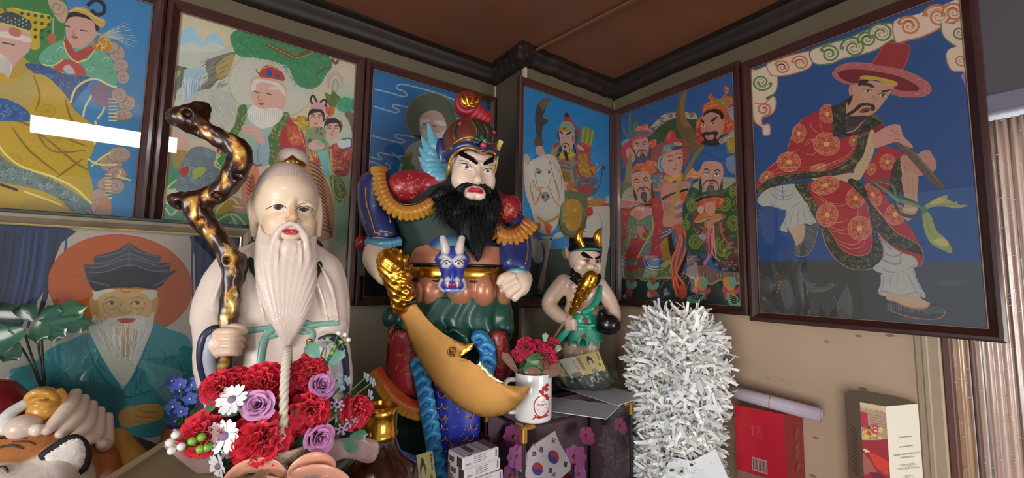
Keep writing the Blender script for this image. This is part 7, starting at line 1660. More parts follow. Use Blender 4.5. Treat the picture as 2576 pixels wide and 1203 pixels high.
# ---- banknotes
def note(fr, c4, dw, label, flip=False):
    t = thing('banknote',label,'banknote',fr.world(fr.p(*c4[3],dw[3]))[0],'banknotes'); A = [fr.world(fr.p(*c,w))[0] for c,w in zip(c4,dw)]; mm = M(); N = 10
    G = lambda u, v, o=0: (A[0]*(1-u)+A[1]*u)*(1-v)+(A[3]*(1-u)+A[2]*u)*v+fr.W*(.0012*math.sin(u*5)+o)
    mm.V = [tuple(G(i/N, j/4)) for i in range(N+1) for j in range(5)]+[tuple(G(i/N, j/4, -.0008)) for i in range(N+1) for j in range(5)]
    mm.F = []; mm.C = []; o_ = (N+1)*5
    for i in range(N):
        for j in range(4): a = i*5+j; mm.F += [(a, a+1, a+6, a+5), (a+o_, a+5+o_, a+6+o_, a+1+o_)]; mm.C += [lin('#b9b7a6' if i < 4 else '#b3a56a')]*2
    mm.obj('note_paper', mat('note_paper', None, .6, noise=.12, nscale=120), t, colored=True); mq = M()
    def P(L, c, o=.0006): mq.col(c); W4 = [G(u, v, o) for u, v in L]; mq.add(W4, [tuple(range(len(W4)-1, -1, -1))])
    P([(.70+.075*math.cos(a),.42+.24*math.sin(a)) for a in np.linspace(0,6.2,14)],'#3a3e34'); P([(.70+.05*math.cos(a),.54+.21*math.sin(a)) for a in np.linspace(0,6.2,14)],'#a9aa92',.0010); P([(.62,.98),(.65,.82),(.75,.82),(.79,.98)],'#7f8270',.0012); P([(.70+.035*math.cos(a),.2+.09*math.sin(a)) for a in np.linspace(0,6.2,10)],'#2c2f28',.0009)
    P([(.90+.03*math.cos(a),.68+.09*math.sin(a)) for a in np.linspace(0,6.2,10)],'#6a6644'); P([(.42,.1),(.50,.1),(.5,.75),(.42,.7)],'#8c7c5c'); 
    for k in range(4): P([(.3, .2+.14*k), (.36, .2+.14*k), (.36, .26+.14*k), (.3, .26+.14*k)], '#8a8c80')
    dg = {'5': [(1,1,0,1),(0,1,0,.5),(0,.5,1,.5),(1,.5,1,0),(1,0,0,0)],'0': [(0,0,1,0),(1,0,1,1),(1,1,0,1),(0,1,0,0)]}
    for k, ch in enumerate('50000'):
        for (x0, y0, x1, y1) in dg[ch]:
            for (bx, by, sx, sy, vert) in ((.06+k*.055, .80, .032, -.2, 0), (.955, .08+k*.085, .03, .05, 1)):
                f_ = (lambda x,y: (bx+x*sx,by+.18+y*sy)) if not vert else (lambda x,y: (bx-y*sx,by+x*sy)); a,b_ = np.array(f_(x0,y0)),np.array(f_(x1,y1)); d = b_-a; n_ = np.array([-d[1],d[0]*.5]); n_ = n_/(np.linalg.norm(n_)+1e-9)*(.006 if not vert else .004); n_[1] *= 2
                P([a-n_, b_-n_, b_+n_, a+n_], '#2c2e28', .0008)
    mq.obj('note_printing', m_pic, t, colored=True); return t
note(fd, ((1405, 906), (1506, 884), (1524, 930), (1438, 953)), (64, 64, 84, 84), 'creased yellow 50000 banknote lying across the goblin statue feet')
note(fd,((1380,910),(1420,905),(1436,945),(1402,950)),(62,60,76,78),'folded banknote half hidden behind the larger one at the goblin statue')
fn_ = Frame(1050,1170,.84); note(fn_,((1000,1160),(1088,1134),(1100,1232),(990,1252)),(0,0,10,10),'banknote standing upright at the foot of the warrior statue')
lap('goblin')
# ------------------------------------------------------------------ glass display case and what stands on it
CX0, CX1, CY0, CY1, CZ = .545, .882, .713, .862, 1.195
cs = thing('display_case','black-edged glass display case with gold corner caps','display case',((CX0+CX1)/2,(CY0+CY1)/2,ZA)); m_bar = mat('black_plastic_edge','#2a2024',.3,coat=.2); m_cor = mat('brass_corner','#c8964a',.28,metal=.8); b_ = .005
mg = bpy.data.materials.new('clear_case_glass'); mg.use_nodes = True; nt = mg.node_tree; nt.nodes.clear(); L_ = nt.links.new; o_ = nt.nodes.new('ShaderNodeOutputMaterial'); t_ = nt.nodes.new('ShaderNodeBsdfTransparent'); t_.inputs[0].default_value = (.90,.86,.89,1); g_ = nt.nodes.new('ShaderNodeBsdfGlossy'); g_.inputs['Roughness'].default_value = .03; f_ = nt.nodes.new('ShaderNodeFresnel'); f_.inputs[0].default_value = 1.5; x_ = nt.nodes.new('ShaderNodeMixShader'); L_(f_.outputs[0],x_.inputs[0]); L_(t_.outputs[0],x_.inputs[1]); L_(g_.outputs[0],x_.inputs[2]); L_(x_.outputs[0],o_.inputs[0])
def bar(a, b): a, b = np.array(a), np.array(b); M().box((a+b)/2, np.abs(b-a)+2*b_*.7, bev=.0015).obj('edge_bar', m_bar, cs)
for z in (ZA+.005, CZ-.004):
    for y in (CY0, CY1): bar((CX0, y, z), (CX1, y, z))
    for x in (CX0, CX1): bar((x, CY0, z), (x, CY1, z))
for x in (CX0, CX1):
    for y in (CY0, CY1): bar((x, y, ZA+.005), (x, y, CZ-.004))
for x in (CX0, CX1):
    for y in (CY0, CY1):
        c = M(); sx,sy = (1 if x == CX0 else -1),(1 if y == CY0 else -1); c.box((x,y,CZ-.018),(.012,.012,.032),bev=.002); c.box((x+sx*.012,y,CZ-.004),(.030,.0125,.0085),bev=.002); c.box((x,y+sy*.012,CZ-.004),(.0125,.030,.0085),bev=.002); c.obj('corner_cap',m_cor,cs)
for q in (((CX0,CY0,ZA+.01),(CX1,CY0,ZA+.01),(CX1,CY0,CZ-.006),(CX0,CY0,CZ-.006)),((CX0,CY1,ZA+.01),(CX0,CY0,ZA+.01),(CX0,CY0,CZ-.006),(CX0,CY1,CZ-.006)),((CX1,CY0,ZA+.01),(CX1,CY1,ZA+.01),(CX1,CY1,CZ-.006),(CX1,CY0,CZ-.006)),((CX0,CY0,CZ-.002),(CX1,CY0,CZ-.002),(CX1,CY1,CZ-.002),(CX0,CY1,CZ-.002))): M().quad(*q).obj('glass_panel',mg,cs)
M().box(((CX0+CX1)/2,(CY0+CY1)/2,ZA+.012),(CX1-CX0-.02,CY1-CY0-.02,.006)).obj('case_floor',mat('case_floor_purple','#3c2f38',.5),cs); M().box(((CX0+CX1)/2,CY1-.004,(ZA+CZ)/2),(CX1-CX0-.012,.002,CZ-ZA-.02)).obj('back_panel',mat('case_back_purple','#6a5660',.5,noise=.2,nscale=6),cs)
# artificial cosmos flowers and paper flags inside
m_pet = mat('cloth_petal', None, .7, noise=.08, nscale=90, sheen=.2)
def petal(mm, C, D, N, L, wd, cup, c, tipw=.5, nl=5, wav=0.0, ph=0.0):
    """petal: from C along D with normal N"""
    D, N = unit(D), unit(N); S = np.cross(D, N); V = []
    for i in range(nl+1):
        t = i/nl; w = wd*(math.sin(math.pi*min(1, .15+t*.85)*.62)**.8)*(1 if t < .85 else tipw+(1-tipw)*(1-t)/.15)
        for j in (-1, -.5, 0, .5, 1): V.append(np.array(C)+D*L*t*(1-.12*abs(j)*t)+S*w*j+N*(cup*L*t*t+.12*w*(j*j)+wav*L*t*math.sin(j*7+ph)))
    mm.add(V, [(i*5+j, i*5+j+1, i*5+j+6, i*5+j+5) for i in range(nl) for j in range(4)], c)
def flower(C, N, R, n, c1, cc, name, label, cat, grp, stem=None, cup=.1, wd=.36, notch=.6, rc=.16, seed=0, par=None):
    r_ = random.Random(seed); N = unit(N); A = unit(np.cross(N,(.1,.2,1))); B = np.cross(N,A); t = thing(name,label,cat,C,grp) if label else par; mm = M()
    for i in range(n):
        a = 2*math.pi*i/n+r_.uniform(-.12,.12); D = A*math.cos(a)+B*math.sin(a); petal(mm,np.array(C)+N*.0004*(i % 2),D+N*r_.uniform(-.06,.12),N,R*r_.uniform(.9,1.05),R*wd,cup,lin(c1),notch)
    mm.obj('petals',m_pet,t,smooth=True,colored=True); m2 = M(); m2.ball(np.array(C)+N*R*.08,R*rc,10); m2.obj('flower_centre',mat('centre_'+cc.strip('#'),cc,.7,bump=.001,bscale=400),t,smooth=True)
    if stem is not None: m3 = M(); m3.tube(cr([np.array(C)-N*.001,np.array(C)-N*R*.4+(np.array(stem)-C)*.3,stem],5),.0012,6); m3.obj('stem',mat('flower_stem_green','#3f6a35',.5),t,smooth=True)
    return t
for i,(px,py,d,R,c,wh) in enumerate(((1445,1150,.05,.030,'#c06aa8','facing the front right of the glass case'),(1475,1098,.09,.026,'#c85a98','tilted near the top right inside the glass case'),(1455,1195,.04,.030,'#b868b0','lowest at the right inside the glass case'),(1265,1085,.06,.030,'#b0508c','highest at the left inside the glass case'),(1300,1150,.04,.028,'#b868a8','beside the front corner post inside the case'),(1270,1190,.05,.030,'#c070b0','lowest at the left inside the glass case'))):
    C = hit(px, py, 1, CY0+d) if px > 1310 else CAM+(CX0+d-CAM[0])/ray(px, py)[0]*ray(px, py)
    C[0] = min(max(C[0], CX0+.034), CX1-.034); C[1] = min(max(C[1], CY0+.034), CY1-.034)
    flower(C,(-.4+.3*(i % 3),-.8,.2+.3*(i % 2)),R,8,c,'#b08030','cosmos_flower','pink cosmos flower '+wh,'flower','cosmos flowers in the glass case',(C[0]+.01,C[1]+.01,ZA+.016),seed=i)
def flag(px, py, w, h, tilt, label, full=True):
    C = hit(px,py,1,CY0+.062); t = thing('paper_flag',label,'flag',(C[0],C[1],ZA+.016),'flags in the glass case'); R_ = np.array(Matrix.Rotation(math.radians(tilt),3,'Y') @ Matrix.Rotation(math.radians(-18),3,'Z'))
    G = lambda u, v, o=0: C+R_@np.array([u*w, -o-.004*math.sin(u*6), v*h]); mm = M(); N = 8
    for sgn in (0, -.0006):
        V = [G(i/N-.5,j/4-.5,sgn) for i in range(N+1) for j in range(5)]; mm.add(V,[((i*5+j,(i+1)*5+j,(i+1)*5+j+1,i*5+j+1) if sgn == 0 else (i*5+j,i*5+j+1,(i+1)*5+j+1,(i+1)*5+j)) for i in range(N) for j in range(4)])
    mm.obj('flag_cloth', mat('flag_white', '#d8d4d2', .6), t, smooth=True); mq = M(); r = .21
    def P(L, c, o=.0012): mq.col(c); mq.add([G(u, v, o) for u, v in L], [tuple(range(len(L)))])
    k = w/h; circ = lambda a: (r*math.cos(a)/k, r*math.sin(a)); s0 = math.radians(-20)
    for c, a0 in (('#c0404a', 0), ('#3c4f94', math.pi)): P([circ(s0+a0+a) for a in np.linspace(0, math.pi, 14)], c)
    for c,a0 in (('#c0404a',math.pi),('#3c4f94',0)): cx_,cy_ = r/2*math.cos(s0+a0)/k,r/2*math.sin(s0+a0); P([(cx_+r/2*math.cos(a)/k,cy_+r/2*math.sin(a)) for a in np.linspace(0,6.28,16,endpoint=False)],c,.0016)
    for bx, by, sg in ((-.3, .3, 1), (.3, .3, -1), (-.3, -.3, -1), (.3, -.3, 1)):
        for i in (-1, 0, 1):
            c0 = np.array([bx*1.0,by]); d = np.array([-.055/k,-.075*1])*np.array([1,-sg]) if 0 else np.array([.06/k,.06*sg]); n_ = np.array([-.03*sg/k,.03])*i*1.2; a,e_ = c0-d+n_,c0+d+n_; h_ = np.array([-.009*sg/k,.009]); P([a-h_,e_-h_,e_+h_,a+h_],'#1c1a1c')
    mq.obj('flag_emblem',m_pic,t,colored=True); m3 = M(); m3.tube([G(-.5,.56),G(-.5,-.5),(G(-.5,-.5)[0],C[1],ZA+.016)],.0016,6); m3.obj('flag_pole',_mats['light_wood'],t,smooth=True)
flag(1392,1150,.095,.066,72,'white flag with red and blue roundel, upright in front in the glass case'); flag(1352,1180,.085,.06,50,'tilted flag beside the corner post in the glass case'); flag(1425,1205,.085,.06,20,'lowest flag in the glass case, behind the pink flowers')
# ---- mug with carnations
m_leaf = mat('dark_green_leaf', None, .4, noise=.12, nscale=60, coat=.15)
def carnation(C, N, R, col, name, label, grp, seed, stem=None, ruff=1.0):
    r_ = random.Random(seed); N = unit(N); A = unit(np.cross(N,(.1,.2,1))); B = np.cross(N,A); t = thing(name,label,'flower',C,grp); mm = M(); base = np.array(C)-N*R*.45
    for L_i, (n, el, rr) in enumerate(((9, -.05, 1.0), (9, .35, .96), (8, .75, .86), (7, 1.15, .72), (5, 1.5, .55))):
        for i in range(n):
            a = 2*math.pi*(i+.5*L_i)/n+r_.uniform(-.2,.2); D = A*math.cos(a)+B*math.sin(a); q = r_.uniform(.9,1.1); D2 = unit(D*math.cos(el)+N*math.sin(el)); Nn = unit(N*math.cos(el)-D*math.sin(el)); S = np.cross(D2,Nn); V = []; nu,nv = 6,11; Lp = R*rr*q; W_p = R*.52*q; ph = r_.random()*6
            for u in range(nu+1):
                t_ = u/nu
                for v in range(nv):
                    j = v/(nv-1)*2-1; wv = W_p*(.12+.88*t_**.8); ru = (.10*ruff*Lp)*t_**2*math.sin(j*9+ph)+.05*Lp*t_**3*math.sin(j*23+ph*2); ex = Lp*t_*(1-.13*j*j)+(.035*Lp*math.sin(j*30+ph) if u == nu else 0); V.append(base+D2*ex+S*wv*j+Nn*ru+N*R*.10*L_i)
            k_ = (.85+.09*L_i*.5)*r_.uniform(.92, 1.08); c = lin(col); c = tuple(min(1, x*k_) for x in c[:3])+(1,)
            mm.add(V, [(u*nv+v, u*nv+v+1, (u+1)*nv+v+1, (u+1)*nv+v) for u in range(nu) for v in range(nv-1)], c)
    mm.obj('petals',m_pet,t,smooth=True,colored=True); mc = M(); mc.lathe([(R*.05,-R*.9),(R*.16,-R*.7),(R*.2,-R*.4),(R*.1,-R*.3)],C,10,N); mc.obj('calyx',mat('calyx_green','#46703c',.5),t,smooth=True)
    if stem is not None: m3 = M(); m3.tube(cr([np.array(C)-N*R*.8,(np.array(C)-N*R*.8)*.6+np.array(stem)*.4-N*.01,stem],5),.0016,6); m3.obj('stem',mat('flower_stem_green','#3f6a35',.5),t,smooth=True)
    return t
def leafm(mm, C, D, N, L, wd, c, bend=.2): petal(mm, C, D, N, L, wd, bend, lin(c), .25, 7)
mc_ = hit(1341, 1053, 2, CZ+.002); fm = Frame(1341, 1053, (mc_-CAM)@FW); R0 = 46.5*fm.s*fm.hx; H0 = .0985
mug = thing('mug', 'white ceramic mug with red round emblem holding red carnations', 'mug', mc_)
M().lathe([(R0*.86,0),(R0*.97,.002),(R0,.006),(R0,H0-.002),(R0*.985,H0),(R0*.94,H0-.001),(R0*.93,.01),(.001,.008)],mc_,48).obj('mug_body',mat('white_glazed_ceramic','#dcdad8',.18,coat=.6),mug,smooth=True,auto=50)
mm = M(); hd0 = -fm.U*.93+fm.W*.25; mm.tube(cr([mc_+hd0*R0*.97+np.array([0,0,H0*.84]),mc_+hd0*(R0+.022)+np.array([0,0,H0*.82]),mc_+hd0*(R0+.029)+np.array([0,0,H0*.5]),mc_+hd0*(R0+.018)+np.array([0,0,H0*.2]),mc_+hd0*R0*.97+np.array([0,0,H0*.16])],6),.0052,10); mm.obj('handle',_mats['white_glazed_ceramic'],mug,smooth=True)
ml = M(); ml.col('#b02a30')
def onmug(P, r, c='#b02a30', fill=False):
    ml.col(c); Q = []
    for (x, y) in (cr(pts(P), 4) if not fill else pts(P)):
        u = (x-1341)*fm.s*fm.hx/R0; v = (1053-y)*fm.s; th = math.asin(max(-.98,min(.98,u))); Q.append(mc_+fm.U*math.sin(th)*(R0+.0004)+fm.W*math.cos(th)*(R0+.0004)+np.array([0,0,v]))
    if fill: ml.add(Q, [tuple(range(len(Q)))[::-1]])
    else: ml.tube(Q, r*fm.s, 5)
onmug('1372,985 1358,984 1348,992 1343,1005 1346,1022 1354,1032 1366,1034 1376,1026 1379,1010 1378,995 1372,986',1.3); onmug('1340,1040 1348,1034 1362,1036 1377,1034',1.6); onmug('1345,1030 1356,1038 1370,1030 1378,1026',1.6); onmug('1366,984 1365,972 1368,962',1.3)
for x,y,r in ((1359,973,5),(1367,966,6),(1374,960,5),(1373,970,5),(1372,985,5),(1376,992,5),(1363,978,4)): onmug(' '.join('%g,%g' % p for p in circp(x,y,r,7)),0,'#a8242c',True)
onmug('1350,1008 1354,1003 1357,1008 1361,1003 1364,1008 1368,1004 1373,1007',.9,'#c05058'); onmug('1352,1016 1374,1014',.7,'#8a7f9c'); onmug('1352,1020 1374,1018',.7,'#8a7f9c'); onmug('1354,1025 1370,1023',.5,'#a8707c'); onmug('1358,998 1368,997',.5,'#a8707c')
ml.obj('red_emblem', m_pic, mug, colored=True)
st0 = mc_+np.array([0, 0, .03])
for i,(x,y,w,r,wh) in enumerate(((1322,872,14,29,'largest at the left in the white mug'),(1376,893,22,30,'front right in the white mug'),(1394,866,-4,20,'small and highest at the right in the white mug'),(1296,893,0,18,'leftmost and lowest in the white mug'),(1350,868,0,18,'half hidden in the middle of the white mug'))): carnation(fm.world(fm.p(x,y,w))[0],fm.W*.8+np.array([0,0,.7])+fm.U*(x-1345)/90,r*fm.s*1.08,'#cc1f48','carnation','crimson carnation, '+wh,'carnations in the white mug',50+i,st0)
lm = thing('leaf_spray', 'green leaves and crinkled brown paper tucked into the white mug', 'leaves', st0)
for (x,y,w,dx,dy,L,wd,c) in ((1325,905,30,1.1,.2,46,15,'#2e5c2c'),(1318,935,26,.8,.5,60,20,'#3c6e3a'),(1350,940,26,.5,.7,44,16,'#346434'),(1370,860,-8,.1,1,26,8,'#8fa890'),(1398,885,12,.5,.7,22,8,'#7c8c74')): mm = M(); leafm(mm,fm.world(fm.p(x,y,w))[0],fm.U*dx+fm.Vv*dy,fm.W,L*fm.s,wd*fm.s,c); so_ = mm.obj('leaf',m_leaf,lm,smooth=True,colored=True)
m_br = mat('crinkled_brown_paper', '#7a5a4a', .7, noise=.3, nscale=40, bump=.003, bscale=90)
for (x,y,w,dx,dy,L,wd) in ((1365,948,28,.7,.45,55,16),(1300,935,10,-.7,.9,62,12),(1375,935,24,.9,.3,40,15),(1340,952,34,.1,.5,30,18)): mm = M(); petal(mm,fm.world(fm.p(x,y,w))[0],fm.U*dx+fm.Vv*dy,fm.W,L*fm.s,wd*fm.s,.1,lin('#7a5a4a'),.9,6,.12,x); mm.obj('brown_paper',m_br,lm,smooth=True)
# ---- envelopes
m_env = mat('grey_white_paper', '#c6cbd8', .6, noise=.04)
for P,z,lb in (('1386,1000 1560,1022 1525,1056 1384,1036',.0015,'grey-white envelope lying next to the mug, under the other envelope'),('1413,977 1470,958 1626,998 1553,1022',.0045,'upper grey-white envelope jutting past the right end of the glass case')):
    q = [hit(x,y,2,CZ+z) for x,y in pts(P)]; mm = M(); mm.add(q+[p+np.array([0,0,.0016]) for p in q],[(0,1,2,3),(7,6,5,4),(0,4,5,1),(1,5,6,2),(2,6,7,3),(3,7,4,0)]); t = thing('envelope',lb,'envelope',(np.mean(q,0)[0],np.mean(q,0)[1],CZ+z),'envelopes on the glass case'); mm.obj('sheet',m_env,t)
    c = np.mean(q,0); a,b2 = q[1],q[0]; f3 = M(); up_ = np.array([0,0,.0019]); f3.add([a*.97+c*.03+up_,b2*.97+c*.03+up_,(a+b2)/2*.55+c*.45+up_],[(0,1,2)]); f3.obj('flap',mat('envelope_flap','#ccd0da',.6),t)
lap('case')
# ------------------------------------------------------------------ column of folded white paper strips
fp = Frame(1700,1000,1.09); pc = thing('paper_strip_column','tall column bristling with folded white paper strips in the corner','paper ornament',(*fp.world([0,0,0])[0][:2],ZA))
m_pap = mat('white_paper', None, .65, noise=.03, nscale=40); r_ = random.Random(21); yp = down(fp, 1700, ZA+.002)
ax_ = lambda y: (1700+(8 if y < 1000 else 4), 104-28*max(0, min(1, (1000-y)/-180))-0*y) 
def radius(y): return float(np.interp(y, (778, 800, 850, 920, 1000, 1080, 1150, 1230, yp), (30, 66, 98, 106, 92, 80, 82, 88, 90)))
one('inner_core','#b4b2aa',lambda q: q.stack([(y,1702-radius(y)*.72,1702+radius(y)*.72,0,radius(y)*.7) for y in (800,850,920,1000,1080,1150,1230,yp)],c='#b4b2aa'),5,pc,m_pap,fp)
mm = M()
for i in range(3400):
    y = 786+(r_.random()**.9)*450; a = r_.uniform(-2.0,2.0); R = radius(y); C = fp.p(1702,y,0)+np.array([math.sin(a)*R*.84,0,math.cos(a)*R*.84]); D = unit(np.array([math.sin(a)*.55+r_.uniform(-1,1),r_.uniform(-1,1)+max(0,(830-y)/50),math.cos(a)*.55+r_.uniform(-.8,.8)]))
    N = unit(np.cross(D,np.array([r_.uniform(-1,1),r_.uniform(-1,1),r_.uniform(-1,1)]))); S = np.cross(D,N); L = r_.uniform(24,58)*(.75 if y < 820 else 1); w = r_.uniform(3,5.5); b1 = r_.uniform(-.7,.7); D2 = unit(D+N*b1*2.4+S*r_.uniform(-.5,.5)); p1 = C+D*L*.55; p2 = p1+D2*L*.6
    c = lin((240,240,234) if i % 3 else (224,228,230)); mm.add(fp.world([C-S*w*.6,C+S*w*.6,p1-S*w,p1+S*w,p2-S*w*.55,p2+S*w*.9]),[(0,1,3,2),(2,3,5,4)],c)
so = mm.obj('paper_strips', m_pap, pc, colored=True); so['kind'] = 'stuff'
mm = M(); q = [(1668,1188,96),(1690,1150,104),(1740,1160,106),(1800,1130,92),(1832,1203,84),(1830,1260,88),(1680,1260,96)]; W_ = [fp.world(fp.p(*p))[0] for p in q]; mm.col('#d4d8da'); mm.add(W_+[w-fp.W*.001 for w in W_],[tuple(range(7))[::-1],tuple(range(7,14))]); mm.obj('hanging_sheet',m_pap,pc,colored=True)
mm = M(); mm.col('#2a2c30')
for x,y,rx in ((1690,1184,6),(1716,1187,5),(1739,1170,5),(1670,1150,4)): mm.add([fp.world(fp.p(x+rx*math.cos(a),y+3.4*math.sin(a),107))[0] for a in np.linspace(6.28,.5,10)],[tuple(range(10))])
mm.obj('punched_hole', m_pic, pc, colored=True)
# ------------------------------------------------------------------ boxes by the right wall
def prism(top, z0, z1, name, m_, parent, colors): 
    V = [(x, y, z0) for x, y in top]+[(x, y, z1) for x, y in top]; n = len(top); mm = M()
    for i in range(n): mm.add([V[i], V[(i+1) % n], V[n+(i+1) % n], V[n+i]], [(0, 1, 2, 3)], lin(colors[i % len(colors)]))
    mm.add(V[n:],[tuple(range(n))],lin(colors[-1])); mm.add(V[:n],[tuple(range(n))[::-1]],lin(colors[-1])); return mm.obj(name,m_,parent,colored=True)
h2 = lambda x, y, z: hit(x, y, 2, z)[:2]
def onface(a, b, z0, z1, name, m_, par, shapes, off=.0007):
    """printing on an upright face from plan point a (left) to b (right); u 0..1 along, v metres up"""
    a, b = np.array([*a, 0.]), np.array([*b, 0.]); N = unit(np.cross(b-a, (0, 0, 1))); mm = M()
    for k,(L,c) in enumerate(shapes): mm.col(c); mm.add([a+(b-a)*u+np.array([0,0,z1-v*.001])+N*(off+.00006*k) for u,v in L],[tuple(range(len(L)))])
    return mm.obj(name, m_, par, colored=True)
Zr = 1.182; A, B, C = h2(1848, 1018, Zr), h2(1972, 1043, Zr), h2(2018, 1035, Zr); D = A+C-B
rb = thing('red_gift_box','glossy red gift box with barcode beneath a rolled paper','box',(*((A+C)/2),ZA)); m_rb = mat('red_metallic_card',None,.28,metal=.35,coat=.5)
prism([A, B, C, D], ZA, Zr, 'carton', m_rb, rb, ['#c81e34', '#b0303c', '#a02030', '#8a2c38'])
S = lambda x0, y0, x1, y1: [(x0, y1), (x1, y1), (x1, y0), (x0, y0)]
gl = '#d84c58'; fr_ = [(S(.36,42,.385,66),gl),(S(.33,46,.42,49),gl)]+[(S(.45,42+i*5,.57,44+i*5),gl) for i in range(4)]+[(S(.46,62,.48,70),gl),(S(.54,62,.56,70),gl),(S(.46,68,.56,70),gl)]
fr_ += [(S(.33,118,.64,150),'#c8a09c')]+[(S(.35+i*.024,121,.35+i*.024+(.008 if i % 3 else .015),147),'#5c3c40') for i in range(12)]+[(S(0,158,1,282),'#9c6c64'),(S(.4,176,.8,190),'#b03038')]
onface(A, B, ZA, Zr, 'front_printing', m_rb, rb, fr_); gd = '#a8603c'
onface(B,C,ZA,Zr,'gold_side_mark',m_rb,rb,[([(.62+.13*math.cos(a),y0+hh*math.sin(a)+14*math.cos(a)*-.3) for a in np.linspace(6.28,.4,12)],gd) for y0,hh in ((48,14),(80,9),(98,12),(128,10))])
ro = thing('paper_roll', 'pale lilac paper roll with rubber band lying across the red box', 'paper roll', hit(1945, 1025, 2, Zr+.002)); zz = Zr+.0175
P0_, P1_ = hit(1838, 985, 2, zz+.012), hit(2066, 1046, 2, zz-.002); P0_[0] = min(P0_[0], 1.185); dR = P1_-P0_; rl = .0155
mm = M(); N = 60; d_ = unit(dR); b1 = unit(np.cross(d_, (0, 0, 1))); b2 = np.cross(b1, d_); V = []
for e_ in (0, 1):
    for i in range(N): a = i/N*2*math.pi*2.4; rr = rl*(1-.10*i/N); V.append(P0_+dR*e_+b1*math.cos(a)*rr+b2*math.sin(a)*rr)
mm.add(V,[(i,i+1,N+i+1,N+i) for i in range(N-1)]); so_ = mm.obj('rolled_sheet',mat('lilac_paper','#c6bac8',.6,noise=.03),ro,smooth=True); sd_ = so_.modifiers.new('s','SOLIDIFY'); sd_.thickness = .0006
mm = M(); c0 = P0_+dR*.48; mm.tube([c0+b1*math.cos(a)*(rl+.0008)+b2*math.sin(a)*(rl+.0008) for a in np.linspace(0,2*math.pi,25)],.0011,5); mm.obj('rubber_band',mat('rubber_tan','#a88c6c',.6),ro,smooth=True)
Zw = 1.259; Q = [h2(*p,Zw) for p in ((2124,990),(2163,1012),(2228,1023),(2309,1016))]; Q += [np.array([min(p[0],1.203),p[1]]) for p in (h2(2262,1000,Zw),h2(2185,986,Zw))]
wb = thing('picture_box','tall cream carton with a red and yellow picture panel near the doorway','box',(*np.mean(Q,0),ZA)); prism(Q,ZA,Zw,'carton',mat('matte_card',None,.55),wb,['#8c7868','#cdb98c','#dcd8c8','#b4a894','#a09484','#a09484','#8f9486'])
r_ = random.Random(4); sh = [(S(0,12,1,60),'#b09478')]+[([(i/10,12),((i+1)/10,12),((i+.8)/10,9),((i+.2)/10,9)][::-1],'#b09478') for i in range(0,10,2)]+[(S(0,18,.28,48),'#b02c44')]+[(S(.3+.02*k,20+k*5,.98,21+k*5),'#94785f') for k in range(5)]
for i in range(26): x,y = r_.uniform(.08,.9),r_.uniform(44,66); sh.append(([(x+.09*math.cos(a),y+4*math.sin(a)) for a in np.linspace(6.28,.7,8)],r_.choice(('#c8a04c','#b8482c','#d8c070','#8a3c3c','#c87c4c'))))
sh += [(S(.46,38,.66,56),'#c04a50'),(S(.5,43,.62,45),'#e0d0c0'),(S(.5,49,.62,51),'#e0d0c0'),([(0,74),(0,150),(1,150),(1,60),(.6,68)],'#9c2030'),([(0,96),(.3,110),(.5,128),(0,140)],'#a45c54'),([(.2,92),(.6,96),(1,104),(.9,130),(.5,120)],'#d03a28'),([(0,90),(.12,96),(.3,92),(.1,88)],'#d8c890'),([(.2,132),(.6,128),(1,140),(.9,148),(.4,144)],'#6c1c30'),(S(0,152,1,340),'#b07c6c'),(S(.1,162,1,200),'#a42434')]
onface(Q[1], Q[2], ZA, Zw, 'picture_panel', m_pic, wb, sh)
tx = []
for y, w in ((60, .34), (78, .40), (92, .78), (98, .42), (112, .40), (118, .60), (134, .28), (141, .48)):
    x = .52-w/2
    while x < .52+w/2: e_ = x+r_.uniform(.02, .05); tx.append((S(x, y, e_, y+1.7), '#8f8c84')); x = e_+.015
onface(Q[2], Q[3], ZA, Zw, 'printed_text', m_pic, wb, tx)
onface(Q[0], Q[1], ZA, Zw, 'side_text', m_pic, wb, [(S(.3+.05*(k % 3), 60+k*7, .75, 61.6+k*7), '#6a5a50') for k in range(14)])
lap('boxes')
# ------------------------------------------------------------------ offering box under the flower basket
ZB = 1.245; a_,b0 = h2(262,1203,ZB),h2(434,1096,ZB); e1 = unit(a_-b0); e2 = np.array([-e1[1],e1[0]]); e2 = e2 if e2@h2(800,1150,ZB)-e2@b0 > 0 else -e2
b1_ = b0-e1*0; K = [b1_, b1_+e2*.19, b1_+e2*.19+e1*.30, b1_+e1*.30]
ob_ = thing('offering_box','khaki box with a raised rim under the flower basket','box',(*np.mean(K,0),ZA-.0)); m_kh = mat('khaki_board',None,.6,noise=.05)
if np.cross(K[1]-K[0], K[2]-K[1]) < 0: K = K[::-1]
prism(K, ZA, ZB-.004, 'box_body', m_kh, ob_, ['#8c8064'])
cK = np.mean(K, 0); Ki = [cK+(k-cK)*.86 for k in K]; mm = M(); mm.col('#a89c7c')
for i in range(4): j = (i+1) % 4; mm.add([(*K[i],ZB-.004),(*K[j],ZB-.004),(*Ki[j],ZB-.004),(*Ki[i],ZB-.004),(*K[i],ZB),(*K[j],ZB),(*Ki[j],ZB),(*Ki[i],ZB)],[(4,5,6,7),(0,1,5,4),(2,3,7,6)])
mm.obj('raised_rim', m_kh, ob_, colored=True)
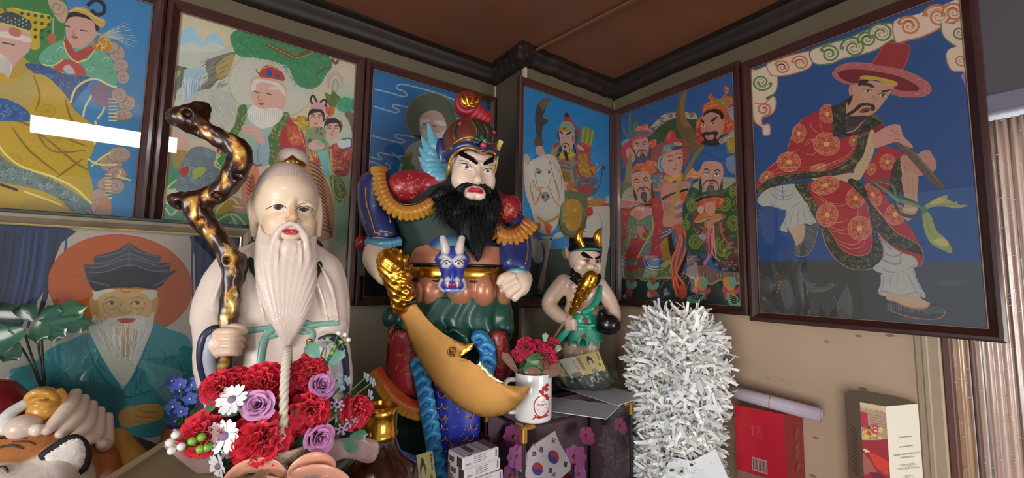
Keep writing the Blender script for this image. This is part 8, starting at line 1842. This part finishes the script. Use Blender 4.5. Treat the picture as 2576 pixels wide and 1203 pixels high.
# ------------------------------------------------------------------ flower basket
fb = Frame(700, 1060, .60); bp_ = lambda x, y, w=0: fb.world(fb.p(x, y, w))[0]; Zb = ZB-.002; bc = bp_(712, 1110, 0); bc[2] = Zb
bk = thing('flower_basket', 'round flower basket with white rope handle, pink wrapping and peach ribbon bow', 'basket', bc)
M().lathe([(.036,0),(.042,.003),(.048,.018),(.049,.021),(.044,.021),(.036,.006),(.001,.005)],bc,32).obj('woven_bowl',mat('woven_cream_wicker','#b8a58c',.7,bump=.002,bscale=200,noise=.15),bk,smooth=True)
hp = [bp_(712,1190,62),bp_(712,1100,66),bp_(714,1000,62),bp_(718,930,46),bp_(722,892,24),bp_(724,880,0),bp_(724,892,-24),bp_(722,940,-50),bp_(720,1060,-64)]; Q_ = cr(hp,14); tw = M()
for k in range(3): 
    P_ = [];
    for i,p in enumerate(Q_): t = unit(Q_[min(i+1,len(Q_)-1)]-Q_[max(i-1,0)]); s1 = fb.U; s2 = np.cross(t,s1); a = i*.62+k*2.094; P_.append(p+(s1*math.cos(a)+s2*math.sin(a))*.0030)
    tw.tube(P_, .0036, 7)
tw.obj('rope_handle', mat('white_rope', '#cfc6b4', .6, bump=.0005, bscale=300), bk, smooth=True)
m_wr = mat('pink_wrapping_film', '#b49490', .3, coat=.3, alpha=.62)
for i,(P,w) in enumerate((('412,1122 440,1108 520,1128 620,1150 640,1230 560,1240 480,1180 430,1140',46),('640,1150 760,1128 880,1100 950,1112 948,1150 925,1166 860,1155 760,1210 640,1240',40),('430,1110 520,1100 560,1130 500,1150',10))):
    mm = M(); plate(mm, fb, P, lambda x, y: w+6*math.sin(x*.06)-abs(x-690)*.10, .7, step=14, dome=2); mm.obj('wrapping_paper', m_wr, bk, smooth=True)
m_rib = mat('peach_satin_ribbon', '#eeaa8c', .3, coat=.4, sheen=.4)
def ribbon(P, wd, up=(0, 1, 0)):
    Q = cr([fb.p(p[0], p[1]+26, p[2]-8) for p in P], 9); T = np.gradient(Q, axis=0); V = []; m0 = M(); U_ = unit(up)
    for q,t in zip(Q,T): t = unit(t); s_ = unit(U_-t*(U_@t)); V += [q-s_*wd/2,q-s_*wd*.17+np.cross(t,s_)*2,q+s_*wd*.17+np.cross(t,s_)*2,q+s_*wd/2]
    m0.add(fb.world(V),[(4*i+j,4*i+j+1,4*i+j+5,4*i+j+4) for i in range(len(Q)-1) for j in range(3)]); o = m0.obj('ribbon_loop',m_rib,bk,smooth=True); s2 = o.modifiers.new('s','SOLIDIFY'); s2.thickness = .0008
for P,wd,up in (([(722,1195,84),(680,1150,96),(620,1150,104),(582,1190,96),(620,1222,92),(700,1210,88)],44,(0,1,.5)),([(730,1195,84),(752,1150,100),(790,1130,104),(822,1150,92),(800,1190,88),(742,1204,86)],46,(.3,1,.4)),([(725,1200,88),(760,1165,112),(815,1160,112),(862,1190,96),(820,1222,92),(742,1212,88)],42,(0,1,.5)),([(716,1205,84),(660,1190,108),(610,1215,104),(590,1250,92)],36,(.2,1,.3)),([(728,1205,88),(790,1200,104),(850,1215,100),(870,1250,92)],36,(-.2,1,.3))): ribbon(P,wd,up)
sb = bp_(712, 1150, 0); Nf = lambda x, y: fb.W*.85+fb.U*(x-700)/260+np.array([0, 0, .35+(1040-y)/260])
for i,(x,y,w,r,wh) in enumerate(((544,974,16,46,'at the upper left of the basket'),(590,962,-2,44,'behind the upper left daisy'),(662,960,10,60,'at the top, left of the rope handle'),(738,952,-6,42,'mostly hidden behind the rope handle'),(784,930,6,50,'highest, right of the rope handle'),(782,1030,44,62,'large and central, right of the rope handle'),(906,1034,16,50,'at the far right of the basket'),(508,1098,34,62,'at the lower left of the basket'),(656,1108,72,72,'largest, at the front beneath the mauve rose'))):
    carnation(bp_(x, y, w), Nf(x, y), r*fb.s*.98, '#e42440', 'carnation', 'bright red carnation '+wh, 'red carnations in the basket', 90+i, sb)
def rose(x, y, w, R, c, label, seed):
    r_ = random.Random(seed); C = bp_(x,y,w); N = unit(Nf(x,y)+fb.W*.3); A = unit(np.cross(N,(.1,.2,1))); B = np.cross(N,A); t = thing('rose',label,'flower',C,'mauve roses in the basket'); mm = M(); R *= fb.s
    for k in range(15):
        a = k*2.4+r_.uniform(-.2, .2); f = k/16; D = A*math.cos(a)+B*math.sin(a); rad = R*(.10+.55*f); hgt = R*(.66-.36*f); wd = R*(.42+.5*f); V = []
        for u in range(6):
            tt = u/5; out = rad*(.45+.55*tt**.7)+R*.34*max(0, tt-.72)*f*2.4; hh = -R*.35+(hgt+R*.35)*math.sin(tt*1.45)-R*.32*max(0, tt-.8)*f
            for v in range(9): j = v/4-1; an = a+j*wd*(.35+.65*math.sin(tt*2.2+.35))/max(rad,R*.2)*.62; V.append(C+(A*math.cos(an)+B*math.sin(an))*out*(1-.04*j*j)+N*(hh-R*.09*j*j*tt))
        k_ = .86+.16*r_.random(); cc = lin(c); mm.add(V,[(u*9+v,u*9+v+1,(u+1)*9+v+1,(u+1)*9+v) for u in range(5) for v in range(8)],(cc[0]*k_,cc[1]*k_,cc[2]*k_,1))
    o = mm.obj('petals',m_pet,t,smooth=True,colored=True); m3 = M(); m3.tube([C-N*R*.3,sb],.0016,6); m3.obj('stem',_mats['flower_stem_green'],t,smooth=True)
rose(650,1020,56,58,'#d495c6','large mauve rose left of the rope handle',1); rose(806,972,26,50,'#cc8cc4','mauve rose behind the central carnation',2); rose(798,1100,64,56,'#d088c0','lower mauve rose above the ribbon bow',3); rose(462,1104,10,26,'#c070a8','small pink rose at the left behind the berries',4)
for i,(x,y,w,r,wh) in enumerate(((585,1006,56,38,'upper white daisy, left of the large mauve rose'),(566,1097,66,42,'largest white daisy at the front left'),(552,1172,58,32,'lowest white daisy, turned sideways'),(568,1134,48,20,'small white daisy under the largest daisy'),(818,868,2,26,'white daisy seen from the side above the carnations'))):
    flower(bp_(x,y,w),Nf(x,y)+fb.Vv*(.8 if i == 4 else 0)-fb.U*(.6 if i == 2 else 0),r*fb.s,14,'#e8ecec','#8c7494','daisy',wh,'flower','white daisies in the basket',sb,wd=.17,rc=.24,seed=i,notch=.8)
for i,(x,y,w,wh) in enumerate(((852,952,6,'leftmost'),(873,958,4,'second from the left'),(858,972,8,'lowest of the left pair'),(920,950,-2,'highest at the right'),(936,962,-2,'furthest right'),(930,994,2,'low at the right'))): flower(bp_(x,y,w),Nf(x,y)+fb.U*.4,17*fb.s,5,'#a9c6d8','#c8c070','forget_me_not','small pale blue flower, %s, beside the right carnation' % wh,'flower','pale blue flowers in the basket',sb,seed=i,wd=.34)
m_bw, m_bg, m_li = mat('white_berry', '#dfe2da', .3, coat=.3), mat('lime_berry', '#7ab03c', .3, coat=.3), mat('lilac_bud', '#b29ab8', .7)
def sprig(P, m_, r, label, nm, st=None):
    t = thing(nm, label, 'sprig', bp_(*P[0]))
    for p in P: M().ball(bp_(*p),r*fb.s,10).obj('berry' if r > 5 else 'bud',m_,t,smooth=True); m3 = M(); m3.tube(cr([bp_(*p),(bp_(*p)+bp_(*(st or (560,1060,10))))/2,bp_(*(st or (560,1060,10)))],4),.0008,5); m3.obj('stalk',_mats['flower_stem_green'],t,smooth=True)
sprig([(442,1094,62),(427,1114,62),(456,1124,66),(432,1134,64)],m_bw,9,'four white berries at the left edge of the basket','berry_sprig',(530,1126,50)); sprig([(484,1110,70),(507,1100,70),(504,1130,72),(521,1126,70)],m_bg,9.5,'lime green berries over the lower left carnation','berry_sprig',(560,1130,50))
sprig([(868,842,6),(877,855,6),(852,838,4)],m_bw,6.5,'tiny white berries highest in the bouquet','berry_sprig',(812,930,-4)); sprig([(825,853,6),(858,860,6),(842,872,6),(836,888,4)],m_bg,6,'tiny green berries beside the sideways daisy','berry_sprig',(812,930,-4))
sprig([(848+8*math.cos(a)*k,1016+7*math.sin(a)*k+k*2,30) for k in (1,2) for a in np.linspace(0,5.5,7)],m_li,4,'lilac buds between the two right carnations','bud_sprig',(820,1060,20)); sprig([(884+7*math.cos(a)*k,1062+6*math.sin(a)*k,36) for k in (1,2) for a in np.linspace(0,5.5,7)],m_li,4,'lilac buds under the far right carnation','bud_sprig',(820,1080,20)); sprig([(858+7*math.cos(a)*k,1081+6*math.sin(a)*k,38) for k in (1,2) for a in np.linspace(0,5.5,6)],m_li,4,'lowest lilac buds beside the lower rose','bud_sprig',(800,1100,20))
lf = thing('basket_leaves', 'mixed green leaves showing between the flowers of the basket', 'leaves', sb)
r_ = random.Random(8)
for (x,y,w,dx,dy,L,wd,c) in [(600,1040,30,-.9,.3,44,13,'#3c6c54'),(570,1060,36,.6,-.7,50,15,'#2f5a44'),(735,1075,46,.2,1,52,15,'#4c7c68'),(740,1130,50,.5,.4,60,20,'#2c5c3c'),(545,1130,44,.5,-.9,50,16,'#2f5c40'),(800,905,4,-.5,.9,60,18,'#6fa08c'),(828,920,4,.8,.9,58,14,'#5f9484'),(880,1100,30,1,.1,48,14,'#3c6c50'),(860,1110,30,.7,-.5,50,14,'#44745c'),(850,1045,24,.3,-1,48,14,'#345c48'),(520,1040,24,.4,.8,40,11,'#3f7050'),(745,985,6,.6,.7,34,13,'#1f3c30'),(760,960,-4,.8,.2,40,14,'#243f34')]+[(r_.uniform(560,860),r_.uniform(980,1140),r_.uniform(-20,14),r_.uniform(-1,1),r_.uniform(-1,1),56,20,r_.choice(('#24463a','#2f5a44','#3a6450'))) for _ in range(34)]:
    mm = M(); leafm(mm, bp_(x, y, w), fb.U*dx+fb.Vv*dy, fb.W, L*fb.s, wd*fb.s, c); mm.obj('leaf', m_leaf, lf, smooth=True, colored=True)
# ------------------------------------------------------------------ gold figurine behind the flowers
fg = Frame(780,880,.68); gf = thing('gold_figurine','tiny gold figurine behind the flower basket in front of the white elder statue','figurine',fg.world(fg.p(778,1000,0))[0])
one('figure',YEL,lambda q: (q.chain([(770,1010,0),(768,920,0),(776,888,0),(780,870,0)],[22,18,12,9],k=6),[q.ball(779,856+i*6,0,10-abs(i-1),4.5,9,k=1.5) for i in range(3)]),1.6,gf,m_gold,fg); one('pink_sleeve','#c8a090',lambda q: q.chain([(768,915,14),(790,898,16),(800,885,12)],[10,9,5],k=4),1.6,gf,None,fg)
# ------------------------------------------------------------------ amber jar
fj = Frame(950,1110,.74); jO = fj.world(fj.p(945,1203,0))[0]; jO[2] = ZA; zl = lambda y: fj.world(fj.p(950,y,0))[0][2]-ZA; jc = fj.world(fj.p(948,1100,0))[0]; s_ = fj.s*fj.hx
jr = thing('amber_jar','amber glass jar with a wide shiny gold lid','jar',(jc[0],jc[1],ZA)); J0 = np.array([jc[0],jc[1],ZA]); h1,h2_,h3 = zl(1100),zl(1022),zl(1118)
M().lathe([(.070,0),(.074,.01),(.075,h3-.06),(.070,h3-.03),(76*s_*.82,h3-.012),(50*s_,h1-.002),(48*s_,h1+.004)],J0,40).obj('glass_body',mat('amber_glass','#3a1a08',.08,coat=1.0,noise=.5,nscale=14,trans=.35),jr,smooth=True,auto=60)
M().lathe([(50*s_,h1),(53*s_,h1+.003),(53*s_,h1+.010),(50*s_,h1+.013),(50*s_,h2_-.014),(52*s_,h2_-.010),(52*s_,h2_-.003),(49*s_,h2_),(38*s_,h2_+.002),(34*s_,h2_-.004),(.001,h2_-.004)],J0,48).obj('gold_lid',mat('bright_gold_belt'),jr,smooth=True,auto=40)
# ------------------------------------------------------------------ cigarette packs on a tin
Zp = 1.158; zp = (Zp-1.5); pA,pB,pC = h2(1121,1140,Zp),h2(1165,1153,Zp),h2(1255,1124,Zp); v1 = unit(pC-pB); v2 = unit(pA-pB); v2 = unit(v2-v1*(v2@v1)); ang = math.atan2(v1[1],v1[0])
for k in range(3):
    z1 = Zp-k*.0235; o2 = pB+v1*.006*(k)+v2*.002*(k % 2); c = o2+v1*.044+v2*.0265; t = thing('cigarette_pack',('top white cigarette pack of the small stack','middle white cigarette pack of the stack, shifted right','bottom white cigarette pack of the stack, cut by the frame')[k],'cigarette pack',(*c,z1-.023),'stacked cigarette packs')
    R_ = Matrix.Rotation(ang,3,'Z'); M().box((*c,z1-.0115),(.088,.053,.0228),R=R_,bev=.002).obj('carton',mat('white_pack_card','#d6d3d4',.35,coat=.3),t)
    L = lambda x, y, z: np.array([*(o2+v1*x+v2*y), z]); ml = M()
    def face(a, b, c_, d, col): ml.col(col); ml.add([a, b, c_, d], [(0, 1, 2, 3)])
    T = lambda x0, y0, x1, y1, col, o=.0003: face(L(x0, y0, z1+o), L(x1, y0, z1+o), L(x1, y1, z1+o), L(x0, y1, z1+o), col)
    Fr = lambda x0, za, x1, zb, col: face(L(x0, -.0004, z1-zb), L(x1, -.0004, z1-zb), L(x1, -.0004, z1-za), L(x0, -.0004, z1-za), col)
    Sd = lambda y0, za, y1, zb, col: face(L(-.0004, y1, z1-zb), L(-.0004, y0, z1-zb), L(-.0004, y0, z1-za), L(-.0004, y1, z1-za), col)
    T(.024,.012,.037,.048,'#6c5c54'); T(.068,.002,.086,.05,'#7c5c60'); T(.05,.004,.066,.05,'#b9bcc0'); T(.049,.002,.0503,.052,'#5c5f63',.0005); T(.012,.001,.022,.004,'#4c504c'); Sd(.003,.003,.020,.021,'#4a3a3a'); Sd(.030,.008,.049,.018,'#5c4f4a')
    for i in range(4): Fr(.026, .004+i*.0036, .056-.004*(i % 2), .0052+i*.0036, '#8f7f82')
    Fr(.006, .013, .018, .0165, '#a08c8e'); Fr(.078, .003, .082, .017, '#84767a'); ml.obj('pack_printing', m_pic, t, colored=True)
tc_ = at(1182,1160,.93); tz = hit(1182,1106,2,1.152); tr = .046; tn_ = thing('round_tin','round beige tin with maroon lid behind the cigarette packs','tin',(tz[0],tz[1],ZA)); T0_ = np.array([tz[0],tz[1],ZA])
M().lathe([(tr,0),(tr,.226)],T0_,40).obj('tin_body',mat('beige_tin','#a3917a',.4),tn_,smooth=True,auto=40); M().lathe([(tr+.002,.225),(tr+.002,.250),(tr,.253),(tr-.004,.253),(tr-.006,.249),(.001,.248)],T0_,40).obj('lid',mat('maroon_lid','#4f2226',.3,coat=.4),tn_,smooth=True,auto=40)
cc = pB+v1*.05+v2*.026; sp = thing('pack_stand','small dark stand under the cigarette packs','stand',(*cc,ZA)); M().box((*cc,(ZA+Zp-.0705)/2),(.075,.045,Zp-.0705-ZA),R=Matrix.Rotation(ang,3,'Z'),bev=.002).obj('body',_mats['dark_pedestal_wood'],sp)
# ------------------------------------------------------------------ tiger, lower left
ft = Frame(150,1130,.62); tg = thing('tiger_figurine','orange tiger figurine with large white ear and cream ribbed bundle on its back','figurine',(*ft.world([0,0,0])[0][:2],ZA)); m_fur = mat('painted_fur',None,.5,noise=.12,nscale=50,bump=.0006,bscale=160); OR = '#b5743e'
hdT = one('head',OR,lambda q: (q.ball(60,1235,30,190,145,90,c=OR,rot=8),q.ball(90,1240,80,130,90,60,k=20,c='#cfc4b8'),q.ball(0,1215,95,60,40,40,k=14,c='#cfc4b8'),q.chain([(150,1160,90),(130,1200,110),(70,1240,120)],[40,44,50],k=20,c='#d6ccc2')),3,tg,m_fur,ft)
ks = Skin(ft, [hdT])
for P,r in (('-20,1108 20,1100 70,1104',3),('-10,1128 30,1122 60,1130',3.5),('30,1112 70,1112 90,1120',2.4),('-20,1180 10,1176 20,1190',4)): mm = M(); ks.line(mm,P,r,.4,taper=True); mm.obj('dark_stripe',mat('brown_black_stripe','#2c2018',.5),tg,smooth=True)
one('body','#a9602e',lambda q: (q.chain([(210,1130,0),(232,1170,10),(240,1240,10)],[44,50,60],k=10,c='#a9602e'),q.chain([(280,1120,-50),(320,1180,-50),(330,1300,-50)],[44,56,70],k=20,c='#b98d3c'),q.chain([(262,1190,40),(240,1220,56),(200,1240,60)],[16,20,20],k=4,c='#c0a8a4')),3,tg,m_fur,ft)
mm = M(); plate(mm,ft,'96,1150 100,1140 130,1118 165,1098 195,1093 220,1108 232,1140 222,1180 190,1203 150,1225 120,1210 140,1190 110,1165',lambda x,y: 118,7,step=8,dome=5); mm.obj('ear_rim',mat('ear_black','#1c1518',.7),tg,smooth=True)
mm = M(); Pe = cr(pts('112,1150 140,1128 172,1108 200,1104 213,1124 214,1152 200,1180 160,1203 140,1196 132,1178'),9,True); Pe = [(x+(2.4 if i % 2 else -1),y+(1.5 if i % 3 else -1)) for i,(x,y) in enumerate(Pe)]; plate(mm,ft,Pe,lambda x,y: 124,9,sm=0,step=8,dome=14); mm.obj('white_inner_ear',mat('white_fur','#e0d8d0',.7,bump=.001,bscale=200),tg,smooth=True)
CM = '#cdb8a8'
one('ribbed_bundle',CM,lambda q: (q.ball(140,1075,-20,112,56,70,c=CM,k=8,rot=-14),[q.chain([(190+i*20,990+i*15,-28),(170+i*24,1026+i*22,34),(120+i*34,1082+i*9,66)],[13,17,12],k=3,c=CM,sm=5) for i in range(5)],q.chain([(4,1082,30),(20,1045,20),(60,1018,10)],[12,13,12],k=4,c='#c8ccc8',sm=4),q.ball(60,1075,40,44,30,30,k=8,c=CM),q.ball(94,1082,66,17,15,12,k=3,c='#d6c8b8')),2.4,tg,None,ft)
one('ochre_knot','#c08a34',lambda q: (q.ball(112,1030,10,44,34,40,c='#c08a34'),q.ball(104,998,10,40,24,34,k=5,c='#b8842f'),q.chain([(70,1002,30),(90,988,44),(120,990,46),(138,1004,40),(122,1016,50),(98,1012,52)],[8,9,9,8,8,6],k=2.5,c='#c08c3a',sm=4),q.chain([(150,985,16),(160,1008,20),(148,1030,26)],[9,11,8],k=3,c='#c08a34',sm=3)),2.2,tg,None,ft)
# ------------------------------------------------------------------ potted leaves and blue flowers, red vessel
fl_ = Frame(110,850,.73); pb = fl_.world(fl_.p(118,1010,0))[0]; pl = thing('leafy_plant','glossy dark green artificial plant in a black pot at the left','plant',(pb[0],pb[1],ZA)); P0v = np.array([pb[0],pb[1],ZA])
M().lathe([(.02,0),(.03,.02),(.034,pb[2]-ZA),(.03,pb[2]-ZA+.01),(.001,pb[2]-ZA+.005)],P0v,28).obj('pot',mat('black_pot','#161414',.5),pl,smooth=True,auto=50)
for (x,y,dx,dy,L,wd,c) in ((92,812,1,.45,98,26,'#2c5a3c'),(90,815,1,-.05,108,24,'#1f4a34'),(60,830,-1,-.6,84,30,'#2c5c44'),(84,806,-.5,.9,50,20,'#1c4030'),(98,822,.9,-.55,60,20,'#26503a'),(66,800,-1,.3,70,28,'#14302a'),(30,850,-.9,.4,60,26,'#2f6448'),(40,860,-.3,-.9,50,22,'#1c4834'),(110,800,-.1,-.8,64,18,'#2a5038'),(96,816,.6,.9,60,16,'#24483a')):
    mm = M(); c0 = fl_.world(fl_.p(x,y,20))[0]; leafm(mm,c0,fl_.U*dx+fl_.Vv*dy,fl_.W,L*fl_.s,wd*fl_.s,c,.12); mm.obj('leaf',mat('glossy_leaf',None,.2,coat=.6,noise=.2,nscale=30),pl,smooth=True,colored=True)
for x,y in ((92,812),(60,830),(40,858),(104,806)): mm = M(); mm.tube(cr([fl_.world(fl_.p(x,y,18))[0],fl_.world(fl_.p(x*.6+45,900,4))[0],pb],6),.0016,6); mm.obj('stem',mat('dark_stem','#2a3324',.6),pl,smooth=True)
fu = Frame(470,1010,.73); vb = fu.world(fu.p(455,1110,0))[0]; vs2 = thing('brown_vase','small brown vase with pale band left of the flower basket','vase',(vb[0],vb[1],ZA)); M().lathe([(.02,0),(.026,.01),(.030,vb[2]-ZA),(.024,vb[2]-ZA+.028),(.018,vb[2]-ZA+.026),(.001,vb[2]-ZA)],(vb[0],vb[1],ZA),24).obj('vase_body',mat('brown_glaze','#5c3018',.3,coat=.4,noise=.4,nscale=60),vs2,smooth=True,auto=50)
r_ = random.Random(31)
for i in range(20):
    x, y, w = r_.uniform(432, 530), r_.uniform(945, 1062), r_.uniform(-20, 22); C = fu.world(fu.p(x, y, w))[0]
    t = flower(C,fu.W+fu.U*r_.uniform(-.6,.6)+fu.Vv*r_.uniform(-.3,.8),r_.uniform(15,21)*fu.s,5,r_.choice(('#3c5aa8','#31458c','#4a5cb4','#3a6f9c')),'#c8ccd0','blue_flower','small deep blue flower in the clump left of the basket','flower','blue flowers left of the basket',vb+np.array([0,0,.02]),seed=i,wd=.38)
rv = fl_.world(fl_.p(-14,1020,60))[0]; rt = thing('red_vessel','blurred dark red vessel at the lower left edge behind the tiger','vessel',(rv[0],rv[1],ZA)); M().lathe([(.03,0),(.05,.05),(.055,rv[2]-ZA-.05),(.045,rv[2]-ZA+.0),(.02,rv[2]-ZA+.035),(.001,rv[2]-ZA+.04)],(rv[0],rv[1],ZA),32).obj('vessel_body',mat('red_enamel_pot','#7c1c20',.3,coat=.4),rt,smooth=True)
lap('front')
# ------------------------------------------------------------------ smaller pieces belong to the part they sit on
PAR = {'painted_eye': 'head','eyebrow': 'head','gold_rim': 'helmet','helmet_rib': 'helmet','rib_edge': 'helmet','leaf_ornament': 'helmet','red_jewel': 'helmet','ear_guard': 'helmet','gold_stud': 'helmet','side_wing': 'helmet','flame_ornament': 'helmet','beard_strands': 'beard','dragon_eye': 'dragon_buckle',
       'scallop_edge': 'scalloped_skirt','gold_scale_lines': 'blue_scaled_panel','headband': 'hair','horn': 'head','red_patch': 'tunic','spur': 'blade','pale_bevel': 'blade','scroll_ornament': 'blade','ear_rim': 'head','white_inner_ear': 'head','dark_stripe': 'head','flag_emblem': 'flag_cloth','note_printing': 'note_paper','pack_printing': 'carton','red_emblem': 'mug_body','front_printing': 'carton',
       'gold_side_mark': 'carton','picture_panel': 'carton','printed_text': 'carton','side_text': 'carton','inner_lip': 'frame','gold_inner_lip': 'frame','carved_green_edge': 'frame','crown_ornament': 'crown_band','sleeve_lining': 'cuff_trim','robe_edge': 'body','punched_hole': 'hanging_sheet','flap': 'sheet','corner_cap': 'edge_bar','ochre_knot': 'ribbed_bundle'}
kids = {}
for o in list(coll.objects):
    if o.parent is not None and o.parent.parent is None: kids.setdefault(o.parent, {}).setdefault(o.name.split('.')[0], []).append(o)
for root, d in kids.items():
    for c_, p_ in PAR.items():
        for o in d.get(c_, []):
            if d.get(p_):
                q = d[p_][0]
                if q is not o: o.parent = q; o.location = o.location-q.location
lap('done')
